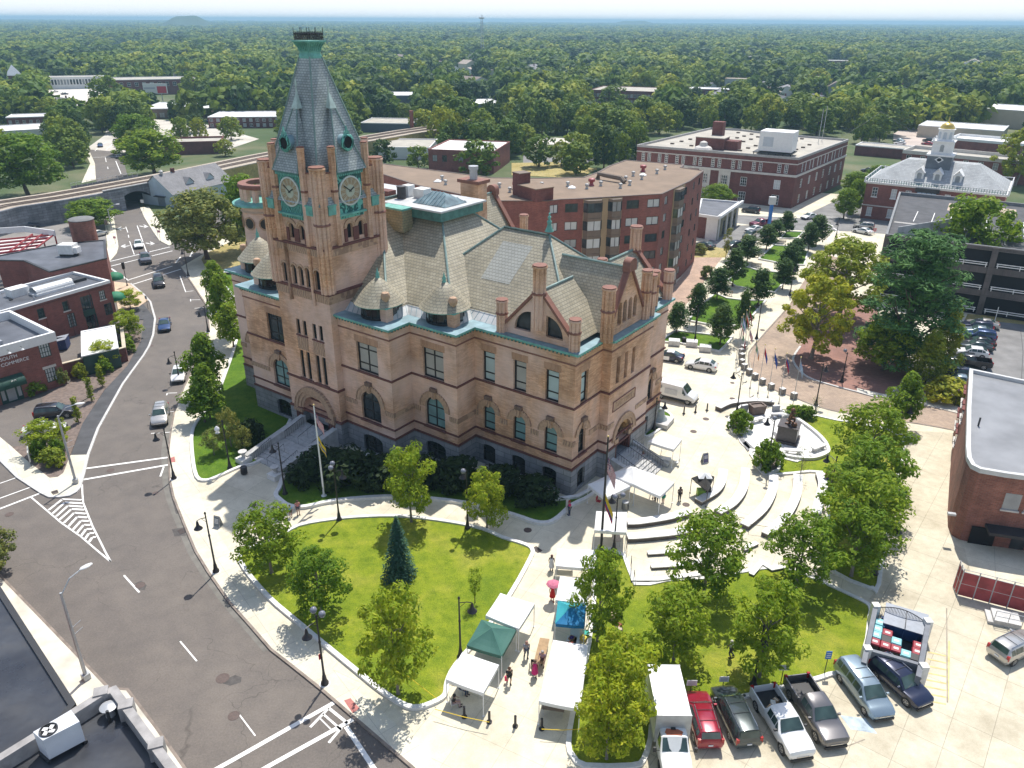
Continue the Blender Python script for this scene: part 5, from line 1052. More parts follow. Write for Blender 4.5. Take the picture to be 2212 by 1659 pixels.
for k in range(n):
 t0,t1=PI/2*k/n,PI/2*(k+1)/n
 m.add([(DX-1.7,.02+1.2*math.sin(t0),2.6+.95*math.cos(t0)),(DX+1.7,.02+1.2*math.sin(t0),2.6+.95*math.cos(t0)),(DX+1.7,.02+1.2*math.sin(t1),2.6+.95*math.cos(t1)),(DX-1.7,.02+1.2*math.sin(t1),2.6+.95*math.cos(t1))],[(0,1,2,3)],mat('awning_green',(.008,.05,.035),.7,.15,2),T)
for sx in (-1.7,1.7): m.add([(DX+sx,.02,2.6)]+[(DX+sx,.02+1.2*math.sin(PI/2*k/n),2.6+.95*math.cos(PI/2*k/n)) for k in range(n+1)],[tuple(range(n+2))],mat('awning_green',(.008,.05,.035),.7),T)
m.box(DX-1.7,1.19,2.3,DX+1.7,1.22,2.62,mat('awning_green',(.008,.05,.035),.7),T); aw=m.obj('awning',cham,30)
text_mesh('50',.7,WHT,'number',aw,T@Matrix.Translation((DX+.3,1.02,3.02))@Matrix.Rotation(R(-32),4,'X')@FLIP,.02)
m=MB(); m.box(DX-1.3,-.1,-.1,DX+1.3,.06,2.5,GRNF,T); m.box(DX-.5,.06,.2,DX+.5,.09,2.2,GW[3],T); m.box(DX-1.15,.06,.5,DX-.75,.09,2.2,GW[3],T); m.box(DX+.75,.06,.5,DX+1.15,.09,2.2,GW[3],T); m.obj('door',cham)
for s in (2.7,5.05,6.6): m=MB(); m.tube([T@Vector((s,.02,6.9)),T@Vector((s,.5,7.05)),T@Vector((s,.7,6.8))],.03,BLK,5); m.lathe([(.05,.1),(.22,-.1),(.2,-.12)],WHT,T@Vector((s,.7,6.75)),8); m.obj('wall_lamp',cham)
m=MB(); m.T=T
for k in range(2): m.box(.8,-6.2-2.2*k,zh-1.0,6.0,-4.9-2.2*k,zh-.2,WHT); [m.lathe([(.42,0),(.42,.05)],mat('fan_rust',(.45,.17,.07),.7,.2),(1.7+1.7*j,-5.55-2.2*k,zh-.2),14) for j in range(3)]
m.box(3.2,-4.2,zh-1,6,-3.6,zh-.5,STEEL); m.obj('roof_unit',cham)
z2=6.9; a2=G(22,667,z2).xy; b2=G(236,606,z2).xy; d2=(b2-a2).normalized(); n2=Vector((-d2.y,d2.x)); a2=b2-d2*26; D2=9.5
lng,L,Ts=bldg('brick_warehouse','long red brick warehouse with small white framed windows and skylight on its black roof','warehouse',[a2,b2,b2+n2*D2,a2+n2*D2],z2,REDB,SLAB,
 {0:[([.55,.70,.935],1.0,4.2,5.7,(2,2),GRNF,(3,0,1),STONEW),([.715],1.2,1.4,3.6,(2,3),GRNF,(3,),None),([.955],1.3,1.5,3.4,(1,1),GRNF,(2,),None),([.83],1.9,3.3,5.6,(2,1),GRNF,(0,),None),([.835],1.9,.2,2.4,(1,1),GRNF,(2,),None)]},par=.35,cop=WHT)
T=Ts[0]; m=MB(); m.box(.83*26-.95,.0,2.4,.83*26+.97,.06,3.3,GRNF,T)
for k in range(8): m.box(26*k/7.02,0,0,26*k/7.02+.08,.03,6.1,REDD,T)
belt(m,[tuple(p) for p in L],6.1,6.3,.12,REDD); m.obj('band',lng)
m=MB(); m.T=T; zr2=z2-.4; n=8
for k in range(n): t0,t1=PI*k/n,PI*(k+1)/n; m.add([(16,-4-1.0*math.cos(t0),zr2+.4+.9*math.sin(t0)),(22,-4-1.0*math.cos(t0),zr2+.4+.9*math.sin(t0)),(22,-4-1.0*math.cos(t1),zr2+.4+.9*math.sin(t1)),(16,-4-1.0*math.cos(t1),zr2+.4+.9*math.sin(t1))],[(0,1,2,3)],mat('skylight_acrylic',(.55,.57,.58),.3,.08,1))
m.box(15.9,-5.1,zr2,22.1,-2.9,zr2+.42,WHT); m.obj('skylight',lng)
m=MB(); m.T=T; m.box(13.6,-7.2,zr2,16.3,-5.3,zr2+1.3,mat('unit_white',(.68,.68,.66),.6)); m.box(22.8,-5.8,zr2,26-1,-4.4,zr2+.5,BLK); m.obj('roof_unit',lng)
m=MB(); m.T=T; m.lathe([(.3,0),(.3,1.0),(.35,1.1)],BLK,(8.7,-5.2,zr2),10); m.lathe([(.4,0),(.4,.8),(.45,.9)],VG,(10.1,-4.4,zr2),10); m.tube([(14.7,-1.6,zr2),(14.7,-1.6,zr2+1)],.14,STEEL,8); [m.cbox((x,y,zr2),(.4,.4,.25),BLK) for x,y in ((11.5,-6),(13,-4.8),(17.5,-7.5),(20,-7),(21.8,-6))]; m.obj('roof_vent',lng)
z3=7.8; P3=GL([(-8,562),(52,563),(107,587),(230,558),(227,518),(130,527),(-8,553)],z3)
drk,L,Ts=bldg('black_roof_building','red brick building with sloping black roof and one rooftop air unit near the railway wall','building',P3,z3,REDB,SLAB,{},par=.08,cop=BLK)
I_=invm(drk); p=I_@G(150,550,z3); m=MB(); m.T=Matrix.Translation((p.x,p.y,z3-.1)); m.box(-1.3,-1,.4,1.3,1,2.0,mat('unit_white',(.68,.68,.66),.6)); m.box(1.3,-.7,.5,1.9,.7,1.5,WHT); m.box(-1.2,-.9,0,1.2,.9,.4,BLK); m.obj('roof_unit',drk)
si=G(189,522,0); q0=G(160,470,11.3); p=G(186,523,7); p.z=0; m=MB(); m.lathe([(2.15,-.2),(2.15,11.2)],REDP,(0,0,0),28); s=thing('brick_silo','round dark brick silo with a flat capped top beside the black roof','silo',p); m.obj('drum',s,40); m=MB(); m.lathe([(2.2,11.2),(2.25,11.35),(2.0,11.5),(.3,11.6)],mat('silo_cap',(.16,.16,.16),.8,.2),(0,0,0),28); m.obj('cap',s,40)
fr_=thing('steel_frame','red steel roof frame with white panels over the yard','steel frame',G(60,540,5)); fr_.location.z=0; o=fr_.location; RS=mat('red_steel',(.30,.03,.035),.5,.1); zf=7.2; m=MB()
for k in range(6):
 a=G(-20,520+k*7.5,zf)-o; b=G(118-k*10,507+k*7.5,zf)-o; m.tube([(a.x,a.y,zf),(b.x,b.y,zf)],.22,RS,4)
for t in (0,.45,.8): a=G(118-t*60,507,zf)-o; b=G(118-50-t*60,545,zf)-o; m.tube([(a.x,a.y,zf+.1),(b.x,b.y,zf+.1)],.16,RS,4); m.tube([(a.x,a.y,-.1),(a.x,a.y,zf)],.16,RS,4)
m.obj('beam',fr_); m=MB()
for k in range(5):
 pts=[G(-20,521.5+k*7.5,zf-.3)-o,G(112-k*10,508.5+k*7.5,zf-.3)-o,G(106-k*10,513+k*7.5,zf-.3)-o,G(-20,526+k*7.5,zf-.3)-o]; m.prism([(p.x,p.y) for p in pts],zf-.5,zf-.35,WHITER)
m.obj('roof_panel',fr_); m=MB(); pl=[G(-20,506,zf)-o,G(55,501,zf)-o,G(120,510,zf)-o]; m.wallp([p.xy for p in pl],.25,zf,zf+1.1,WHT); m.obj('fascia',fr_)
zs=3.0; sh,L,Ts=bldg('shed','small shed with a white ribbed metal roof inside the brick yard','shed',GL([(177,770),(255,752),(247,703),(176,716)],zs),zs,GRNF,brickmat('ribbed_white',(.66,.66,.64),(.68,.68,.66),(.5,.5,.5),30,.45,.03,.06),{},par=.03,cop=WHT)
WZ=2.2; yw=thing('yard_wall','dark red brick yard wall with pale coping around the shed','wall',G(138,833)); o=yw.location
pl=[G(*p,WZ)-o for p in ((134,786),(200,769),(268,751),(262,700),(255,676))]; m=MB(); m.wallp([p.xy for p in pl],.35,-.2,WZ,REDD); m.obj('wall',yw); m=MB(); m.wallp([p.xy for p in pl],.5,WZ,WZ+.1,mat('coping_buff',(.50,.44,.33),.8,.15,1)); m.obj('coping',yw)
def dumpster(label,loc,rz,col,lid,w=2.2,d=1.6,h=1.7):
 t=thing('dumpster',label,'dumpster',loc,rz); m=MB(); m.add([(-w/2,-d/2,.15),(w/2,-d/2,.15),(w/2,d/2,.15),(-w/2,d/2,.15),(-w/2-.05,-d/2-.25,h*.8),(w/2+.05,-d/2-.25,h*.8),(w/2+.05,d/2,h),(-w/2-.05,d/2,h)],[(0,3,2,1),(0,1,5,4),(1,2,6,5),(2,3,7,6),(3,0,4,7)],col)
 for x in (-w/3,0,w/3): m.box(x-.05,-d/2-.22,.2,x+.05,-d/2-.02,h*.75,col)
 m.box(-w/2-.2,-.2,h*.5,w/2+.2,.05,h*.62,col); m.obj('bin_body',t); m=MB(); m.add([(-w/2-.08,-d/2-.3,h*.8+.02),(w/2+.08,-d/2-.3,h*.8+.02),(w/2+.08,d/2+.05,h+.03),(-w/2-.08,d/2+.05,h+.03),(-w/2-.08,-d/2-.3,h*.8+.08),(w/2+.08,-d/2-.3,h*.8+.08),(w/2+.08,d/2+.05,h+.1),(-w/2-.08,d/2+.05,h+.1)],[(0,1,5,4),(1,2,6,5),(2,3,7,6),(3,0,4,7),(4,5,6,7)],lid); m.box(-.02,-d/2-.3,h*.85,.02,d/2,h+.06,BLK); m.obj('lid',t); return t
NAVY=mat('navy_steel',(.012,.03,.12),.5,.15,2); LIDG=mat('lid_grey',(.30,.32,.36),.5,.15,2)
dumpster('dark blue dumpster with pale lid between brick warehouse and yard wall',G(137,752),R(-75),NAVY,LIDG)
for u,v,lb in ((247,597,'upper green round awning at the brick warehouse end'),(250,640,'lower green round awning at the brick warehouse end')):
 p=G(u,v,3); m=MB(); m.lathe([(1.5,0),(1.5,.35),(1.25,.75),(.7,1.05),(.05,1.15)],mat('awning_bright',(.01,.16,.075),.7,.1,2),(0,0,0),16); tag(m.obj('awning',None,50,(p.x,p.y,2.6)),lb,'awning')
# ---- blue grey barn by the tracks
zb=3.6; e0=G(372,418,zb).xy; e1_=G(500,388,zb).xy; d=(e1_-e0).normalized(); nn=Vector((-d.y,d.x)); Lb=(e1_-e0).length; Wd=11.0
BARN=brickmat('barn_boards',(.42,.50,.56),(.44,.52,.58),(.35,.42,.47),30,.3,.02,.1,bst=.2); ba=thing('barn','pale blue grey boarded barn with shingled gable roof beside the railway bridge','barn',(e0.x,e0.y,0),math.atan2(d.y,d.x))
zp=zb+4.2; m=MB(); m.add([(0,0,-.3),(Lb,0,-.3),(Lb,Wd,-.3),(0,Wd,-.3),(0,0,zb),(Lb,0,zb),(Lb,Wd,zb),(0,Wd,zb),(0,Wd/2,zp),(Lb,Wd/2,zp)],[(0,1,5,4),(1,2,6,9,5),(2,3,7,6),(3,0,4,8,7)],BARN); m.obj('wall',ba)
SHG=brickmat('shingle_grey',(.21,.205,.21),(.25,.245,.25),(.16,.155,.16),.4,.25,.01,.15); m=MB()
for a_,b_ in ((-.5,Wd/2),(Wd+.5,Wd/2)): m.add([(-.4,a_,zb-.35),(Lb+.4,a_,zb-.35),(Lb+.4,b_,zp+.05),(-.4,b_,zp+.05)],[(0,1,2,3)] if a_<0 else [(3,2,1,0)],SHG)
m.obj('roof',ba)
for x in (Lb*.36,Lb*.70): m=MB(); m.T=Matrix.Translation((x,1.4,zb)); m.add([(-1.3,0,.2),(1.3,0,.2),(1.3,0,1.5),(0,0,2.7),(-1.3,0,1.5),(-1.3,4,.2),(1.3,4,.2),(1.3,4,1.5),(0,4,2.7),(-1.3,4,1.5)],[(0,1,2,3,4),(1,6,7,2),(5,0,4,9)],BARN); m.add([(-1.5,-.25,1.35),(0,-.25,2.85),(0,4,2.85),(-1.5,4,1.35),(1.5,-.25,1.35),(1.5,4,1.35)],[(0,1,2,3),(1,4,5,2)],SHG); m.obj('dormer',ba)
m=MB(); m.box(-.9,2.5,2.4,.02,6,2.6,BLK); m.box(-.06,3,-.2,.02,5.5,2.2,mat('barn_door',(.2,.23,.26),.7,.1)); m.obj('canopy',ba); m=MB(); m.box(6,Wd/2-.4,zp-.3,6.8,Wd/2+.4,zp+.9,REDD); m.lathe([(.4,0),(.4,.7),(.6,.8),(.1,1.2)],VG,(2.4,Wd/2-.2,zp-.1),8); m.obj('chimney',ba)
# ---- railway embankment, wall, bridge
zrw=5.2
RL_=[(-300,510),(-120,471),(0,441),(115,424),(230,404),(318,388),(420,368),(553,340),(700,312),(790,298),(873,284),(985,268),(1080,252)]
rail=[G(u,v,zrw).xy for u,v in RL_]
m=MB(); A=offs(rail,-6.2); Bq=offs(rail,6.0)
iB0,iB1=3,4
m.prism([tuple(p) for p in A]+[tuple(p) for p in Bq[::-1]],zrw-.4,zrw-.12,BALLAST); struct(m.obj('railway_bed'))
m=MB(); pw=[G(u,v,0).xy for u,v in ((-300,575),(-100,525),(0,503),(120,478),(228,458))]
struct(MB().prism([tuple(p) for p in Bq[:5]]+[tuple(p) for p in A[:5][::-1]],-.2,zrw-.39,BALLAST).obj('embankment')); struct(MB().prism([tuple(p) for p in Bq[5:]]+[tuple(p) for p in A[5:][::-1]],-.2,zrw-.39,DRYGR).obj('embankment'))
wt=thing('retaining_wall','long grey granite block retaining wall below the railway','wall',(A[2].x,A[2].y,0)); o=wt.location.xy
m=MB(); al=offs(rail[:5],-6.6); m.wallp([p-o for p in al],.8,-.2,zrw+.1,brickmat('wall_granite',(.15,.16,.18),(.24,.25,.27),(.10,.10,.11),1.6,.6,.03,.3)); m.obj('wall',wt)
br=thing('rail_bridge','railway bridge with a dark segmental stone arch over the street','bridge',(rail[4].x,rail[4].y,0)); o=rail[4]
dd=(rail[5]-rail[4]).normalized(); nx=Vector((dd.y,-dd.x)); La=G(228,450,0).xy; Lb2=G(322,440,0).xy
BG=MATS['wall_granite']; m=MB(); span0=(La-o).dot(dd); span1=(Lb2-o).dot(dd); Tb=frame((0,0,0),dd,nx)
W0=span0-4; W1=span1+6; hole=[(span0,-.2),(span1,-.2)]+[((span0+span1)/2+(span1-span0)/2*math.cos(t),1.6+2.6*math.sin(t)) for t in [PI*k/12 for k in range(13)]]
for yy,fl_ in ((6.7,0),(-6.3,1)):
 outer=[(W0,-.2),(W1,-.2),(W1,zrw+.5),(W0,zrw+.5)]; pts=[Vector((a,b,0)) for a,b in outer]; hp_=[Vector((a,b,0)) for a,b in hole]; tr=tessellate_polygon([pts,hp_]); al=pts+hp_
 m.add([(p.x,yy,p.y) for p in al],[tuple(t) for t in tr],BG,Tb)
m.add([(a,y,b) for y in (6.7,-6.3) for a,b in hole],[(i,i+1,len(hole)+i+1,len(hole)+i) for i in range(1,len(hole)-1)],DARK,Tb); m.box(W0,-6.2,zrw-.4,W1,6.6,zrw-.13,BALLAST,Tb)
m.box(W0,6.5,zrw+.5,W1,7.0,zrw+.7,KERB,Tb); m.obj('arch_wall',br); m=MB()
for k in range(14): x=W0+(W1-W0)*k/13; m.tube([Tb@Vector((x,-6.2,zrw)),Tb@Vector((x,-6.2,zrw+1.3))],.05,STEEL,4)
m.tube([Tb@Vector((W0,-6.2,zrw+1.25)),Tb@Vector((W1,-6.2,zrw+1.25))],.05,STEEL,4); m.obj('fence',br)
for k,off in enumerate((-2.6,2.4)):
 tk=thing('rail_track',('nearer' if k==0 else 'farther')+' rusty railway track crossing above the street','railway track',(rail[3].x,rail[3].y,zrw)); o=rail[3]; m=MB()
 for dx in (-.75,.75): pl=offs(rail,off+dx); m.wallp([p-o for p in pl],.16,-.1,.16,RAILM)
 m.obj('rail',tk); m=MB(); ctr=offs(rail,off)
 m.wallp([p-o for p in ctr],2.5,-.12,-.02,mat('sleeper_band',(.20,.165,.14),.95,.35,3)); m.obj('sleeper_bed',tk)
# trees
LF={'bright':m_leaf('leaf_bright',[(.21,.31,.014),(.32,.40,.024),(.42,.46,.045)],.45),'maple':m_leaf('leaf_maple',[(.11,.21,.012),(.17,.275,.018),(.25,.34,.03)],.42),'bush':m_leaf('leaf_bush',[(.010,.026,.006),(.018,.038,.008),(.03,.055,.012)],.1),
 'dark':m_leaf('leaf_dark',[(0.042,0.09,0.024),(0.063,0.128,0.027),(0.0975,0.165,0.039)],.25),'yellow':m_leaf('leaf_yellow',[(0.213,0.269,0.0175),(0.3,0.35,0.025),(0.388,0.4,0.0438)]),
 'olive':m_leaf('leaf_olive',[(0.131,0.166,0.0385),(0.21,0.245,0.0613),(0.298,0.306,0.0875)]),'spruce':m_leaf('leaf_spruce',[(0.0286,0.078,0.0455),(0.0455,0.111,0.0676),(0.0715,0.143,0.091)],.1),
 'pine':m_leaf('leaf_pine',[(0.0543,0.132,0.0341),(0.0853,0.194,0.0465),(0.132,0.256,0.0697)],.2),'gold':m_leaf('leaf_gold',[(0.195,0.247,0.0156),(0.273,0.312,0.0208),(0.338,0.351,0.039)],.3),
 'far1':m_leaf('leaf_far_a',[(.085,.15,.018),(.135,.205,.022),(.19,.255,.035)],.3,.16),'far2':m_leaf('leaf_far_b',[(.17,.235,.02),(.23,.29,.026),(.30,.34,.04)],.3,.16),'far3':m_leaf('leaf_far_c',[(.035,.075,.018),(.055,.105,.022),(.085,.14,.03)],.25,.14)}
def leaf(vs,fs,p,nrm,l,w,r):
 a=nrm.orthogonal().normalized(); b=nrm.cross(a); t=r.random()*2*PI; u=a*math.cos(t)+b*math.sin(t); v=nrm.cross(u); o=len(vs)
 vs+= [tuple(p-u*l),tuple(p+v*w-nrm*.12*l),tuple(p+u*l),tuple(p-v*w-nrm*.12*l)]; fs.append((o,o+1,o+2,o+3))
def rv(r): 
 while 1:
  v=Vector((r.uniform(-1,1),r.uniform(-1,1),r.uniform(-1,1)))
  if .05<v.length<1: return v
def crown_lobes(r,n,R_,z0,z1,shape):
 """clump centres spread through a crown of given outline; radius of crown at height fraction t = R_*shape(t)"""
 out=[]
 for i in range(n):
  t=(i+r.random())/n; a=i*2.39996+r.uniform(-.5,.5); q=r.random()**.45; rad=R_*shape(t)*q*r.uniform(.82,1.1)
  out.append((Vector((rad*math.cos(a),rad*math.sin(a),z0+(z1-z0)*t)),q))
 return out
def crown(name,m,seed,h,R_,zb,shape,n,per,lr,ll,flat=.75,up=.5,lw=.5,gap=0):
 r=random.Random(seed); vs=[];fs=[]
 for c,q in crown_lobes(r,n,R_,zb+lr*.5,h-lr*.55,shape):
  if r.random()<gap: continue
  k=lr*r.uniform(.65,1.25)
  for j in range(per):
   d=rv(r); d.normalize(); rad=k*(.45+.55*r.random()**.5); p=c+Vector((d.x*rad,d.y*rad,d.z*rad*flat))
   nn=(d+Vector((0,0,up))+rv(r)*.75).normalized(); leaf(vs,fs,p,nn,ll*r.uniform(.6,1.25),ll*lw*r.uniform(.6,1.2),r)
 me=bpy.data.meshes.new(name); me.from_pydata(vs,[],fs); me.materials.append(m); return me
def trunk(name,m,seed,h,r0,zb,R_,nb=6,lean=.2):
 r=random.Random(seed); mb=MB(); top=Vector((r.uniform(-lean,lean),r.uniform(-lean,lean),h*.8)); mid=Vector((r.uniform(-lean,lean)*.6,r.uniform(-lean,lean)*.6,zb))
 mb.tube([(0,0,-.1),(0,0,.25),mid,top],[r0*1.5,r0,r0*.72,r0*.12],m,7)
 for i in range(nb):
  t=i/nb; s=mid.lerp(top,t*.75); a=2.4*i+r.random(); e=s+Vector((math.cos(a)*R_*.75,math.sin(a)*R_*.75,(h-s.z)*r.uniform(.3,.6))); mb.tube([s,(s+e)/2+Vector((0,0,.25)),e],[r0*.42,r0*.26,r0*.05],m,5,False)
 o=mb.obj(name); me=o.data; bpy.data.objects.remove(o); return me
oval=lambda t: math.sin(PI*min(1,(.12+.82*t)))**.6
ovlow=lambda t: (1-abs(t-.38)/.62*.9 if t>.38 else .55+.45*t/.38)
cone=lambda t: max(.06,1-t)**.8
conel=lambda t: max(.05,(1-t)**.62*(.75+.25*min(1,t*6)))
broad=lambda t: (math.sqrt(max(0,1-((t-.42)/.62)**2)))
PR={}
def species(k,trunkm,crowns,H0,W0): PR[k]=(trunkm,crowns,H0,W0)
species('locust',[trunk('trunk',BARKG,s,7.4,.13,2.3,2.3,8) for s in (1,2)],[crown('crown',LF['bright'],s,7.6,2.75,1.5,broad,52,84,.80,.21,.7,.5,.45,.02) for s in (11,12,13)],7.6,6.2)
species('locustd',[trunk('trunk',BARKG,s,7.4,.14,2.2,2.3,8) for s in (3,)],[crown('crown',LF['maple'],s,7.6,2.7,1.5,broad,50,84,.82,.21,.7,.5,.45,.02) for s in (21,22)],7.6,6.0)
species('maple',[trunk('trunk',BARK,s,6.6,.12,1.7,1.8,6) for s in (5,)],[crown('crown',LF['maple'],s,7.0,2.2,1.5,ovlow,50,74,.78,.2,.8,.45,.6) for s in (31,32)],7.0,5.2)
species('pear',[trunk('trunk',BARK,s,6.6,.10,1.6,1.0,5,.08) for s in (6,)],[crown('crown',LF['dark'],s,7.4,1.75,1.5,lambda t:(.75+.5*t if t<.3 else .9*(1-(t-.3)/.7)**.7+.05),52,70,.68,.19,.85,.4,.6) for s in (41,42,43)],7.4,3.5)
species('bigmaple',[trunk('trunk',BARK,s,13,.38,3.2,5.0,9,.6) for s in (7,)],[crown('crown',LF['olive'],s,14.5,5.9,2.6,broad,100,84,1.4,.34,.75,.5,.6) for s in (51,)],14.5,13)
species('bigdark',[trunk('trunk',BARK,s,13,.35,3.2,4.6,9,.6) for s in (8,)],[crown('crown',LF['maple'],s,14.5,5.6,2.6,broad,96,80,1.4,.34,.75,.5,.6) for s in (52,)],14.5,12.4)
species('sycamore',[trunk('trunk',BARKG,s,12,.36,2.8,6.0,12,.8) for s in (9,)],[crown('crown',LF['yellow'],s,13,6.0,2.2,broad,100,80,1.15,.30,.6,.6,.62,.08) for s in (61,62)],13,13.0)
species('pinetree',[trunk('trunk',BARK,s,15,.32,1.5,4.0,16,.3) for s in (10,)],[crown('crown',LF['pine'],s,16,4.6,1.2,lambda t:(1.0-.5*t)*(.85+.25*math.sin(t*40)),150,74,1.15,.34,.4,.8,.25) for s in (71,)],16,8.6)
species('arbor',[trunk('trunk',BARK,s,6,.2,.4,.6,2,.05) for s in (14,)],[crown('crown',LF['gold'],s,8,2.3,.15,conel,60,62,.62,.22,1.2,.3,.4) for s in (81,)],8,5)
species('column',[trunk('trunk',BARK,s,3.2,.045,.4,.25,3,.03) for s in (15,)],[crown('crown',LF['gold'],s,3.6,.30,.3,lambda t:.9,22,34,.24,.11,1.1,.3,.6) for s in (91,)],3.6,.9)
species('sapling',[trunk('trunk',BARK,s,4.0,.05,1.3,.7,5,.05) for s in (16,)],[crown('crown',LF['bright'],s,4.4,.75,1.2,oval,16,32,.38,.13,.9,.4,.5) for s in (95,)],4.4,2.0)
species('bare',[trunk('trunk',BARKG,s,3.8,.05,.6,1.1,14,.1) for s in (17,)],[crown('crown',LF['olive'],s,4.0,1.3,1.0,broad,24,9,.5,.10,.9,.4,.4) for s in (96,)],4,2.8)
species('youngcol',[trunk('trunk',BARK,s,5.6,.06,1.2,.5,4,.05) for s in (18,)],[crown('crown',LF['olive'],s,6.2,.75,1.3,oval,22,36,.42,.15,1,.4,.5) for s in (97,)],6.2,2.0)
species('ornam',[trunk('trunk',BARKG,s,4.4,.09,1.2,1.6,7,.2) for s in (19,)],[crown('crown',LF['olive'],s,4.8,2.1,1.1,broad,34,46,.6,.17,.8,.45,.5,.06) for s in (98,)],4.8,4.8)
species('fara',[trunk('trunk',BARK,s,10,.3,2.5,3.5,5,.4) for s in (20,)],[crown('crown',LF[k],s,12,4.9,1.2,broad,46,26,1.35,.62,.8,.5,.65) for s,k in ((101,'far1'),(102,'far1'),(103,'far2'),(104,'far3'),(105,'far2'))],12,11)
def spruce_mesh():
 r=random.Random(5); vs=[];fs=[]
 for i in range(24):
  t=i/23; z=.35+6.2*t; R_=1.75*(1-t)**.85+.1; nb=max(6,int(24*(1-t)+6))
  for k in range(nb):
   a=2*PI*k/nb+i*.5+r.uniform(-.15,.15); L_=R_*r.uniform(.86,1.1)
   for j in range(7):
    f=(j+.6)/7; p=Vector((math.cos(a)*L_*f,math.sin(a)*L_*f,z-.28*f*L_+r.uniform(-.05,.05)+.12*f*f))
    leaf(vs,fs,p,(Vector((math.cos(a)*.5,math.sin(a)*.5,1))+rv(r)*.6).normalized(),.17,.085,r)
 me=bpy.data.meshes.new('crown'); me.from_pydata(vs,[],fs); me.materials.append(LF['spruce']); return me
PR['sprucet']=([trunk('trunk',BARK,4,6,.1,.4,.5,1,.01)],[spruce_mesh()],6.9,3.8)
tn=random.Random(2); NC={}
def place_tree(kind,p,h,w,label,group=None,name='tree',cat='tree'):
 tr,cr_,H0,W0=PR[kind]; i=NC.get(kind,0); NC[kind]=i+1
 t=thing(name,label,cat,p,tn.uniform(0,6.28),group,(w/W0,w/W0,h/H0))
 a=bpy.data.objects.new('trunk',tr[i%len(tr)]); C.objects.link(a); a.parent=t
 b=bpy.data.objects.new('crown',cr_[i%len(cr_)]); C.objects.link(b); b.parent=t; return t
def tree(kind,ub,vb,ut,vt,wpx,label,group=None,name='tree',z=.15,hmin=0):
 p=G(ub,vb,z); h=hgt(p,ut,vt)-z; d=math.sqrt(p.x**2+p.y**2+(CAMH-h/2)**2); w=wpx*d/FPX; return place_tree(kind,p,max(h,hmin),w,label,group,name)
LG='young trees on the oval lawn'; RG='locust trees on the right lawn'; PG='dark pear trees of the linear park'; SG='street trees beside the hall'
tree('locustd',663-76,1238,585,1092,140,'large airy tree on left tip of the oval lawn overhanging the pavement',LG)
tree('locustd',697,1333,680,1188,135,'round tree beside the twin globe lamp on the oval lawn',LG)
tree('locust',860,1500,848,1275,165,'yellow green tree at the lower end of the oval lawn',LG)
tree('locust',889,1128,888,962,128,'bright green tree by the curved path in front of the hall',LG)
tree('locust',1052,1143,1058,1016,108,'bright green tree at upper right of the oval lawn',LG)
tree('sapling',1026,1303,1024,1225,40,'thin young sapling in a bare soil ring on the oval lawn',LG)
tree('locustd',1290,1385,1295,1190,125,'tree behind the blue canopy with boxes beneath it',RG)
tree('locustd',1520,1285,1522,1105,175,'broad dark tree at the foot of the amphitheatre steps',RG)
tree('locustd',1718,1268,1735,1110,150,'tree at right end of the amphitheatre wall',RG)
tree('locust',1455,1425,1460,1275,165,'bright tree above the red car on right lawn',RG)
tree('locust',1640,1462,1670,1262,170,'bright tree with a lamp in front of it on right lawn',RG)
tree('locust',1330,1570,1330,1375,175,'bright tree at left of the white box truck',RG)
tree('locust',1310,1640,1335,1470,150,'low bright tree at the lower corner by the box truck',RG)
AG='locust trees along the alley'
tree('locustd',1868,1030,1872,862,150,'uppermost tree in the row along the alley',AG); tree('locustd',1862,1120,1860,945,165,'tree beside the alley right of the bronze memorial',AG)
tree('locustd',1850,1200,1850,1010,170,'tree beside the alley over people resting on the grass',AG); tree('locustd',1838,1245,1842,1085,150,'lowest tree in the row along the alley',AG)
tree('maple',1945,925,1945,798,86,'small reddish green tree at the top of the alley')
tree('sprucet',864,1247,861,1110,84,'dark blue green conical spruce on the oval lawn',name='spruce_tree')
for ub,vb,ut,vt,w,lb in ((472,660,475,560,66,'uppermost small street tree by the hall corner'),(490,730,487,590,76,'small street tree next to the hall left corner'),(505,752,490,655,78,'street tree beside the grey lamp left of the hall'),(452,852,450,715,100,'dense street tree behind the white parked car'),(455,905,425,785,76,'lower crown behind the white parked car'),(443,912,425,822,98,'dense street tree at the bend of the left pavement'),):
 tree('maple',ub,vb,ut,vt,w,lb,SG)
for ub,vb,vt,w,lb in ((463,983,925,58,'small pale ornamental tree with round crown on the left lawn'),(500,965,880,64,'upper grey green ornamental tree near the stair'),(530,975,920,52,'lower grey green ornamental tree near the stair')): tree('ornam',ub,vb,ub,vt,w,lb,'ornamental trees by the stair')
for i,(ub,vb,ut,vt,w) in enumerate(((1461,720,1461,652,52),(1503,702,1502,610,48),(1555,745,1562,655,60),(1600,730,1598,625,38),(1548,648,1554,578,52),(1582,618,1584,535,52),(1638,660,1644,580,54),(1613,568,1622,508,52),(1690,625,1675,555,46),(1655,540,1652,484,46),(1702,600,1712,525,52),(1672,520,1672,474,38),(1718,560,1725,515,40),(1697,508,1697,455,36),(1762,530,1765,462,50),(1745,545,1745,480,40))):
 tree('pear',ub,vb,ut,vt,w,['dark pear tree nearest the white sedan in the linear park','dark pear tree behind the police car in the linear park','dark pear tree beside the flagpole row','dark pear tree half behind the flagpoles','dark pear tree left in the second lawn strip','dark pear tree at left of the third lawn strip','dark pear tree right in the second lawn strip','dark pear tree left of the upper lawn strips','dark pear tree at the park lamp','dark pear tree near the car park entrance','dark pear tree right of the third lawn strip','dark pear tree next to the tall blue sign post','dark pear tree at the upper right lawn','dark pear tree farthest up the linear park','dark pear tree by the upper street crossing','dark pear tree between upper lawn and plane trees'][i],PG)
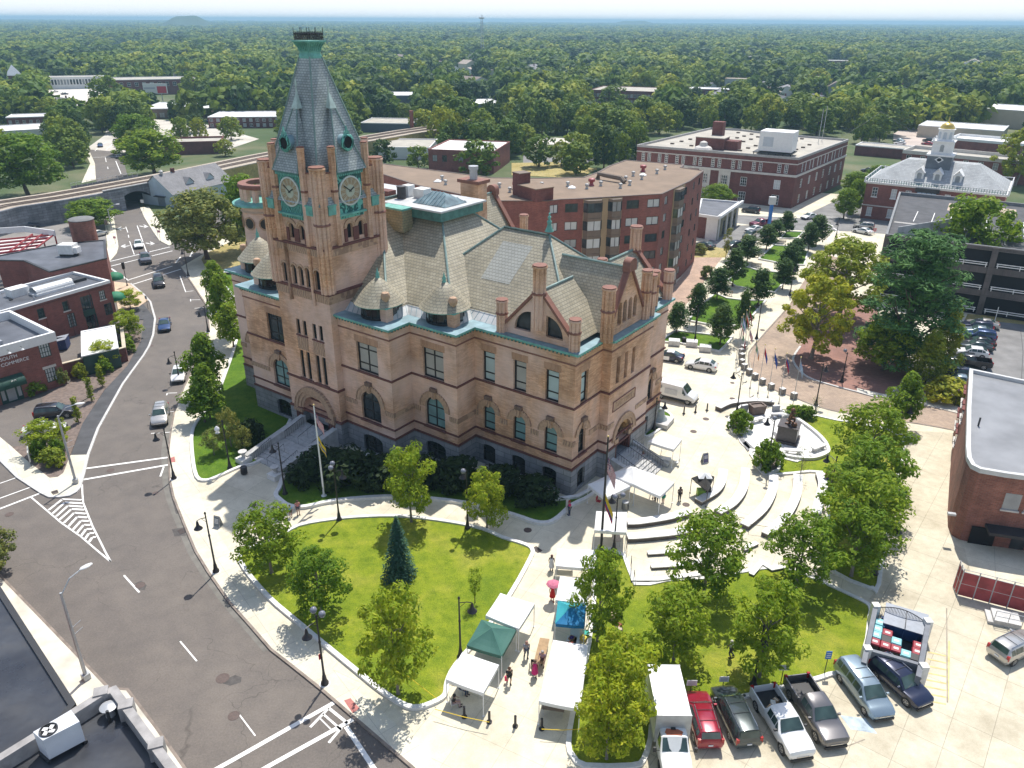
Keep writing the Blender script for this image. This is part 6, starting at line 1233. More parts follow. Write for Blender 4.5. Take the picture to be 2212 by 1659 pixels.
for ub,vb,vt,lb in ((1567,560,490,'slim young tree in front of the low white building'),(1607,548,505,'slim young tree beside the black hatchback')): tree('youngcol',ub,vb,ub,vt,22,lb)
tree('sycamore',1752,775,1765,590,155,'yellow green plane tree with thick trunk at the brick road','plane trees by the brick plaza'); tree('sycamore',1810,690,1812,508,185,'upper yellow green plane tree by the brick plaza','plane trees by the brick plaza',z=.2)
tree('pinetree',1945,790,1945,488,200,'large dark pine tree beyond the brick plaza',name='pine_tree'); tree('bigdark',2070,640,2085,420,165,'tall broadleaf tree in front of the parking garage',name='tree')
tree('bigdark',1905,800,1925,690,120,'dark bushy tree beneath the pine')
tree('arbor',2030,800,2040,648,85,'tall golden green arborvitae beside the parked cars',name='arborvitae'); tree('arbor',1995,835,2005,712,95,'nearer golden green arborvitae by the white flagpole',name='arborvitae')
for ub,vb,vt,w,lb in ((1845,425,370,62,'leafy tree at the corner of the brick office'),(1897,420,355,66,'leafy tree behind the museum corner'),(1822,473,405,52,'small street tree left of the museum'),(1842,462,385,40,'slender street tree beside the museum wall'),(1548,450,397,72,'bright tree between apartment block and brick office'),(2192,400,272,95,'yellow green tree at the right edge behind the museum')): tree('bigdark' if w<90 else 'sycamore',ub,vb,ub,vt,w,lb)
tree('bigmaple',448,560,440,408,170,'huge rounded olive green tree at the street corner'); tree('bigdark',540,540,528,375,110,'dark tree behind the huge olive tree')
tree('bigdark',205,490,195,430,105,'round green tree by the granite railway wall'); tree('bigdark',62,425,58,285,150,'big dark green tree on the railway bank at left')
tree('bigdark',335,378,322,280,130,'wide dark tree beyond the railway bridge'); tree('bigdark',300,330,300,245,90,'green tree beyond the bridge street')
tree('locust',283,668,278,625,56,'upper small tree by the brick warehouse end'); tree('locust',281,730,278,668,66,'small tree over the dark footpath by the warehouse'); tree('locust',228,792,225,735,60,'small tree in front of the brick yard wall'); tree('locust',102,975,105,905,82,'small tree in the corner planting bed')
for ub,vb,vt,lb in ((222,835,787,'uppermost columnar shrub along the dark path'),(199,866,813,'middle columnar shrub along the dark path'),(170,912,855,'lower columnar shrub along the dark path'),(141,960,900,'columnar shrub behind the corner bed tree')): tree('column',ub,vb,ub-8,vt,16,lb,'columnar shrubs along the dark path',name='shrub')
tree('bigmaple',-12,1235,0,1120,95,'tree at the left picture edge above the black roof')
tree('bare',1727,1035,1728,960,44,'thin staked young tree on the memorial lawn',name='staked_tree'); tree('bare',1758,905,1770,855,34,'leafless staked young tree by the brick road',name='staked_tree'); tree('bare',1408,920,1410,858,34,'pale young tree by the hall side door')
def shrubmesh(seed,m,per=60,n=26): return crown('foliage',m,seed,1.0,.52,.02,lambda t:math.sqrt(max(.05,1-(t*1.02-.25)**2/.6)),n,per,.2,.075,.9,.4,.55)
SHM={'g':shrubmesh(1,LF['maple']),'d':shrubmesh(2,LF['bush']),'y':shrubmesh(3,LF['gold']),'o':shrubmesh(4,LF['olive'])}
def shrub(k,u,v,wpx,hpx,label,group=None,cat='shrub',z=.12,sy=1.0):
 p=G(u,v,z); d=math.sqrt(p.x**2+p.y**2+CAMH**2); w=wpx*d/FPX; h=max(.6,hpx*d/FPX/math.cos(math.atan2(CAMH,p.y)))
 o=bpy.data.objects.new('shrub',SHM[k]); C.objects.link(o); o.location=p; o.rotation_euler=(0,0,tn.uniform(0,6)); o.scale=(w,w*sy,h); return tag(o,label,cat,group)
for k,u,v,w,h,lb in (('y',114,1005,42,30,'clipped golden shrub at the tip of the corner bed'),('g',90,990,30,34,'dark clipped shrub left in the corner bed'),('g',126,985,28,30,'clipped shrub behind the golden one'),('g',279,760,26,26,'shrub beneath the small tree by the path'),('g',274,745,24,22,'upper shrub beside the path'),('y',176,815,24,26,'round golden shrub before the yard wall'),('g',229,805,26,28,'round shrub before the yard wall'),('g',244,790,28,30,'larger round shrub at the yard wall corner'),('o',135,830,22,34,'pale tall shrub by the brick corner'),('g',76,848,36,22,'wide shrub next to the green awning door')): shrub(k,u,v,w,h,lb,'shrubs around the brick building')
for k,u,v,w,h,lb in (('g',1596,930,46,42,'round planter bush at left of the memorial'),('g',1657,1010,56,54,'round planter bush below the memorial'),('g',1715,900,36,22,'left clipped bush behind the statue'),('g',1740,903,36,24,'right clipped bush behind the statue'),('y',2042,862,76,38,'wide golden hedge at the brick road')): shrub(k,u,v,w,h,lb)
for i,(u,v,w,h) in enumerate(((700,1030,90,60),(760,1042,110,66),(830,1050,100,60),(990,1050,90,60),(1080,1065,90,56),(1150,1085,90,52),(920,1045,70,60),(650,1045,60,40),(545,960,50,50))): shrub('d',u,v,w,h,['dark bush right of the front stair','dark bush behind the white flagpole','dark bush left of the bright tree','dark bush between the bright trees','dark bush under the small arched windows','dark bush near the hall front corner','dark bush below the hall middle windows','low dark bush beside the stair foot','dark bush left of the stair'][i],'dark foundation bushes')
for k,u,v,w,h,lb in (('o',1527,600,26,26,'small shrub at the apartment entrance'),('o',1512,548,26,22,'pale shrub at the apartment corner'),('g',1490,900+0,2,2,'x')): 
 if lb!='x': shrub(k,u,v,w,h,lb)
# the town and woods beyond
KEEP=[(121,213,160,196),(246,435,166,204),(322,450,216,262),(470,600,238,280),(364,470,296,332),(0,112,262,296),(18,54,150,196),(812,925,302,342),(925,1066,298,345),(781,889,253,284),(839,889,198,222),(1021,1081,216,232),(1271,1415,190,226),(1484,1566,186,216),(1566,1611,166,190),(1997,2139,262,298),(2119,2212,232,280),(2061,2179,292,320),(1966,2189,318,383),(1854,1966,306,330),(1771,1836,120,144)]
GK=[(195,275,290,390),(100,235,185,222),(1140,1240,296,312),(1115,1190,340,378),(1935,2040,285,320),(500,600,330,350)]
fr=random.Random(23)
def far(name,label,cat,u0,u1,vb,vt,depth,ang,wall,roof,rows_=(),par=.25,cop=None,group=None):
 p=G((u0+u1)/2,vb,0); d=math.hypot(p.x,p.y); w=(u1-u0)*math.sqrt(d*d+CAMH**2)/FPX; h=hgt(p,(u0+u1)/2,vt); az=math.atan2(p.x,p.y); rz=-az+R(ang); c,s=math.cos(rz),math.sin(rz); W=w/max(.4,abs(math.cos(R(ang))))*.96
 f=lambda x,y:(p.x+c*x-s*y,p.y+s*x+c*y)
 e=[(n_,ww,a*h,b*h,(1,1),WHT if wl else BLK,(2,0,3),None) for (n_,ww,a,b,wl) in rows_]
 return bldg(name,label,cat,[f(-W/2,0),f(W/2,0),f(W/2,depth),f(-W/2,depth)],h,wall,roof,{0:e} if e else {},par=par,cop=cop,group=group)
BEIGE=mat('beige_wall',(.50,.43,.34),.8,.08,.3); GRYW=mat('grey_siding',(.36,.38,.39),.8,.08,.6); MAROON=mat('maroon_siding',(.10,.022,.035),.8,.1,1); BLUW=mat('slate_blue_wall',(.10,.12,.15),.8,.1,1)
WALLW=mat('white_wall',(.68,.68,.66),.7,.06,.5)
far('white_hall','long white two storey hall with tall narrow windows beyond the left car park','building',121,213,192,166,16,-6,WALLW,PALER,[(18,1.3,.38,.8,0)])
far('brick_school','long brown brick building with flat roof behind two big trees','building',246,435,204,171,26,-4,REDD,PALER,[(14,2.2,.55,.82,1)])
far('strip_mall','low white roofed row of shops with grey front and brown base','shop',322,447,256,234,34,-14,mat('shop_brown',(.20,.14,.11),.8,.15,.5),WHITER,[(9,2.5,.1,.6,0)])
far('brick_mill','two storey brick mill with white roof left of the tower','mill',462,640,276,252,24,-12,REDD,WHITER,[(14,1.4,.55,.85,1),(14,1.4,.1,.4,1)])
far('low_brick_building','low dark brick building with tall end wall near the tracks','building',366,472,333,306,14,-8,REDD,PALER,[],par=.6,cop=REDD)
far('flat_shed','large flat white roofed shed at the left edge','building',-60,112,298,282,22,2,WALLW,WHITER)
far('white_roofed_house','white roofed gable building behind left trees','house',30,96,276,252,14,-10,REDD,WHITER,[(6,1.2,.3,.7,1)])
far('bright_store','bright white store at the far left edge','store',-20,27,190,168,20,0,WALLW,WHITER)
t=far('brick_clock_tower','small brick clock tower with pale pyramid roof at the far left','tower',27,50,193,163,8,0,REDB,SLAB,par=.05)[0]
m=MB(); m.add([(-.8,-.8,12.2),(9,-.8,12.2),(9,9,12.2),(-.8,9,12.2),(4.1,4.1,19)],[(0,1,4),(1,2,4),(2,3,4),(3,0,4)],mat('slate_pale',(.42,.45,.48),.7,.1,1)); zt_=t.children[0].bound_box[1][2]; m.v=[(a,b,c-12.2+zt_) for a,b,c in m.v]; m.obj('spire_roof',t)
far('white_workshop','white walled low workshop with grey roof behind the apartment block','workshop',814,928,344,318,22,-10,WALLW,PALER)
far('brick_block','red brick block with white roof and roof units behind the apartments','building',926,1066,372,325,24,-16,REDB,WHITER,[([.1,.25,.5,.8],1.6,.45,.75,0)],cop=REDB)
far('dark_warehouse','low dark blue warehouse with grey roof beside the railway','warehouse',782,889,286,266,20,-14,BLUW,PALER)
far('white_roof_warehouse','pale flat roofed warehouse among trees right of the spire','warehouse',838,892,224,206,26,0,BLUW,WHITER)
far('white_roof_depot','white roofed depot beyond the railway curve','warehouse',1020,1082,232,224,30,10,BLUW,WHITER)
far('brick_factory','long two storey brick factory with pale roof and rows of windows','factory',1275,1415,228,196,34,-12,REDD,PALER,[(20,1.5,.55,.78,1),(20,1.5,.12,.36,1)],cop=REDD)
far('maroon_house','dark maroon flat roofed house with white windows','house',1484,1568,218,192,14,-6,MAROON,WHITER,[(5,2,.55,.82,1),(4,2,.1,.4,1)])
far('grey_box_house','tall pale grey box shaped house with tan roof edge','house',1566,1611,194,170,12,-6,GRYW,PALER,[(3,1.3,.5,.7,0)],cop=mat('tan_edge',(.45,.33,.22),.8,.1))
far('white_roof_annex','white roofed annex left of the maroon house','building',1415,1484,214,200,26,-6,BEIGE,WHITER)
far('beige_hall','long blank beige hall behind the museum cupola','building',1997,2139,302,276,22,-6,BEIGE,WHITER)
far('beige_theatre','tall beige block with white roof at the right edge','building',2119,2260,278,238,30,-10,BEIGE,WHITER,[],cop=WHT)
far('brick_annex','brick annex with balustraded terrace behind the museum','building',1966,2189,385,336,14,-10,REDB,PALER,[(9,1.5,.5,.8,1)],par=1.0,cop=STONEW)
far('brick_library','brick block with white roof and glazed lantern behind the museum','building',2061,2181,335,303,16,-10,REDB,WHITER,[],par=.8)
far('low_brick_garage','low brick garage with grey roof left of the museum cupola','garage',1854,1966,340,318,10,-10,REDD,PALER)
for u0,u1,vb,vt,lb in ((1771,1836,144,131,'far grey roofed works near the horizon road'),(1725,1765,158,146,'far low sheds beside the works'),(1830,1890,148,136,'far pale warehouse right of the works'),(1848,1890,118,106,'long dark red mill near the horizon'),(1890,1960,112,103,'long low mill wing near the horizon'),(2075,2125,165,150,'pale flat roofed stores at upper right'),(2125,2170,180,166,'white low stores at right'),(2040,2075,168,155,'white low shop near upper right trees'),(1985,2030,135,124,'pale far roofs at upper right'),(2140,2180,138,124,'pink roofed far building at upper right'),(98,130,122,108,'far house with a red roof at upper left'),(20,60,140,126,'pale far building at the left edge'),(135,180,124,114,'pale far roofs beside the red roof')):
 far('far_building',lb,'building',u0,u1,vb,vt,22,fr.uniform(-12,8),fr.choice((BEIGE,GRYW,REDD,WALLW)) if 'red mill' not in lb else REDD,mat('roof_red',(.45,.12,.10),.8,.1) if 'red roof' in lb else fr.choice((PALER,WHITER)),[(6,1.6,.35,.7,0)],group='far town buildings')
SID=[WALLW,GRYW,mat('cream_siding',(.60,.55,.43),.8,.06),mat('blue_siding',(.40,.48,.54),.8,.06),mat('tan_siding',(.46,.38,.30),.8,.08)]; RFM=[SHG,mat('shingle_brown',(.20,.16,.14),.9,.2,1),mat('shingle_dark',(.11,.11,.12),.9,.2,1),mat('shingle_tan',(.36,.30,.25),.9,.15,1)]
def house(u,v,wpx,vt,ang,si,ri,label):
 p=G(u,v,0); d=math.hypot(p.x,p.y); w=wpx*d/FPX; h=max(5.5,hgt(p,u,vt)); rz=-math.atan2(p.x,p.y)+R(ang); t=thing('house',label,'house',p,rz,'gabled houses beyond the square'); D_=w*1.3; zw=h*.62
 m=MB(); m.add([(-w/2,0,-.2),(w/2,0,-.2),(w/2,D_,-.2),(-w/2,D_,-.2),(-w/2,0,zw),(w/2,0,zw),(w/2,D_,zw),(-w/2,D_,zw),(0,0,h),(0,D_,h)],[(0,1,5,8,4),(1,2,6,5),(2,3,7,9,6),(3,0,4,7)],SID[si]); m.obj('wall',t)
 m=MB(); o_=.5; s=(h-zw)/(w/2)
 for sg in (-1,1): m.add([(sg*(w/2+o_),-o_,zw-s*o_),(0,-o_,h+.05),(0,D_+o_,h+.05),(sg*(w/2+o_),D_+o_,zw-s*o_)],[(0,1,2,3)] if sg<0 else [(3,2,1,0)],RFM[ri])
 r_=m.obj('roof',t); m=MB(); m.box(w*.12,D_*.4,h*.85,w*.12+.7,D_*.4+.8,h+1.0,REDD); m.obj('chimney',r_)
 T=frame((-w/2,0,0),(1,0),(0,-1))
 for f in (.28,.72):
  for zz_ in (.14,.62): putwin(t,T,w*f,zw*zz_,1.0,zw*.25,(0,1),WHT,wr.choice((2,3)))
 putwin(t,T,w*.5,zw*1.12,.9,1.3,(0,1),WHT,2)
HS_=[(1802,207,30,177,0,1,1),(1858,197,26,175,15,3,0),(1694,240,40,208,20,0,2),(1746,232,26,206,-20,0,2),(1776,232,36,206,30,1,2),(1698,207,40,186,0,0,0),(1561,222,38,194,10,1,0),(1538,200,30,178,60,1,2),(1640,216,36,188,-30,2,3),(1660,200,26,178,20,0,0),(882,139,44,119,20,1,1),(1023,138,34,113,-10,2,1),(1020,150,26,130,30,2,3),(1040,190,60,166,50,0,1),(872,177,30,156,40,0,0),(1142,170,32,140,-20,0,0),(1065,168,26,150,40,2,1),(955,150,30,132,20,0,1),(985,160,26,143,50,0,0),(1010,165,30,146,-20,0,3),(935,175,24,160,10,1,2),(1230,140,34,124,0,0,1),(1285,131,24,118,20,2,1),(1332,130,22,117,-10,1,0),(1468,132,28,116,10,1,1),(1530,135,26,120,-20,4,1),(1582,134,28,119,20,1,2),(1620,138,26,122,0,2,0),(1420,135,20,122,40,1,3),(1500,130,26,112,0,4,1),(1690,150,24,134,10,1,0),(1945,205,30,184,15,0,0),(1990,178,26,160,-20,0,1),(2020,192,28,172,20,3,0),(2100,150,30,128,0,0,3),(2155,150,34,130,10,0,0),(1905,165,24,148,30,1,2),(1760,180,24,163,0,0,1),(190,120,26,106,10,0,1),(250,118,24,104,-20,1,0),(60,160,34,140,0,0,1),(380,176,26,160,20,1,0),(560,180,26,162,0,1,2),(620,140,24,126,10,4,1),(700,170,24,154,-10,1,2),(150,237,28,212,20,4,0),(185,250,30,228,-10,1,1)]
WHERE=['among trees','beside a dark tree','near the horizon trees','behind leafy crowns','at the edge of the woods']
COLN=['white','grey','cream','pale blue','tan']; RFN=['grey','brown','dark','tan']
for i,(u,v,w_,vt,a,s_,r_) in enumerate(HS_):
 side='at upper left' if u<500 else 'right of the spire' if u<1000 else 'beyond the tall mast' if u<1250 else 'in the town centre' if u<1640 else 'above the brick office' if u<1800 else 'above the museum' if u<1960 else 'at upper right'
 dist='far ' if v<150 else '' if v<185 else 'nearer '
 house(u,v,w_,vt,a,s_,r_,f'{dist}{COLN[s_]} gabled house, {RFN[r_]} roof, {side} '+WHERE[i%5]); KEEP.append((u-w_*.45,u+w_*.45,vt,vt+(v-vt)*.55))
mp=G(1041,118,0); mh=hgt(mp,1041,32); ms=thing('radio_mast','tall slender lattice radio mast above the woods','mast',(mp.x,mp.y,0)); m=MB()
for k in range(3): a=2*PI*k/3; m.tube([(2.4*math.cos(a),2.4*math.sin(a),0),(1.5*math.cos(a),1.5*math.sin(a),mh*.93)],.35,STEEL,4)
for k in range(24): z=mh*.93*k/24; m.tube([(2.2*math.cos(2.09*k),2.2*math.sin(2.09*k),z),(2.1*math.cos(2.09*k+2.09),2.1*math.sin(2.09*k+2.09),z+mh/26)],.18,STEEL,3)
m.obj('lattice',ms); m=MB(); m.lathe([(1,mh*.9),(4,mh*.91),(4,mh*.935),(1,mh*.94)],VG,n=8); m.tube([(0,0,mh*.93),(0,0,mh)],.3,STEEL,4); m.tube([(1.5,0,mh*.93),(1.5,0,mh*.99)],.3,STEEL,4); m.obj('aerial',ms)
def hill(u0,u1,dist,h,name='hill'):
 n=40; a0=math.atan((u0-CX)/FPX); a1=math.atan((u1-CX)/FPX); vs=[];fs=[]
 for i in range(n+1):
  t=i/n; a=a0+(a1-a0)*t; hh=h*(math.sin(PI*t)**1.4)*(1+.05*math.sin(t*23))
  for k,(dd,f) in enumerate(((-500,0),(0,1),(700,0))): r_=dist+dd; vs.append((r_*math.tan(a),r_,hh*f-1 if f else -1))
 for i in range(n):
  for k in range(2): fs.append((i*3+k,(i+1)*3+k,(i+1)*3+k+1,i*3+k+1))
 return struct(MB().add(vs,fs,mat('wooded_hill',(.04,.07,.03),.95,.3,.02)).obj(name))
hill(385,545,3900,60); hill(1255,1430,6500,50); hill(-300,2600,9000,24,'ridge')
def proj(p):
 c=Vector((p.x,p.y,p.z-CAMH)); f=Vector((0,math.cos(PITCH),-math.sin(PITCH))); up=Vector((0,math.sin(PITCH),math.cos(PITCH))); z=c.dot(f); x=c.x/z; y=c.dot(up)/z; cs,sn=math.cos(ROLL),math.sin(ROLL); x,y=x*cs+y*sn,-x*sn+y*cs
 return CX+x*FPX,CY-y*FPX,FPX/z
BL=[]   # footprints of what is already built
for o in list(C.objects):
 if o.parent is None and o.type=='EMPTY' and o.get('category') not in ('tree',None):
  bb=[]
  for c in o.children:
   if c.type=='MESH' and c.name.startswith(('wall','arch','track')): bb+= [(Matrix.Translation(o.location)@Matrix.Rotation(o.rotation_euler.z,4,'Z'))@Vector(q) for q in c.bound_box]
  if bb: BL.append((min(q.x for q in bb)-3,max(q.x for q in bb)+3,min(q.y for q in bb)-3,max(q.y for q in bb)+3))
def free(p,h,r_):
 if any(a<p.x<b and c<p.y<d for a,b,c,d in BL[1:]): return False
 u,v,s=proj(p); ut,vt,_=proj(p+Vector((0,0,h))); w=r_*s
 return not (any(u+w*.75>a and u-w*.75<b and vt<d-2 and v>d-1 for a,b,c,d in KEEP) or any(u+w*.8>a and u-w*.8<b and vt<d and v>c+2 for a,b,c,d in GK))
railz=lambda p: min((Vector(q)-p.xy).length for q in rail)
TP_=[]
def rsegd(p):
 best=1e9
 for i in range(len(rail)-1):
  a,b=rail[i],rail[i+1]; t=max(0,min(1,(p.xy-a).dot(b-a)/(b-a).length_squared)); best=min(best,(a+(b-a)*t-p.xy).length)
 return best
def region_ok(p):
 u,v,s=proj(p)
 if v>425: return False
 if rsegd(p)<9: return False
 if u<640 and v>(400-.11*u): return False
 if u<800 and 360<v: return False
 if 1060<u<1380 and v>372: return False
 if u<1060 and v>352: return False
 if 1380<u<1840 and v>285 : return False
 if u>1840 and v>312: return False
 return True
BIGT=((67,215,50),(55,235,60),(112,262,50),(160,258,42),(235,242,72),(212,270,48),(292,280,70),(307,205,75),(380,208,40),(425,222,60),(472,237,60),(525,230,62),(147,300,70),(160,362,60),(457,337,45),(487,337,40),(512,322,50),(425,287,42),(500,302,50),(20,262,60),(-8,300,70),(120,310,50),(951,258,110),(995,240,90),(914,297,60),(989,304,100),(1131,277,70),(1106,277,60),(1194,270,90),(1244,240,80),(1164,360,75),(1244,377,80),(1131,327,60),(869,342,55),(831,356,60),(904,364,55),(1031,384,95),(1081,367,70),(1301,314,90),(1296,347,60),(1336,340,70),(1244,352,70),(1321,237,60),(1386,277,70),(1424,290,70),(1474,277,72),(1524,272,66),(1591,262,80),(1586,240,70),(1656,277,70),(1661,227,60),(1350,300,60),(1720,270,70),(1764,292,85),(1819,252,60),(1871,247,60),(1884,292,60),(1909,292,90),(1966,257,70),(2009,264,80),(2064,260,90),(2109,248,70),(2171,227,100),(1896,187,60),(1846,182,45),(1764,202,50),(1716,189,45),(1909,167,50),(760,300,60),(800,240,60),(730,255,50),(690,240,50),(650,225,50),(845,190,50),(780,195,50),(600,215,50),(560,205,50),(1290,190,45),(1240,200,50),(1180,190,50),(1420,196,40),(1500,230,40),(1450,240,50),(1560,240,40))
BP=[]
for i,(u,v,w_) in enumerate(BIGT):
 p=G(u,v,0); d=p.length; W=min(20,w_*d/FPX)
 for k in (1,.8,.62,.5):
  if not any(a<p.x<b and c<p.y<e for a,b,c,e in BL[1:]): break
 else: continue
 W*=k; BP.append((p,W)); side='left of the tower beyond the tracks' if u<560 else 'near the spire' if u<800 else 'behind the apartment block' if u<1130 else 'left of the brick office' if u<1400 else 'above the brick office' if u<1700 else 'left of the cupola' if u<1960 else 'at upper right'
 place_tree('fara',p,W*fr.uniform(.8,.95),W,('broad ' if W>12 else 'medium ')+('nearer ' if v>280 else 'farther ')+'leafy tree '+side,'larger trees of the town')
names=[]
cand=[]
y=215.0
while y<760:
 sp=7.2+y*.005; x=-y*.78-20
 while x<y*.80+20:
  p=Vector((x+fr.uniform(-.42,.42)*sp,y+fr.uniform(-.42,.42)*sp,0)); cand.append(p); x+=sp
 y+=sp
ok=[]
for p in cand:
 if not region_ok(p): continue
 h=fr.uniform(8,15); r_=h*fr.uniform(.36,.5)
 if free(p,h*.8,r_*.7) and noise.noise(p*.011)>-.5 and not any((p-b_).length<W*.45 for b_,W in BP): ok.append((p,h,r_))
ok.sort(key=lambda t:t[0].length-60*(noise.noise(t[0]*.02)))
for i,(p,h,r_) in enumerate(ok[:195]):
 u,v,s=proj(p); side='left of the spire beyond the tracks' if u<640 else 'right of the spire behind the apartment block' if u<1150 else 'behind the brick office' if u<1700 else 'behind the museum at upper right'
 place_tree('fara',p,h,r_*2,'leafy green tree in the wooded belt '+side,'trees of the wooded belt','tree')
rest=ok[195:]
pts=[(p,h) for p,h,r_ in rest]
y=760.0
while y<9500:
 sp=13.5+(y-760)*.0085; x=-y*.76-40
 while x<y*.78+40:
  p=Vector((x+fr.uniform(-.45,.45)*sp,y+fr.uniform(-.45,.45)*sp,0)); h=fr.uniform(9,16)*(1+ (y-760)*.00011); x+=sp
  if noise.noise(p*.004)<-.34 and y<1800: continue
  if y<1600 and not free(p,h*.8,h*.35): continue
  pts.append((p,h))
 y+=sp
def far_crown(seed,m):
 return crown('far_crown',m,seed,1.0,.46,.05,broad,16,9,.2,.17,.85,.5,.7)
proto=bpy.data.collections.new('wood_crowns')
for i,k in enumerate(('far1','far2','far3','far1','far3')):
 o=bpy.data.objects.new('wood_crown',far_crown(300+i,LF[k])); proto.objects.link(o)
me=bpy.data.meshes.new('forest'); me.from_pydata([tuple(p) for p,h in pts],[],[])
at=me.attributes.new('tree_h','FLOAT','POINT'); at.data.foreach_set('value',[h*1.12 for p,h in pts]); at=me.attributes.new('tree_k','INT','POINT'); at.data.foreach_set('value',[fr.randrange(5) if noise.noise(p*.006)<.1 else fr.choice((1,1,3,0)) for p,h in pts])
at=me.attributes.new('tree_w','FLOAT','POINT'); at.data.foreach_set('value',[h*fr.uniform(.85,1.25)*(1 if p.y<760 else 1.25+p.y*.00016) for p,h in pts])
fo=bpy.data.objects.new('forest',me); C.objects.link(fo); tag(fo,'wide green woodland of treetops stretching to the horizon','woodland',None,'stuff')
ng=bpy.data.node_groups.new('wood','GeometryNodeTree'); ng.interface.new_socket('Geometry',in_out='INPUT',socket_type='NodeSocketGeometry'); ng.interface.new_socket('Geometry',in_out='OUTPUT',socket_type='NodeSocketGeometry')
gi=ng.nodes.new('NodeGroupInput'); go=ng.nodes.new('NodeGroupOutput'); ip=ng.nodes.new('GeometryNodeInstanceOnPoints'); ci=ng.nodes.new('GeometryNodeCollectionInfo'); ci.inputs['Collection'].default_value=proto; ci.inputs['Separate Children'].default_value=True; ci.inputs['Reset Children'].default_value=True
def attr(n,t):
 a=ng.nodes.new('GeometryNodeInputNamedAttribute'); a.data_type=t; a.inputs['Name'].default_value=n; return [o for o in a.outputs if o.enabled and o.name=='Attribute'][0]
cx=ng.nodes.new('ShaderNodeCombineXYZ'); W_=attr('tree_w','FLOAT'); ng.links.new(W_,cx.inputs[0]); ng.links.new(W_,cx.inputs[1]); ng.links.new(attr('tree_h','FLOAT'),cx.inputs[2])
rnv=ng.nodes.new('FunctionNodeRandomValue'); rnv.data_type='FLOAT_VECTOR'; rnv.inputs[0].default_value=(0,0,0); rnv.inputs[1].default_value=(0,0,6.28)
ng.links.new(gi.outputs[0],ip.inputs['Points']); ng.links.new(ci.outputs[0],ip.inputs['Instance']); ip.inputs['Pick Instance'].default_value=True; ng.links.new(attr('tree_k','INT'),ip.inputs['Instance Index']); ng.links.new(cx.outputs[0],ip.inputs['Scale']); ng.links.new(rnv.outputs[0],ip.inputs['Rotation']); ng.links.new(ip.outputs[0],go.inputs[0])
md=fo.modifiers.new('wood','NODES'); md.node_group=ng
# vehicles
def paint(name,col,metal=.25,rough=.28): return mat('paint_'+name,col,rough,.04,.6,metal,coat=.8)
PT={'white':paint('white',(.72,.72,.71),0),'silver':paint('silver',(.46,.45,.43),.55),'grey':paint('grey',(.13,.125,.13),.4),'black':paint('black',(.012,.012,.016),.2),'navy':paint('navy',(.012,.018,.05),.3),'blue':paint('blue',(.02,.055,.16),.35),'red':paint('red',(.28,.008,.03),.25),'slate':paint('slate',(.045,.06,.065),.35),'sky':paint('sky',(.24,.31,.36),.5),'cream':paint('cream',(.60,.57,.50),.3),'maroon':paint('maroon',(.18,.02,.05),.25)}
CGL=glassmat('car_glass',(.025,.045,.04),.04); TYRE=mat('tyre',(.015,.015,.016),.8,.1,4); RIMM=mat('alloy',(.45,.45,.45),.3,.05,4,.6); HLT=mat('headlight',(.72,.74,.76),.12,.05,4,spec=.8); TLT=mat('taillight',(.35,.01,.012),.2,.05,4); PLASTIC=mat('black_plastic',(.025,.025,.027),.6,.05); PLATE=mat('plate',(.65,.66,.68),.5,0); CHROME=mat('chrome',(.55,.55,.56),.15,0,metal=.9)
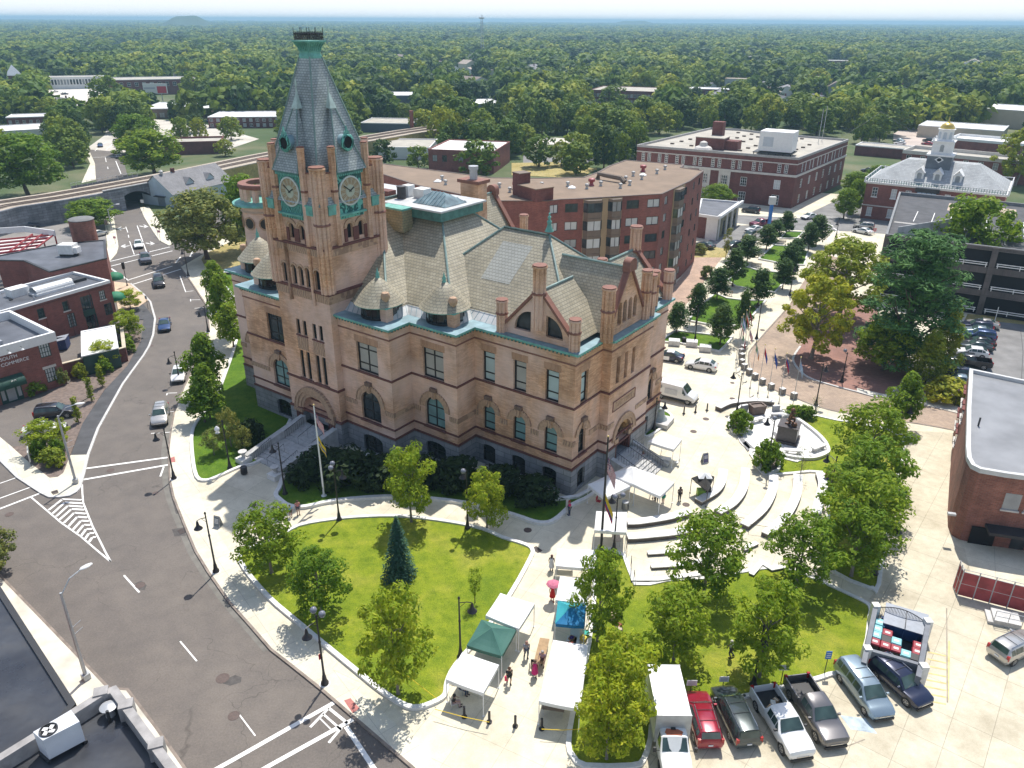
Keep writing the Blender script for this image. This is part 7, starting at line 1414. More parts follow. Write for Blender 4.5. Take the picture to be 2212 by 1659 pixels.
CK={
'sedan':dict(st=[(2.36,.42,.55,.57,.70,.60),(2.25,.26,.64,.68,.82,.70),(1.7,.20,.78,.83,.90,.74),(.98,.20,.88,.93,.91,.76),(.12,.20,.92,1.42,.91,.60),(-.85,.20,.93,1.43,.91,.60),(-1.65,.20,.96,1.04,.90,.72),(-2.2,.24,.93,.98,.86,.72),(-2.36,.42,.76,.80,.78,.66)],c=3,r=4,b=5,e=6,wx=(1.42,-1.38),wr=.33),
'hatch':dict(st=[(2.2,.42,.58,.60,.70,.60),(2.08,.26,.68,.72,.82,.70),(1.6,.20,.84,.90,.88,.74),(1.0,.20,.94,1.0,.89,.76),(.2,.20,.98,1.52,.89,.62),(-1.2,.20,1.0,1.54,.89,.62),(-1.95,.24,1.02,1.16,.86,.68),(-2.15,.28,.92,.96,.84,.70),(-2.22,.42,.80,.84,.78,.66)],c=3,r=4,b=5,e=6,wx=(1.35,-1.3),wr=.33),
'suv':dict(st=[(2.32,.50,.70,.73,.76,.66),(2.2,.32,.82,.88,.88,.76),(1.65,.25,.98,1.04,.93,.78),(1.05,.25,1.04,1.09,.94,.80),(.35,.25,1.06,1.66,.94,.68),(-1.5,.25,1.08,1.68,.94,.68),(-2.0,.28,1.08,1.62,.92,.66),(-2.25,.32,1.0,1.08,.90,.74),(-2.32,.50,.84,.88,.84,.70)],c=3,r=4,b=6,e=7,wx=(1.45,-1.4),wr=.37),
'minivan':dict(st=[(2.55,.45,.66,.70,.78,.66),(2.42,.28,.80,.86,.90,.76),(1.95,.22,.95,1.02,.96,.80),(1.45,.22,1.03,1.10,.97,.84),(.6,.22,1.05,1.72,.98,.72),(-1.7,.22,1.06,1.75,.98,.72),(-2.3,.26,1.06,1.68,.96,.70),(-2.52,.32,.98,1.08,.94,.78),(-2.58,.5,.82,.86,.88,.72)],c=3,r=4,b=6,e=7,wx=(1.6,-1.5),wr=.34),
'cargo':dict(st=[(2.75,.5,.75,.80,.85,.70),(2.62,.32,.95,1.02,.96,.82),(2.2,.28,1.18,1.25,1.0,.86),(1.75,.28,1.25,1.38,1.02,.90),(1.0,.28,1.30,2.32,1.02,.86),(-2.4,.28,1.30,2.40,1.02,.88),(-2.72,.32,1.25,2.34,1.0,.86),(-2.78,.5,1.2,2.2,.98,.84)],c=3,r=4,b=6,e=7,wx=(1.85,-1.75),wr=.36),
'pickup':dict(st=[(2.85,.55,.80,.86,.84,.74),(2.75,.38,.98,1.06,.96,.84),(2.1,.32,1.10,1.18,1.0,.86),(1.35,.32,1.14,1.20,1.01,.88),(.65,.32,1.16,1.84,1.01,.74),(-.55,.32,1.17,1.86,1.01,.74),(-.78,.32,1.17,1.24,1.01,.86)],c=3,r=4,b=5,e=6,wx=(1.85,-1.85),wr=.41)}
CM={}
def bodymesh(k,col):
 K=CK[k]; vs=[];fs=[]
 for (x,zb,zs,zt,ws,wt) in K['st']:
  h=[(0,zb),(ws*.86,zb),(ws*.98,zb+.16),(ws,zb+(zs-zb)*.55),(ws*.975,zs),(wt+(ws-wt)*.10,zt-.09*(1 if zt-zs>.2 else .3)),(wt*.86,zt-.012),(wt*.4,zt+.012),(0,zt+.018)]
  vs+= [(x,y,z) for y,z in h]+[(x,-y,z) for y,z in h[-2:0:-1]]
 n=16; N=len(K['st'])
 for i in range(N-1):
  for j in range(n): fs.append((i*n+j,(i+1)*n+j,(i+1)*n+(j+1)%n,i*n+(j+1)%n)[::-1])
 fs.append(tuple(range(n))); fs.append(tuple(range((N-1)*n,N*n))[::-1])
 mb=MB(); mb.add(vs,[f[::-1] for f in fs],col)
 x0=K['st'][1][0]; ws=K['st'][2][4]
 mb.box(x0-.02,-ws*.8,.26,K['st'][0][0]+.05,ws*.8,.46,PLASTIC)
 for wx in K['wx']:
  for s in (-1,1): mb.lathe([(K['wr']+.07,-.04),(K['wr']+.07,.03)],PLASTIC,T=Matrix.Translation((wx,s*(ws-.03),K['wr']))@Matrix.Rotation(PI/2,4,'X'),n=16)
 if k=='pickup':
  L0,L1,w=-.8,-2.9,1.01
  for a in ((L1,w-.1,.45,L0,w,1.22),(L1,-w,.45,L0,-w+.1,1.22),(L1,-w+.1,.45,L1+.08,w-.1,1.20),(L1,-w+.1,.5,L0,w-.1,.62),(L0-.06,-w+.1,.6,L0,w-.1,1.2)): mb.box(*a,col)
  mb.box(L1+.08,-w+.1,.62,L0-.06,w-.1,.64,PLASTIC); mb.box(L1-.12,-w*.9,.45,L1,w*.9,.62,CHROME)
 return mb
def carparts(k,col,white_rear=False):
 key=(k,col.name)
 if key in CM: return CM[key]
 K=CK[k]; st=K['st']; P=[]
 def keep(nm,mb,sm=None,T=None):
  o=mb.obj(nm,None,sm); me=o.data; bpy.data.objects.remove(o); P.append((nm,me,T,[])); return P[-1]
 keep('body',bodymesh(k,col),42)
 c,r_,b,e=K['c'],K['r'],K['b'],K['e']
 up=lambda s,i,f=.88,dx=0,dz=.02: (st[i][0]+dx,s*st[i][5]*f,st[i][3]+dz)
 m=MB(); A=Vector(up(1,c,.98)); B=Vector(up(1,r_,.9)); a=A.lerp(B,.06); b_=A.lerp(B,.93); m.add([(a.x+.01,-a.y,a.z),(a.x+.01,a.y,a.z),(b_.x+.01,b_.y,b_.z+.01),(b_.x+.01,-b_.y,b_.z+.01)],[(0,1,2,3)],CGL); m.tube([(a.x+.02,-a.y*.7,a.z+.01),(a.x-.12,a.y*.1,a.z+.1)],.012,PLASTIC,4); keep('windscreen',m)
 if k!='cargo':
  m=MB(); A=Vector(up(1,b,.9)); B=Vector(up(1,e,.9)); a=A.lerp(B,.10); b_=A.lerp(B,.85); q=.025; m.add([(a.x-q,-a.y,a.z),(a.x-q,a.y,a.z),(b_.x-q,b_.y,b_.z),(b_.x-q,-b_.y,b_.z)],[(3,2,1,0)],CGL); keep('rear_window',m)
 for s in (1,-1):
  m=MB()
  def pt(i,t,dx=0):
   x,zb,zs,zt,ws,wt=st[i]; y0,z0,y1,z1=ws*.975,zs,wt+(ws-wt)*.10,zt-.09; return (x+dx,s*(y0+(y1-y0)*t+.012),z0+(z1-z0)*t)
  if k=='cargo': segs=[(c,r_,.25,.95)]
  elif k=='pickup': segs=[(c,r_,.3,.95),(r_,b,.0,.92)]
  else: segs=[(c,r_,.3,.95)]+[(r_,b if k=='sedan' or k=='hatch' else b-1,.0,1.0)]+([(b-1,b,.05,.85)] if k not in('sedan','hatch') else [(b,e,.05,.55)])
  for (i,j,f0,f1) in segs:
   X0,X1=st[i][0]+(st[j][0]-st[i][0])*f0,st[i][0]+(st[j][0]-st[i][0])*f1
   lo0=Vector(pt(i,.1)).lerp(Vector(pt(j,.1)),f0); lo1=Vector(pt(i,.1)).lerp(Vector(pt(j,.1)),f1); hi0=Vector(pt(i,.9)).lerp(Vector(pt(j,.9)),f0) ; hi1=Vector(pt(i,.9)).lerp(Vector(pt(j,.9)),f1)
   if (i,j)==(c,r_): hi0=lo0.lerp(hi1,.12)
   n_=1 if abs(X1-X0)<1.1 else (2 if abs(X1-X0)<1.9 else 3)
   for q in range(n_):
    a,b_=q/n_+(.02 if n_>1 else 0),(q+1)/n_-(.02 if n_>1 else 0); V=[lo0.lerp(lo1,a),lo0.lerp(lo1,b_),hi0.lerp(hi1,b_),hi0.lerp(hi1,a)]; m.add(V,[(0,1,2,3) if s<0 else (3,2,1,0)],CGL)
  keep('side_window',m)
 W=[]
 m=MB(); wr_=K['wr']; M2=Matrix.Rotation(PI/2,4,'X'); m.lathe([(wr_*.62,-.1),(wr_*.95,-.1),(wr_,-.06),(wr_,.06),(wr_*.95,.1),(wr_*.62,.1)],TYRE,T=M2,n=18); o=m.obj('wheel',None,40); tm=o.data; bpy.data.objects.remove(o)
 m=MB(); m.lathe([(.05,.10),(wr_*.62,.095)],RIMM,T=M2,n=18)
 for s in (-1,1):
  m.lathe([(wr_*.64,.085),(wr_*.64,.105),(wr_*.56,.108),(wr_*.56,.085)],RIMM,T=M2@Matrix.Rotation(0 if s>0 else PI,4,'X'),n=18,cap=False)
  for q in range(5): m.box(-.035,.05,.09,.035,wr_*.6,.112,RIMM,M2@Matrix.Rotation(0 if s>0 else PI,4,'X')@Matrix.Rotation(2*PI*q/5,4,'Z'))
 o=m.obj('rim',None); rm=o.data; bpy.data.objects.remove(o)
 wy=st[2][4]-.08
 for wx in K['wx']:
  for s in (-1,1): P.append(('wheel',tm,(wx,s*wy,wr_),[('rim',rm)]))
 fx,zf=st[1][0],st[1][2]; 
 for s in (-1,1):
  m=MB(); m.add([(fx+.05,s*st[1][4]*.62,zf-.16),(fx-.12,s*st[1][4]*1.0,zf-.14),(fx-.2,s*st[1][4]*1.0,zf+.0),(fx+.02,s*st[1][4]*.6,zf+.0),(fx-.2,s*st[1][4]*.8,zf+.01)],[(0,1,2,3) if s>0 else (3,2,1,0),(3,2,4) if s>0 else (4,2,3)],HLT); keep('headlight',m)
  rx=-2.9 if k=='pickup' else st[-2][0]; zr_=1.1 if k=='pickup' else st[-2][2]; rw=1.0 if k=='pickup' else st[-2][4]
  m=MB(); hh=.45 if k in('suv','minivan','cargo','pickup') else .18; m.box(rx-.05,s*rw*.78 if s>0 else -rw*1.0,zr_-hh*.6,rx+.12,s*rw*1.0 if s>0 else -rw*.78,zr_+hh*.4,TLT); keep('taillight',m)
  m=MB(); xm=st[c][0]-.35; m.cbox((xm,s*(st[c][4]+.1),st[c][2]+.03),(.12,.2,.15),col if col.name!='paint_white' else PLASTIC); keep('wing_mirror',m)
 m=MB(); m.box(st[0][0]-.01,-.45,.58,st[0][0]+.03,.45,.60+.06,CHROME); keep('grille',m)
 m=MB(); xr=(-2.96 if k=='pickup' else st[-1][0])-.03; m.box(xr-.01,-.16,.62,xr+.02,.16,.74,PLATE); keep('number_plate',m)
 if k in('suv','minivan'):
  m=MB()
  for s in (-1,1): m.tube([(st[r_][0]-.1,s*st[r_][5]*.9,st[r_][3]+.06),(st[b][0]+.2,s*st[b][5]*.9,st[b][3]+.07)],.025,CHROME if col.name!='paint_navy' else CHROME,5)
  for q in range(2): x=st[r_][0]-.6-.9*q; m.tube([(x,-st[r_][5]*.88,st[r_][3]+.07),(x,st[r_][5]*.88,st[r_][3]+.07)],.02,PLASTIC,5)
  keep('roof_rack',m)
 CM[key]=P; return P
def car(k,col,ur,vr,uf,vf,label,cat='car',z=.135,group=None,name='parked_car',sc=None):
 a=G(ur,vr,z); b=G(uf,vf,z); p=(a+b)/2; d=b-a; t=thing(name,label,cat,p,math.atan2(d.y,d.x),group,sc)
 for nm,me,loc,sub in carparts(k,PT[col]):
  o=bpy.data.objects.new(nm,me); C.objects.link(o); o.parent=t
  if loc: o.location=loc
  for sn,sm_ in sub: q=bpy.data.objects.new(sn,sm_); C.objects.link(q); q.parent=o
 return t
LOT='vehicles parked below the right lawn'
car('suv','red',1530,1616,1501,1518,'red hatchback suv next to the white box truck',group=LOT)
car('minivan','slate',1608,1606,1563,1511,'dark grey green minivan between red suv and white pickup','minivan',group=LOT,name='minivan')
wp=car('pickup','white',1648,1512,1727,1642,'white pickup truck with boxes loaded in its bed','pickup truck',group=LOT,name='pickup_truck'); gp=car('pickup','grey',1722,1492,1798,1612,'dark grey pickup truck with empty black bed','pickup truck',group=LOT,name='pickup_truck')
car('minivan','sky',1822,1448,1906,1560,'light blue silver minivan parked beside the navy crossover','minivan',group=LOT,name='minivan'); car('suv','navy',1898,1448,1985,1526,'dark navy crossover in front of the bin enclosure',group=LOT)
car('suv','silver',2143,1432,2235,1388,'silver suv alone at the right edge of the yard',group=LOT)
CB=[mat('carton',(.42,.28,.16),.8,.15,3),mat('carton_white',(.62,.60,.55),.7,.1,3)]
for i,(x,y,s,k) in enumerate(((-1.0,.3,.4,0),(-1.2,-.3,.38,0),(-1.5,.1,.42,1),(-1.75,.45,.35,0),(-1.0,-.55,.32,1))):
 w_=Matrix.Translation(wp.location)@Matrix.Rotation(wp.rotation_euler.z,4,'Z'); p=w_@Vector((x,y,.64)); m=MB(); m.cbox((0,0,0),(s,s*.8,s*.7),CB[k]); m.box(-s*.5,-.03,s*.7,s*.5,.03,s*.7+.004,CB[1]); tag(m.obj('carton',None,None,p,i*.7),['brown carton by the white pickup cab','brown carton nearest the bed side of the white pickup','white carton in the middle of the pickup bed','brown carton farthest back in the pickup bed','small white carton in the pickup bed corner'][i],'carton','cartons in the pickup bed')
a=G(1428,1527,.13); b=G(1455,1662,.13); d=b-a; bt=thing('box_truck','white box truck with rust coloured patch on its cab roof','truck',(a+b)/2,math.atan2(d.y,d.x)); WB_=mat('truck_white',(.74,.74,.72),.5,.06,.5)
m=MB(); m.box(-3.3,-1.15,.9,1.15,1.15,3.3,WB_); 
for x in (-3.3,1.15): m.box(x-.03,-1.18,.88,x+.03,1.18,3.33,STEEL)
m.box(-3.3,-1.18,.86,1.15,1.18,.98,STEEL); m.obj('cargo_box',bt); m=MB(); m.box(-3.2,-.5,.5,3.0,.5,.85,PLASTIC); m.obj('chassis',bt)
st=[(3.55,.55,.95,1.0,.86,.75),(3.45,.42,1.15,1.22,.98,.86),(2.85,.4,1.28,1.36,1.02,.9),(2.45,.4,1.32,1.42,1.02,.92),(1.85,.4,1.35,2.18,1.02,.86),(1.18,.4,1.35,2.2,1.02,.86)]
CK['cab']=dict(st=st,c=3,r=4,b=5,e=5,wx=(2.75,),wr=.4)
o=bodymesh('cab',WB_); o.obj('cab',bt,42)
m=MB(); m.add([(2.43,-.85,1.46),(2.43,.85,1.46),(1.9,.78,2.12),(1.9,-.78,2.12)],[(0,1,2,3)],CGL); m.obj('windscreen',bt)
m=MB(); m.add([(1.75,-.5,2.215),(1.78,.5,2.215),(1.5,.62,2.225),(1.3,.3,2.225),(1.25,-.45,2.225),(1.55,-.6,2.22)],[(0,1,2,3,4,5)],mat('rust_patch',(.45,.14,.07),.8,.2,3)); m.box(1.2,-.15,2.2,1.35,.15,2.3,PLASTIC); m.obj('roof_patch',bt)
for s in (-1,1):
 m=MB(); m.add([(2.3,s*1.0,1.45),(1.35,s*1.0,1.45),(1.35,s*.90,2.08),(1.95,s*.90,2.08)],[(0,1,2,3)],CGL); m.obj('side_window',bt); m=MB(); m.box(3.44,s*.62-.2,.9,3.5,s*.62+.2,1.1,HLT); m.box(3.42,s*.85-.06,.9,3.49,s*.85+.06,1.1,mat('amber',(.6,.2,.02),.3,0)); m.obj('headlight',bt); m=MB(); m.tube([(2.3,s*1.0,1.4),(2.4,s*1.35,1.5)],.025,PLASTIC,5); m.cbox((2.4,s*1.35,1.4),(.1,.2,.4),PLASTIC); m.obj('wing_mirror',bt)
for wx in (2.75,-2.0):
 for s in (-1,1): m=MB(); m.lathe([(.25,-.12),(.42,-.12),(.42,.12),(.25,.12)],TYRE,T=Matrix.Translation((wx,s*.92,.42))@Matrix.Rotation(PI/2,4,'X'),n=16); w_=m.obj('wheel',bt,40); m=MB(); m.lathe([(.05,.1),(.25,.11)],RIMM,T=Matrix.Translation((wx,s*.92,.42))@Matrix.Rotation(PI/2*s,4,'X'),n=14); m.obj('rim',w_)
m=MB(); m.box(3.5,-.5,.68,3.56,.5,.88,PLASTIC); m.obj('grille',bt)
ST='cars on the street'
car('suv','silver',352,884,344,930,'silver white suv with roof rack parked at the right kerb',z=.01,group=ST); car('hatch','white',391,800,384,834,'white hatchback half hidden under the street tree',z=.01,group=ST)
car('sedan','blue',358,695,356,722,'dark blue sedan driving down the street',z=.01,group=ST,name='driving_car'); car('minivan','black',341,602,347,629,'black minivan driving past the crosswalk',z=.01,group=ST,name='driving_car'); car('pickup','grey',312,552,319,578,'dark grey pickup crossing the junction','pickup truck',z=.01,group=ST,name='pickup_truck'); car('sedan','white',299,523,301,543,'white sedan waiting at the stop line',z=.01,group=ST,name='driving_car')
car('suv','black',84,903,160,895,'black suv parked before the green awning door',z=.01,group=ST); car('sedan','white',60,941,135,930,'white car half hidden by the corner bed tree',z=.01,group=ST); car('suv','navy',43,494,82,491,'dark suv beneath the granite railway wall',z=.02,group=ST); car('hatch','silver',205,512,222,508,'pale car behind the brick silo',z=.02,group=ST)
car('sedan','blue',217,312,217,322,'blue car beyond the railway bridge',z=.02,group=ST,name='driving_car'); car('sedan','black',256,336,258,346,'dark car on the street beyond the bridge',z=.02,group=ST,name='driving_car')
PK='cars around the hall plaza'
pc=car('sedan','navy',1476,782,1409,772,'navy police sedan with white doors behind the hall','police car',group=PK,name='police_car')
m=MB()
for s in (-1,1): m.box(-.35,s*.925-.005,.32,.75,s*.925+.005,.88,PT['white'])
m.obj('door_panel',pc); m=MB(); m.box(-.6,-.55,1.45,-.3,.55,1.55,WHITE); m.box(-.9,-.6,1.42,.15,.6,1.452,PT['white']); m.obj('light_bar',pc)
car('hatch','white',1545,802,1484,791,'white hatchback parked behind the police car',group=PK); vn=car('cargo','white',1421,852,1500,871,'grey white cargo van with black sills on the plaza','van',group=PK,name='cargo_van')
m=MB()
for s in (-1,1): m.box(-2.3,s*1.0-.012,.34,2.4,s*1.0+.022,.62,PLASTIC); m.box(-1.3,s*1.018,.95,.4,s*1.022,1.7,mat('van_print',(.50,.52,.54),.5,.1,4)); m.lathe([(.01,0),(.24,.0)],VG,T=Matrix.Translation((-1.9,s*1.02,1.75))@Matrix.Rotation(PI/2,4,'X'),n=6)
m.obj('van_lettering',vn)
FS='cars in the far car park'
for k,c_,ur,vr,uf,vf,lb in (('suv','black',1641,461,1603,457,'black suv at the kerb of the big brick office'),('pickup','maroon',1655,487,1630,490,'dark pickup at the top of the car park'),('sedan','white',1640,498,1617,502,'white sedan in the car park column'),('suv','slate',1630,508,1606,520,'dark suv in the middle of the car park'),('hatch','black',1597,533,1572,537,'black hatchback nearest in the car park'),('sedan','slate',1535,538,1512,531,'dark green car beside the low white building'),('sedan','white',1757,470,1736,474,'white sedan turning at the far junction'),('suv','silver',1886,496,1845,492,'silver suv in front of the museum'),('sedan','white',1872,506,1853,502,'white car below the silver suv'),('sedan','black',1888,372,1863,370,'dark sedan left of the museum roof'),('sedan','blue',2197,390,2187,381,'blue car at the right edge by the museum'),('sedan','sky',1952,308,1930,306,'pale blue car in the pink lot'),('sedan','red',2015,314,1992,312,'red car in the pink lot'),('suv','black',2017,308,1993,305,'black suv in the pink lot'),('sedan','white',1954,313,1932,312,'white car in the pink lot')): car(k,c_,ur,vr,uf,vf,lb,group=FS,z=.14 if vr>400 else .03)
RW='row of cars beside the arborvitae'
for k,c_,u,v,lb in (('sedan','silver',2122,706,'grey sedan farthest up the parking row'),('suv','navy',2108,713,'navy car second from the top of the parking row'),('sedan','sky',2111,722,'pale blue sedan in the upper parking row'),('suv','blue',2114,733,'dark blue wagon in the parking row'),('sedan','black',2112,746,'black sedan in the middle of the parking row'),('sedan','slate',2106,755,'dark silver sedan above the white hatchback'),('hatch','white',2097,769,'white hatchback in the parking row'),('pickup','black',2090,790,'black pickup below the white hatchback'),('sedan','navy',2072,813,'navy sedan behind the grey roof corner'),('sedan','sky',2066,829,'pale blue car lowest in the parking row')): car(k,c_,u+15,v+2,u-15,v-2,lb,group=RW,z=.14)
for u,v,c_,lb in ((352,250,'black','dark car before the row of shops'),(333,256,'white','white car before the row of shops'),(455,264,'blue','blue car right of the row of shops'),(480,258,'silver','silver car right of the row of shops'),(118,200,'silver','pale car in the far left lot'),(140,205,'black','dark car in the far left lot')): car('sedan',c_,u-6,v,u+6,v-1,lb,group='small far cars',z=.03)
# lamps, poles, signs
LB=[]
def lamp(ub,vb,ut,vt,uh,vh,label,globes=0,z=.13,glob=False,sign=None):
 p=G(ub,vb,z); h=max(4.2,min(8.2,hgt(p,ut,vt)-z)); t=thing('street_lamp',label,'street lamp',p,0,'black bell lamps')
 hd=None
 if uh is not None:
  q=G(uh,vh,z+h-1.0)-p; rz=math.atan2(q.y,q.x); L_=max(.7,min(1.5,q.xy.length)); t.rotation_euler.z=rz
 m=MB(); m.lathe([(.30,0),(.30,.18),(.2,.32),(.15,.75),(.11,.95),(.085,1.3),(.07,h*.6),(.055,h)],IRON,n=10); m.lathe([(.1,h*.62),(.1,h*.64)],IRON,n=8); m.lathe([(.10,h-.05),(.10,h+.05),(.02,h+.16)],IRON,n=8); m.obj('pole',t,50)
 m=MB(); m.lathe([(.42,-.14),(.42,.02),(.30,.03)],GRANW,n=14); m.obj('footing',t)
 if uh is not None:
  m=MB(); m.tube([(0,0,h-.45),(L_*.6,0,h-.28),(L_,0,h-.3)],.035,IRON,6); m.tube([(0,0,h-.9),(L_*.45,0,h-.4)],.02,IRON,5); m.obj('arm',t)
  m=MB(); m.lathe([(.03,h-.28),(.09,h-.42),(.12,h-.62),(.15,h-.8),(.30,h-1.0),(.38,h-1.1),(.36,h-1.1)],IRON,(L_,0,0),14) if not glob else m.lathe([(.08,h-.35),(.24,h-.55),(.27,h-.75),(.18,h-.95),(.02,h-1.02)],WHITE,(L_,0,0),14); b=m.obj('lamp_head',t,40); m=MB(); m.lathe([(.26,h-1.12),(.2,h-1.2),(.02,h-1.22)],mat('lamp_glass',(.5,.5,.46),.2,0),(L_,0,0),12); m.obj('lens',b)
 for k in range(globes):
  a=2.0 if k==0 else -2.0; x,y=.45*math.cos(a),.45*math.sin(a); m=MB(); m.tube([(0,0,h-.2),(x,y,h)],.03,IRON,5); m.lathe([(.05,h),(.2,h+.08),(.26,h+.25),(.2,h+.42),(.02,h+.5)],mat('globe_shade',(.17,.18,.22),.3,.1,3),(x,y,0),12); m.obj('globe',t,50)
 if sign: m=MB(); m.box(-.16,-.13,2.4,.16,-.10,2.9,mat('sign_red',(.50,.03,.05),.5,.05)); m.box(-.13,-.135,2.47,.13,-.131,2.58,WHITE); m.obj('sign_plate',t)
 return t
lamp(376,1034,352,927,337,949,'black bell lamp standing in the crosswalk beside the red ramp'); lamp(497,1012,484,909,471,932,'black lamp with white globe on the left lawn',glob=True)
lamp(467,1235,447,1108,428,1140,'black bell lamp by the street bend near the sandwich board'); lamp(702,1477,680,1332,663,1375,'black twin globe lamp with a red sign at the lower pavement',2,sign=1)
lamp(733,1124,727,1010,740,1030,'black twin globe lamp before the dark bushes',2); lamp(1010,1142,1011,1018,1000,1030,'black lamp between the two bright trees',1); lamp(995,1421,993,1292,1020,1318,'black bell lamp behind the green canopy')
lamp(616,1068,601,958,589,974,'black bell lamp at the foot of the front stair'); lamp(450,717,442,667,431,682,'black bell lamp on the left pavement near the first tree'); lamp(449,655,436,586,None,None,'slim black lamp post left of the hall corner trees'); lamp(407,597,399,540,390,545,'black bell lamp at the street corner trees'); lamp(388,822,377,767,365,784,'black bell lamp behind the white hatchback')
lamp(1591,893,1604,808,1584,815,'black bell lamp at the round planter bush'); lamp(1656,1016,1674,904,1657,915,'black twin globe lamp before the bronze statue',2); lamp(1762,876,1780,787,1784,800,'black bell lamp at the brick road bend'); lamp(1634,732,1643,656,1632,660,'black bell lamp behind the flagpole row'); lamp(1501,737,1504,667,None,None,'slim lamp post on the front park lawn'); lamp(1706,639,1715,577,1717,585,'black bell lamp on the long park walk')
lamp(1326,1189,1333,1074,1322,1082,'black twin globe lamp by the white booth',2); lamp(1627,1481,1649,1352,1656,1390,'black bell lamp leaning among right lawn trees'); lamp(1890,1241,1918,1123,1940,1147,'black bell lamp reaching over the alley'); lamp(1790,1075,1806,987,1786,995,'black bell lamp over people at the amphitheatre'); lamp(1940,935,1950,868,1966,890,'black bell lamp at the top of the alley',1); lamp(1818,826,1829,763,None,None,'slim lamp post on the brick plaza',1); lamp(1806,512,1815,480,1805,487,'far bell lamp by the plane trees'); lamp(1413,928,1428,868,1436,880,'black bell lamp at the hall side door')
def cobra(ub,vb,ut,vt,uh,vh,label,z=.13):
 p=G(ub,vb,z); h=min(9.5,hgt(p,ut,vt)-z); q=G(uh,vh,z+h+.5)-p; t=thing('street_light',label,'street light',p,math.atan2(q.y,q.x),'grey mast street lights'); L_=min(3.2,q.xy.length); m=MB(); m.cbox((0,0,0),(.5,.5,.5),STEEL); m.tube([(0,0,.4),(0,0,h)],[.14,.09],STEEL,8); m.obj('pole',t,40); m=MB(); m.tube([(0,0,h-.2),(L_*.45,0,h+.75),(L_,0,h+1.0)],.05,STEEL,6); m.tube([(0,0,h*.52),(.75,0,h*.55)],.025,STEEL,4); m.tube([(0,0,h*.60),(.75,0,h*.63)],.025,STEEL,4); m.obj('arm',t); m=MB(); m.lathe([(.05,-.1),(.2,.1),(.22,.5),(.12,.8),(.02,.85)],mat('light_grey',(.62,.62,.62),.4,.05),T=Matrix.Translation((L_-.1,0,h+1.0))@Matrix.Rotation(PI/2,4,'Y')@Matrix.Diagonal((.5,1,1,1)),n=12); m.obj('lamp_head',t,50); return t
cobra(187,1466,130,1281,181,1240,'tall grey street light with brackets by the black roof'); cobra(164,1043,129,897,168,882,'grey street light at the island tip'); cobra(242,497,237,452,252,446,'grey street light before the bridge arch')
def pole(ub,vb,ut,vt,label,mt,flags=(),cat='flagpole',group=None,r=.06,z=.13,hmax=12):
 p=G(ub,vb,z); h=min(hmax,hgt(p,ut,vt)-z); t=thing('flagpole',label,cat,p,0,group); m=MB(); m.lathe([(r*3,0),(r*3,.12),(r*1.5,.2),(r,.5),(r*.6,h)],mt,n=8); m.lathe([(.02,h),(.09,h+.05),(.09,h+.13),(.02,h+.18)],mat('gold_ball',(.55,.42,.15),.4,.1),n=8); m.obj('pole',t,50)
 for (zt,L_,hh,cols,ax,tilt) in flags:
  f=MB(); n=8
  for ci,(c_,a0,a1) in enumerate(cols):
   vs=[];fs=[]
   for i in range(n+1):
    s=i/n
    for a in (a0,a1):
     if ax=='v': u_,w_=a*L_,s*hh
     else: u_,w_=s*L_,a*hh
     x=u_*.38; y=.10*math.sin(u_*5+w_*1.3)*min(1,u_*3); zz_=zt*h-w_-u_*tilt; vs.append((x+.06,y,zz_))
   for i in range(n): fs.append((2*i,2*i+1,2*i+3,2*i+2))
   f.add(vs,fs,c_)
  f.obj('flag',t,60)
 return t
def fl(nm,c_): return mat('flag_'+nm,c_,.8,.08,2)
FR_,FW,FB,FG,FY,FO,FN,FK,FLB=fl('red',(.42,.02,.04)),fl('white',(.62,.62,.62)),fl('blue',(.03,.07,.30)),fl('green',(.02,.22,.08)),fl('yellow',(.68,.48,.03)),fl('orange',(.6,.2,.04)),fl('navy',(.02,.03,.12)),fl('black',(.03,.02,.02)),fl('sky',(.15,.30,.60))
def usa(): return [((FR_ if k%2==0 else FW),k/13,(k+1)/13) for k in range(13)]
def usflag(zt,L_,hh): return [(zt,L_,hh,usa(),'h',.9),(zt+.0005,L_*.42,hh*.54,[(FN,0,1)],'h',.9)]
pole(700,1072,679,876,'white flagpole before the front stair with two drooping flags',WHITE,usflag(.93,1.8,1.1)+[(.68,1.7,1.0,[(FY,0,.5),(FB,.5,.75),(FY,.75,1)],'h',.9)],r=.10)
pole(1298,1186,1309,944,'dark flagpole by the booths with striped and yellow red flags',IRON,usflag(.84,2.2,1.5)+[(.52,2.2,1.3,[(FY,0,.55),(FB,.55,.75),(FR_,.75,1)],'h',1.0)],r=.13)
FP='flagpoles in a curved row'
TRI=lambda a,b,c: [(a,0,.34),(b,.34,.67),(c,.67,1)]
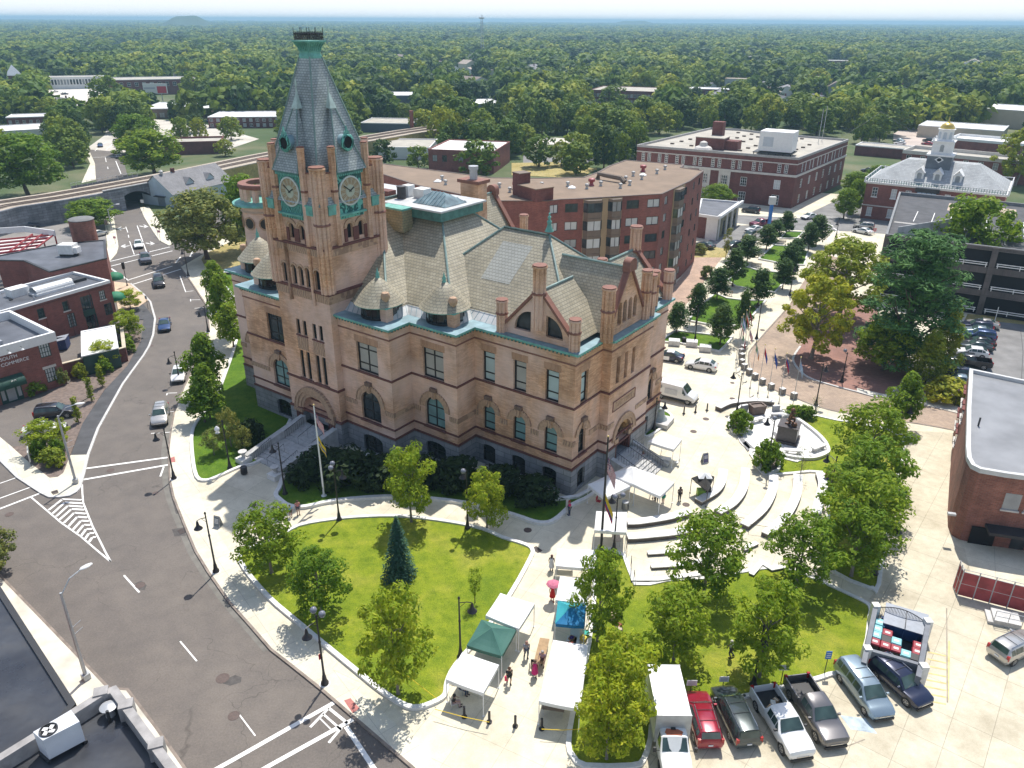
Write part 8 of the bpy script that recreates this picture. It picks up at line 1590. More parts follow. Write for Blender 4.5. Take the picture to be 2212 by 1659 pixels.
for i,(ub,vb,ut,vt,cols,ax,lb) in enumerate(((1590,778,1600,686,TRI(FG,FW,FR_),'h','first flagpole at the upper end with green white red flag'),(1592,786,1605,680,TRI(FLB,FW,FLB),'h','second flagpole with pale blue striped flag'),(1602,755,1613,671,TRI(FW,FO,FR_),'h','flagpole with white and orange flag at row top'),(1609,743,1622,664,TRI(FK,FR_,FK),'h','flagpole with dark red black flag'),(1606,808,1621,706,None,'us','flagpole with red white striped flag'),(1598,768,1607,718,TRI(FG,FW,FR_),'v','flagpole with upright green white red tricolour'),(1620,839,1631,738,TRI(FG,FW,FO),'v','flagpole with green white orange tricolour'),(1637,850,1648,745,[(FR_,0,.4),(FB,.4,1)],'v','flagpole with red and blue flag'),(1658,859,1670,754,[(FB,0,1)],'h','flagpole with plain blue flag'),(1682,873,1696,764,[(FB,0,.4),(FR_,.4,1)],'h','flagpole with blue over red flag'),(1711,883,1723,772,[((FLB if k%2==0 else FW),k/9,(k+1)/9) for k in range(9)],'h','flagpole at the lower end with blue white stripes'))):
 pole(ub,vb,ut,vt,lb,STEEL,usflag(.95,1.5,.9) if ax=='us' else [(.95,1.5,.9,cols,ax,1.1)],group=FP,r=.045)
pole(1962,800,1969,712,'leaning white pole with folded flag before the arborvitae',WHITE,usflag(.9,1.4,.8),r=.06); pole(1985,790,1989,728,'short white pole among the arborvitae',WHITE,r=.07)
for i,(u,v) in enumerate(((1605,757),(1601,765),(1602,775),(1602,788),(1607,798),(1618,809),(1630,819),(1646,830),(1665,841),(1689,851),(1714,861))):
 m=MB(); m.box(-.33,-.33,0,.33,.33,.85,mat('bollard_granite',(.20,.185,.17),.8,.2,2)); m.add([(-.33,-.33,.85),(.33,-.33,.85),(.33,.33,.85),(-.33,.33,.85),(0,0,.95)],[(0,1,4),(1,2,4),(2,3,4),(3,0,4)],GRANW); q=G(u,v,.13); tag(m.obj('stone_bollard',None,None,q,R(30)),'square granite bollard '+('at the upper end of the curved row','second from the upper end of the curved row','third from the upper end of the curved row','fourth from the upper end beside the first flagpoles','fifth from the upper end of the curved row','middle of the curved row by the striped flag','next below the middle of the curved row','fourth from the lower end of the curved row','third from the lower end below the plain blue flag','second from the lower end of the curved row','at the lower end of the curved row')[i],'bollard','granite bollards along the flagpoles')
for i,(u,v) in enumerate(((1003,1549),(1057,1560),(1113,1569),(1170,1575),(1477,894),(1502,891),(1527,887))):
 m=MB(); m.lathe([(.2,0),(.2,.08),(.1,.12),(.09,.95),(.10,1.0),(.03,1.06)],IRON,n=12); q=G(u,v,.13); tag(m.obj('bollard',None,50,q),('black bollard under the nearest white canopy','black bollard with round base left of the market aisle','black bollard with round base in the market aisle','black bollard under the long white canopy','left black bollard below the cargo van','middle black bollard below the cargo van','right black bollard below the cargo van')[i],'bollard','black iron bollards')
tp=MB(); pts_=[G(u,v,.9) for u,v in ((940,1532),(1003,1549),(1057,1560))]; tp.tube(pts_,.025,FY,4); tag(tp.obj('barrier_tape'),'yellow tape strung past the nearest white canopy','tape'); tp=MB(); tp.tube([G(u,v,.9) for u,v in ((1170,1575),(1215,1577),(1270,1574))],.025,FY,4); tag(tp.obj('barrier_tape'),'yellow tape under the long white canopy','tape'); tp=MB(); tp.tube([G(u,v,.7) for u,v in ((880,1460),(945,1510))],.02,FY,4); tag(tp.obj('barrier_tape'),'yellow tape across the lower oval lawn','tape')
def bin_(u,v,label,col=IRONB): m=MB(); m.lathe([(.26,0),(.32,.1),(.33,.85),(.36,.9),(.30,.95),(.25,.9)],col,n=14); [m.tube([(.335*math.cos(a),.335*math.sin(a),.08),(.335*math.cos(a),.335*math.sin(a),.86)],.02,IRON,4) for a in [2*PI*k/16 for k in range(16)]]; return tag(m.obj('litter_bin',None,40,G(u,v,.13)),label,'bin','round litter bins')
bin_(528,1024,'dark round litter bin at the stair foot'); bin_(1477,741,'dark round litter bin between granite cubes'); bin_(1350,1100,'pale round drum bin under the big white canopy',STEEL)
for x,lb in ((HX-2.75,'stone urn on the left stair pier'),(HX+2.75,'stone urn on the right stair pier')): p=hall(x,-15.9,.75); m=MB(); m.lathe([(.3,0),(.2,.1),(.15,.25),(.45,.7),(.5,.8),(.42,.8)],KERB,n=8); tag(m.obj('urn',None,40,p),lb,'urn','stone urns')
def board(u,v,label,rz,c1,lines,words=None):
 t=thing('sandwich_board',label,'sign',G(u,v,.13),rz); m=MB(); 
 for s in (-1,1): m.add([(-.35,s*.32,0),(.35,s*.32,0),(.35,s*.03,1.15),(-.35,s*.03,1.15),(-.35,s*.28,0),(.35,s*.28,0),(.35,-s*.0,1.12),(-.35,-s*.0,1.12)],[(0,1,2,3),(4,7,6,5),(0,3,7,4),(1,5,6,2)],STEEL)
 m.obj('frame',t); m=MB(); m.add([(-.3,-.30,.12),(.3,-.30,.12),(.3,-.07,1.05),(-.3,-.07,1.05)],[(0,1,2,3)],c1); p_=m.obj('panel',t); m=MB()
 for k in range(lines): f=.75-.14*k; m.add([(-.22,-.305+.23*f,.12+.93*f),(.22,-.305+.23*f,.12+.93*f),(.22,-.305+.23*(f+.07),.12+.93*(f+.07)),(-.22,-.305+.23*(f+.07),.12+.93*(f+.07))],[(0,1,2,3)],WHITE)
 m.obj('writing',p_); return t
board(472,1136,'grey sandwich board on the left pavement bend',R(-20),mat('slate_board',(.16,.20,.22),.6,.1),4); board(1522,998,'white framed sandwich board on the plaza circle',R(20),mat('board_violet',(.12,.11,.22),.6,.1),3)
for i,(u,v,r_) in enumerate(((481,1121,.42),(546,1091,.36),(303,1264,.42),(481,1465,.5),(505,1546,.42),(20,1111,.4),(327,747,.35),(239,1016,.4),(1140,1145,.4),(1498,1007-75,.4),(1525,905,.4),(1482,1090,.38),(1582,861,.35),(1752,835,.38),(1647,713,.4),(336,1065,.3),(1165,1190,.2),(1582,827,.3))):
 m=MB(); m.lathe([(r_,-.02),(r_,.008),(r_*.86,.012),(r_*.84,.006)],mat('cast_iron',(.10,.07,.06),.7,.2,5),n=20); z_=.132 if u not in(303,481,505,20,327,239,336) else .008
 tag(m.obj('manhole_cover',None,None,G(u,v,z_)),('brown manhole cover beside the sandwich board','manhole cover in the tower shadow','manhole cover at the dashed line','manhole cover in the cracked dark patch','manhole cover near the lower crosswalk','manhole cover left of the striped wedge','manhole cover on the upper street','manhole cover at the crosswalk','dark manhole cover on the front path corner','manhole cover on the plaza circle','manhole cover below the cargo van bollards','red manhole cover beside the black gazebo','manhole cover near the flagpole bend','manhole cover on the brick road','manhole cover on the park walk','small manhole cover in the street edge','small drain cover at the lawn corner','small red cover near the police car')[i],'manhole cover','iron covers')
def drain(u,v,lb,w=.9,z=.012): m=MB(); m.box(-w/2,-.3,-.03,w/2,.3,0,BLK); [m.box(-w/2+.04+k*.14,-.27,0,-w/2+.10+k*.14,.27,.015,mat('cast_iron',(.10,.07,.06),.7)) for k in range(6)]; tag(m.obj('storm_drain',None,None,G(u,v,z),R(-50)),lb,'drain')
drain(392,1148,'iron storm drain in a dark patch by the kerb'); drain(1160,1187,'iron drain at the tip of the oval lawn',z=.135); drain(118,1062,'small drain at the island tip',.5,.135)
def signpost(ub,vb,vt,label,c1,w=.5,h=.7,cat='sign',z=.2,detail=None,rz=0):
 p=G(ub,vb,z); H_=max(1.3,min(3.2,hgt(p,ub,vt)-z)); t=thing('sign_post',label,cat,p,rz); m=MB(); m.tube([(0,.02,0),(0,.02,H_)],.035,IRON,6); m.obj('post',t); m=MB(); m.box(-w/2,-.03,H_-h,w/2,.0,H_,c1); q=m.obj('sign_plate',t)
 if detail: m=MB(); [m.box(-w*.36,-.036,H_-h*f-.05,w*.36,-.031,H_-h*f+.03,detail) for f in (.25,.5,.75)]; m.obj('writing',q)
 return t
SGW=mat('sign_white',(.62,.62,.60),.5,.05); SGB=mat('sign_blue',(.03,.17,.50),.5,.05)
signpost(1781,1454,1403,'blue accessible parking sign on a thin post',SGB,.45,.75,detail=SGW); signpost(1490,1508,1468,'white parking sign left of the red suv',SGW,.75,.5,detail=VG); signpost(1560,1492,1460,'white parking sign behind the dark minivan',SGW,.7,.5,detail=VG); signpost(1687,1474,1434,'white parking sign behind the grey pickup',SGW,.7,.5,detail=VG)
signpost(2000,858,832,'brown framed notice sign beside the golden hedge',mat('sign_brown',(.30,.15,.12),.6,.1),.9,.9,detail=SGW); signpost(2062,877,838,'bare brown sign post by the brick wall',BRNP,.3,.3); signpost(320,668,638,'street sign post at the left kerb',VG,.35,.6,z=.1); signpost(233,500,475,'brown street sign near the bridge street',BRNP,.8,1.1,z=.1); signpost(250,527,510,'red and white sign at the crossing',mat('sign_rose',(.5,.2,.25),.5,.1),.6,.5,z=.1); signpost(341,510,487,'brown sign right of the bridge street',BRNP,.6,.6,z=.1); signpost(347,522,497,'rose sign right of the bridge street',mat('sign_rose',(.5,.2,.25),.5),.6,.5,z=.1); signpost(311,456,431,'white square sign before the arch',SGW,.8,.8,z=.1); signpost(1888,505,494,'red octagonal stop sign below the garage ramp',mat('sign_red',(.50,.03,.05),.5),.75,.75,z=.1,detail=SGW)
t=thing('signboard','wide pale notice board on dark legs in the corner bed','sign',G(68,1000,.1),R(-60)); m=MB(); m.tube([(-.9,0,0),(-.9,0,1.7)],.05,BLK,6); m.tube([(.9,0,0),(.9,0,1.7)],.05,BLK,6); m.obj('leg',t); m=MB(); m.box(-1,-.06,.6,1,.06,1.8,mat('board_pale',(.55,.55,.52),.5,.1)); m.obj('panel',t)
p=G(275,617,.12); t=thing('traffic_signal','black traffic signal post at the left corner','traffic signal',p); m=MB(); m.lathe([(.2,0),(.1,.3),(.07,.5),(.06,4.2)],BLK,n=8); m.obj('pole',t); m=MB(); m.box(-.2,-.2,3.2,.2,.2,4.4,BLK); b_=m.obj('signal_head',t); m=MB(); [m.lathe([(.11,0),(.11,.04)],(mat('lens_dark',(.05,.02,.02),.3,0)),T=Matrix.Translation((0,-.2,3.45+.36*k))@Matrix.Rotation(PI/2,4,'X'),n=10) for k in range(3)]; m.obj('lens',b_)
p=G(1660,492,.13); t=thing('totem_sign','tall blue sign pillar with white head by the far street','sign',p); m=MB(); m.box(-.35,-.35,0,.35,.35,5.6,SGB); m.obj('pillar',t); m=MB(); m.box(-.75,-.5,5.6,.75,.5,7.4,SGW); m.obj('sign_head',t)
for u,v,vt,lb in ((1891,303,265,'wooden utility pole with crossarm left of the cupola'),(1530,735-100,575,'thin black post on the brick walk'),(1419,755,0,''),(2147,700,663,'white post beside the garage lawn')):
 if not lb: continue
 p=G(u,v,.1); h=min(14,hgt(p,u,vt)); t=thing('utility_pole',lb,'pole',p); m=MB(); mm=BARK if 'wood' in lb else (WHITE if 'white' in lb else IRON); m.tube([(0,0,0),(0,0,h)],.15 if 'wood' in lb else .06,mm,6); m.obj('pole',t)
 if 'wood' in lb: m=MB(); m.box(-1.6,-.08,h-.9,1.6,.08,h-.7,BARK); m.obj('crossarm',t)
WR=mat('cable',(.03,.03,.03),.6,0)
def wire(a,b,lb,sag=1.2): m=MB(); a=Vector(a);b=Vector(b); m.tube([a.lerp(b,k/10)-Vector((0,0,sag*4*(k/10)*(1-k/10))) for k in range(11)],.05,WR,4); tag(m.obj('power_line'),lb,'cable')
wp_=G(1891,303,.1); 
for k,(u,v) in enumerate(((2060,320),(1760,320))): wire(wp_+Vector((0,0,11.5)),G(u,v,9),('power line running right from the utility pole','power line running left from the utility pole')[k])
p=G(341,224,0); t=thing('billboard','white billboard with red block above the shops','billboard',p,R(12)); m=MB(); [m.tube([(x,0,0),(x,0,7)],.25,STEEL,6) for x in (-3,3)]; m.obj('post',t); m=MB(); m.box(-6.5,-.3,5.5,6.5,.3,11,SGW); b_=m.obj('panel',t); m=MB(); m.box(1,-.33,5.8,6,-.31,9.5,mat('sign_red',(.50,.03,.05),.5)); m.box(-6,-.33,8,0,-.31,9,mat('sign_grey',(.4,.4,.45),.5,0)); m.obj('writing',b_)
p=G(891,303,0); t=thing('brick_stack','thin brick chimney stack behind the tower spire','chimney',p); m=MB(); m.lathe([(.95,-.2),(.75,11),(.9,11.2),(.9,11.6)],REDB,n=10); m.obj('shaft',t,40)
# market canopies
def m_canvas(name,c_,tr=.3):
 m,nt,b=nodes(name); f=noisef(nt,objc(nt),.8,4); nt.links.new(ramp(nt,f,[(.3,[x*.93 for x in c_]),(.7,c_)]),b.inputs['Base Color']); b.inputs['Roughness'].default_value=.7; bump(nt,b,f,.25,.08)
 t=nt.nodes.new('ShaderNodeBsdfTranslucent'); t.inputs[0].default_value=(*c_,1); mx=nt.nodes.new('ShaderNodeMixShader'); mx.inputs[0].default_value=tr; nt.links.new(b.outputs[0],mx.inputs[1]); nt.links.new(t.outputs[0],mx.inputs[2]); nt.links.new(mx.outputs[0],nt.nodes['Material Output'].inputs[0]); return m
CVW=m_canvas('canvas_white',(.80,.80,.80),.12); CVG=m_canvas('canvas_green',(.055,.16,.13),.1); CVB=m_canvas('canvas_blue',(.01,.19,.42),.15); CVT=m_canvas('canvas_teal',(.04,.36,.42),.15)
def canopy(label,pts,zt,fab,peak=.8,legs=True,fab2=None,legm=WHITE,val=.3):
 P=[G(u,v,zt) for u,v in pts]; c=sum(P,Vector())/4; o=Vector((c.x,c.y,.13)); t=thing('canopy',label,'canopy',o,0,'market canopies'); Q=[p-o for p in P]; z0=zt-.13; m=MB(); n=6; vs=[];fs=[]
 for i in range(4):
  a,b=Q[i],Q[(i+1)%4]
  for j in range(n):
   s0,s1=j/n,(j+1)/n; e=lambda s,k: Vector((*( (a.lerp(b,s)).xy*(1-k)),z0+peak*k-.10*math.sin(PI*s)*math.sin(PI*k)*peak-(.04*math.sin(PI*s))*(1-k)))
   for k in range(4):
    k0,k1=k/4,(k+1)/4; q=[e(s0,k0),e(s1,k0),e(s1,k1),e(s0,k1)]; m.add(q,[(0,1,2,3) if (b-a).cross(-a).z>0 else (3,2,1,0)],fab2 if (fab2 and i in (0,3)) else fab)
   q=[e(s0,0),e(s1,0)]; m.add([q[0],q[1],q[1]-Vector((0,0,val)),q[0]-Vector((0,0,val))],[(0,1,2,3)],fab)
 m.obj('cover',t,30)
 if legs:
  for q in Q: m=MB(); m.tube([(q.x*.985,q.y*.985,0),(q.x*.985,q.y*.985,z0-.05)],.035,legm,6); m.cbox((q.x*.985,q.y*.985,0),(.16,.16,.03),legm); m.obj('leg',t)
  m=MB()
  for i in range(4): a,b=Q[i]*.985,Q[(i+1)%4]*.985; m.tube([(a.x,a.y,z0-.35),((a.x+b.x)/2,(a.y+b.y)/2,z0-.05),(b.x,b.y,z0-.35)],.018,legm,4)
  m.obj('frame',t)
 return t
canopy('plain white canopy at the edge of the oval lawn behind the green one',((1081,1281),(1155,1304),(1121,1358),(1049,1329)),2.5,CVW,.25); canopy('green canopy between two white canopies',((1040,1338),(1116,1359),(1084,1417),(1008,1394)),2.3,CVG,.9)
canopy('white canopy nearest the street with people seated beneath',((999,1408),(1078,1436),(1044,1497),(963,1467)),2.4,CVW,.3); canopy('upper half of the long white double canopy in the market',((1195,1382),(1271,1393),(1262,1462),(1180,1447)),2.4,CVW,.3); canopy('lower half of the long white double canopy in the market',((1180,1448),(1262,1463),(1253,1532),(1164,1514)),2.4,CVW,.25)
canopy('blue canopy with a table below',((1205,1298),(1266,1306),(1263,1352),(1199,1347)),2.3,CVB,.7,fab2=CVT); canopy('white canopy behind the blue one',((1210,1244),(1268,1250),(1271,1302),(1200,1296)),2.4,CVW,.2); canopy('white canopy at the upper end of the market row',((1204,1185),(1285,1188),(1284,1228),(1201,1222)),2.4,CVW,.2); canopy('white booth beside the dark flagpole',((1288,1104),(1354,1106),(1353,1150),(1284,1145)),2.4,CVW,.15)
canopy('bluish shaded white canopy against the hall corner',((1270,1046),(1317,1024),(1362,1050),(1306,1076)),2.4,CVW,.7); canopy('left half of the big white canopy before the side stair',((1318,1023),(1360,1005),(1410,1023),(1371,1047)),2.6,CVW,.8); canopy('right half of the big white canopy before the side stair',((1371,1047),(1410,1023),(1457,1042),(1426,1072)),2.6,CVW,.6); canopy('white canopy beside the side stair with table in front',((1399,953),(1433,934),(1473,949),(1455,971)),2.5,CVW,.5)
gz=canopy('small black mesh gazebo with white peak',((1494,1032),(1520,1021),(1543,1029),(1529,1062)),2.0,mat('mesh_black',(.03,.028,.025),.8,.1),.7,legm=IRON,val=.1); m=MB(); m.add([(-.7,-.5,2.25),(.7,-.5,2.25),(.7,.5,2.25),(-.7,.5,2.25),(0,0,2.68)],[(0,1,4),(1,2,4),(2,3,4),(3,0,4)],CVW); m.obj('peak',gz); m=MB(); m.box(-.6,-.4,0,.2,.3,.7,mat('lime',(.3,.5,.05),.6,.1)); m.box(.2,-.3,0,.8,.4,1.0,IRON); m.obj('furnishing',gz)
def table(u,v,label,L_=1.9,rz=0,top=SGW,items=()):
 t=thing('folding_table',label,'table',G(u,v,.13),rz); m=MB(); m.box(-L_/2,-.38,.70,L_/2,.38,.745,top); m.obj('tabletop',t)
 for x in (-L_*.42,L_*.42):
  for y in (-.3,.3): m=MB(); m.tube([(x,y,0),(x,y,.7)],.02,VG,5); m.obj('leg',t)
 return t
def goods(t,lb,cols):
 w_=Matrix.Translation(t.location)@Matrix.Rotation(t.rotation_euler.z,4,'Z')
 for i,(x,y,s,c_) in enumerate(cols): m=MB(); m.add([(-s*.8,-s*.7,0),(s*.8,-s*.7,0),(s*.8,s*.7,0),(-s*.8,s*.7,0),(-s,-s*.8,s*.7),(s,-s*.8,s*.7),(s,s*.8,s*.7),(-s,s*.8,s*.7)],[(0,1,5,4),(1,2,6,5),(2,3,7,6),(3,0,4,7),(0,3,2,1)],CB[0]); [m.lathe([(.02,-.05),(.07,0),(.05,.06),(.01,.08)],cm(c_),(s*math.cos(k*2.4)*.5,s*math.sin(k*2.4)*.4,s*.6),6) for k in range(6)]; p=w_@Vector((x,y,.746)); tag(m.obj('produce_tray',None,None,p,i),lb[i],'tray','trays of market produce')
table(1425,1000,'long white folding table standing alone before the side stair',2.4,R(-20)); table(1241,1388,'folding table below the blue canopy with red produce',1.8,R(85)); t1=table(1020,1500,'small table with leafy greens under the nearest white canopy',1.5,R(-15)); goods(t1,['tray of leafy greens on the small table'],[(0,0,.3,(.08,.25,.04))]); t2=table(1233,1404,'second folding table below the blue canopy',1.5,R(80)); goods(t2,['tray of red produce on the blue canopy table','tray of dark produce on the blue canopy table'],[(-.3,0,.28,(.5,.03,.03)),(.4,0,.25,(.05,.03,.2))])
table(1330,1172,'stall table with pictures in the white booth',1.6,R(88),mat('print_cloth',(.40,.34,.30),.8,.3,8)); table(1170,1420,'narrow produce table at the left edge of the long canopy',2.6,R(78),mat('wood_crate',(.36,.24,.13),.8,.2,3)); table(1065,1400,'table under the green canopy',1.6,R(-20)); table(1220,1232,'covered table under the uppermost market canopy',1.6,R(-5)); table(1195,1542,'table deep under the long white canopy',1.6,R(-10),BRNP)
for i,(u,v,c_,lb,s) in enumerate(((1283,1340,(.03,.2,.5),'blue tub on the grass under the tree',.5),(1287,1352,(.4,.42,.45),'grey sack on the grass beside the blue tub',.4),(1286,1362,(.03,.12,.45),'small blue crate in the tree shade',.4),(1335,1354,(.35,.12,.07),'red brown crate on the grass edge',.5),(1337,1363,(.45,.38,.28),'tan crate on the grass edge',.5),(1325,1335,(.42,.33,.2),'leaning cardboard sheet behind the tree',.8),(1266,1372,(.05,.4,.33),'turquoise tub at the blue canopy corner',.5),(1261,1382,(.6,.5,.08),'yellow box at the blue canopy corner',.5),(1277,1335,(.5,.5,.48),'white box beside the blue canopy',.4))):
 m=MB(); m.add([(-s*.45,-s*.4,0),(s*.45,-s*.4,0),(s*.45,s*.4,0),(-s*.45,s*.4,0),(-s*.55,-s*.48,s*.6),(s*.55,-s*.48,s*.6),(s*.55,s*.48,s*.6),(-s*.55,s*.48,s*.6),(-s*.45,-s*.4,s*.58),(s*.45,-s*.4,s*.58),(s*.45,s*.4,s*.58),(-s*.45,s*.4,s*.58)],[(0,1,5,4),(1,2,6,5),(2,3,7,6),(3,0,4,7),(8,9,10,11)],cm(c_)); tag(m.obj('crate',None,None,G(u,v,.2 if u>1270 else .13),i*.8),lb,'crate','crates and tubs behind the stalls')
def fold_chair(u,v,rz,c_,label):
 t=thing('folding_chair',label,'chair',G(u,v,.13),rz,'folding chairs'); m=MB(); m.box(-.22,-.22,.42,.22,.22,.45,c_); m.obj('seat',t); m=MB(); m.box(-.25,-.22,.5,-.21,.22,.95,c_); m.obj('backrest',t)
 for x,y in ((-.22,-.2),(.22,-.2),(-.22,.2),(.22,.2)): m=MB(); m.tube([(x*1.2,y,0),(x*.9,y,.43)],.015,STEEL,5); m.obj('leg',t)
fold_chair(980,1528,R(20),SGW,'white folding chair with a seated person near the tape'); fold_chair(997,1497,R(-40),SGW,'white folding chair below the nearest white canopy'); fold_chair(1293,1090,R(-30),cm((.4,.03,.05)),'red folding chair at the hall corner canopy'); fold_chair(1462,1005,R(150),SGW,'white folding chair beside the lone white table')
# people
PP='people at the market and on the square'
gy=(.28,.29,.33); jn=(.05,.07,.12); bk_=(.02,.02,.022)
person('person in grey shirt and jeans walking down the market aisle',G(1137,1421,.13),R(-80),'walk',dict(shirt=gy,trousers=(.12,.14,.18),shoes=bk_,hair=(.35,.2,.15)),group=PP)
w2=person('person in black top and shorts carrying a pink bag',G(1100,1478,.13),R(-75),'walk',dict(shirt=bk_,shorts=(.02,.02,.025),shoes=bk_,hair=(.09,.04,.02)),group=PP)
m=MB(); m.box(-.14,-.06,0,.14,.06,.42,cm((.72,.05,.14))); m.tube([(-.08,0,.42),(0,0,.6),(.08,0,.42)],.012,cm((.72,.05,.14)),5); tag(m.obj('bag',None,None,G(1094,1470,.35)),'bright pink bag held by the person in black top','bag')
person('person in pink flowered dress walking before the wheelchair',G(1155,1462,.13),R(-95),'walk',dict(dress=(.55,.02,.16),shoes=bk_,hair=(.12,.07,.05)),group=PP)
person('person in mauve shirt and dark shorts pushing at the aisle middle',G(1172,1440,.13),R(-110),'push',dict(shirt=(.38,.27,.33),shorts=(.10,.05,.05),shoes=bk_,hair=(.4,.36,.33)),group=PP)
t=thing('wheelchair','dark wheelchair in the market aisle beside the pink dress','wheelchair',G(1152,1450,.13),R(-95)); m=MB(); m.box(-.22,-.22,.45,.22,.22,.5,bk_ and cm(bk_)); m.obj('seat',t); m=MB(); m.box(-.26,-.22,.5,-.21,.22,.95,cm(bk_)); m.obj('backrest',t)
for s in (-1,1): m=MB(); m.lathe([(.27,-.02),(.3,-.02),(.3,.02),(.27,.02),(.27,-.02)],TYRE,T=Matrix.Translation((-.1,s*.3,.3))@Matrix.Rotation(PI/2,4,'X'),n=18,cap=False); m.obj('wheel',t)
rd=person('person in red dress under a pink umbrella',G(1193,1297,.13),R(85),'walk',dict(dress=(.55,.02,.02),shoes=(.3,.05,.05),hair=(.05,.03,.02)),group=PP)
m=MB(); m.lathe([(.62,0),(.45,.14),(.2,.24),(.02,.27)],cm((.55,.16,.24)),(0,0,1.75),8,cap=False); m.tube([(0,0,.9),(0,0,2.03)],.012,STEEL,5); tag(m.obj('umbrella',None,None,G(1194,1297,.2)),'open pink umbrella over the red dress','umbrella')
person('person in white clothes near the top of the market row',G(1191,1233,.13),R(80),'stand',dict(dress=(.6,.6,.62),shoes=bk_,hair=(.1,.03,.03)),SKIND,group=PP)
person('person in magenta top standing at the front lawn kerb',G(1230,1112,.13),R(200),'stand',dict(shirt=(.68,.02,.16),trousers=jn,shoes=(.02,.04,.15),hair=(.25,.03,.02)),group=PP)
m=MB(); m.box(-.25,-.03,0,.25,.03,1.3,SGW); tag(m.obj('sign_board',None,None,G(1226,1102,.4),R(40)),'white upright board behind the magenta top','sign')
person('person in white and red top on the front path',G(645,1112,.13),R(-60),'stand',dict(shirt=(.55,.18,.2),shorts=(.1,.09,.12),shoes=bk_,hair=(.06,.03,.02)),group=PP); person('smaller person in blue shirt on the front path',G(629,1117,.13),R(-100),'stand',dict(shirt=(.08,.3,.62),shorts=bk_,shoes=bk_,hair=(.04,.03,.02)),sc=.85,group=PP)
person('person in white shirt and dark trousers walking over the right lawn',G(1577,1420,.2),R(170),'walk',dict(shirt=(.55,.55,.55),trousers=(.04,.05,.08),shoes=bk_,hair=(.5,.48,.45)),SKIND,group=PP); person('person in dark clothes with a bag at the black gazebo',G(1467,1082,.13),R(-80),'stand',dict(shirt=(.10,.085,.085),trousers=bk_,shoes=bk_,hair=bk_),SKIND,group=PP)
person('person in pink sitting at the side stair',G(1387,996,.13),R(-60),'sit',dict(shirt=(.6,.28,.26),trousers=(.55,.25,.22),shoes=bk_,hair=(.3,.2,.15)),group=PP); person('person in blue shirt and green shorts under the big canopy',G(1432,1088,.13),R(120),'stand',dict(shirt=(.03,.13,.5),shorts=(.02,.3,.16),shoes=(.5,.5,.5),hair=(.1,.06,.04)),group=PP); person('person in red shorts under the big canopy',G(1412,1078,.13),R(100),'stand',dict(shirt=(.4,.05,.1),shorts=(.5,.06,.1),shoes=bk_,hair=bk_),group=PP); person('person in black trousers under the big canopy',G(1418,1083,.13),R(90),'stand',dict(shirt=(.1,.08,.08),trousers=bk_,shoes=bk_,hair=bk_),group=PP)
person('person seated with dark hair near the yellow tape',G(981,1528,.1),R(15),'sit',dict(shirt=bk_,trousers=(.4,.3,.3),shoes=bk_,hair=bk_),group=PP); person('person in red seated under the nearest white canopy',G(998,1497,.1),R(-30),'sit',dict(shirt=(.45,.05,.06),trousers=jn,shoes=bk_,hair=(.06,.03,.02)),group=PP); person('person in magenta sitting at the end of the amphitheatre bench',G(1784,1042,.13),R(200),'sit',dict(shirt=(.45,.02,.3),trousers=jn,shoes=bk_,hair=bk_),SKIND,group=PP); person('person in dark jacket behind the amphitheatre bench end',G(1792,1030,.2),R(220),'sit',dict(shirt=(.03,.03,.04),trousers=bk_,shoes=bk_,hair=bk_),group=PP); person('person in red shirt on the garage top deck',G(1989,507,zg-.55),R(180),'walk',dict(shirt=(.4,.04,.05),trousers=(.25,.1,.1),shoes=bk_,hair=bk_),group=PP); person('person in white sitting on grass by the alley trees',G(1818,1040,.1),R(180),'sit',dict(shirt=(.4,.5,.55),trousers=jn,shoes=bk_,hair=bk_),group=PP)
# amphitheatre, memorial, yard
def bench_wall(pts,label,w=.95,h=.5,sm=5,name='bench_wall',m1=None,cat='bench'):
 P=smoothpl(GL(pts,h),sm) if sm>1 else GL(pts,h); o=P[0]; t=MB(); t.wallp([p-o for p in P],w-.08,0,h-.08,m1 or mat('granite_face_shaded',(.12,.105,.095),.85,.2,1.5)); t.wallp([p-o for p in P],w,h-.08,h,GRANW); return tag(t.obj(name,None,None,(o.x,o.y,.12)),label,cat,'curved granite seat walls')  # front faces coloured darker than the tops, shade painted into the stone
X5=lambda *a:[(1382.5+x/4,829.5+y/4) for x,y in a]
bench_wall(X5((505,1010),(640,930),(700,850),(720,740)),'innermost curved granite bench beside the black gazebo'); bench_wall(X5((670,1108),(800,1030),(890,900),(912,730)),'second curved granite bench right of the gazebo'); bench_wall(X5((900,1222),(1060,1080),(1140,930),(1155,790)),'middle curved granite bench on the right side'); bench_wall(X5((1085,1300),(1250,1150),(1350,960),(1365,785)),'fourth curved granite bench on the right side'); bench_wall(X5((1520,1120),(1560,970),(1580,870),(1555,770)),'outermost curved bench by the alley lawn')
bench_wall(X5((430,1098),(250,1150),(0,1190),(-110,1195)),'upper curved granite bench before the booth'); bench_wall(X5((500,1240),(290,1285),(0,1315),(-110,1320)),'lower curved granite bench before the booth')
for i,a in enumerate((((65,1465),(300,1450),(560,1400)),((95,1580),(350,1565),(600,1520)),((-80,1690),(150,1690),(560,1640)),((1010,1375),(890,1430)),((960,1650),(1050,1545),(1140,1600),(1240,1580)))): bench_wall(X5(*a),('upper straight step of the lower terrace','middle step of the lower terrace','long retaining step at the lawn edge','short step end right of the terrace tree','angular granite corner at the lawn')[i],.5,.3,1,'terrace_step',cat='step')
bench_wall(X5((675,205),(760,165),(850,150),(1000,138),(1160,150)),'long curved granite seat wall above the memorial',.9,.6)
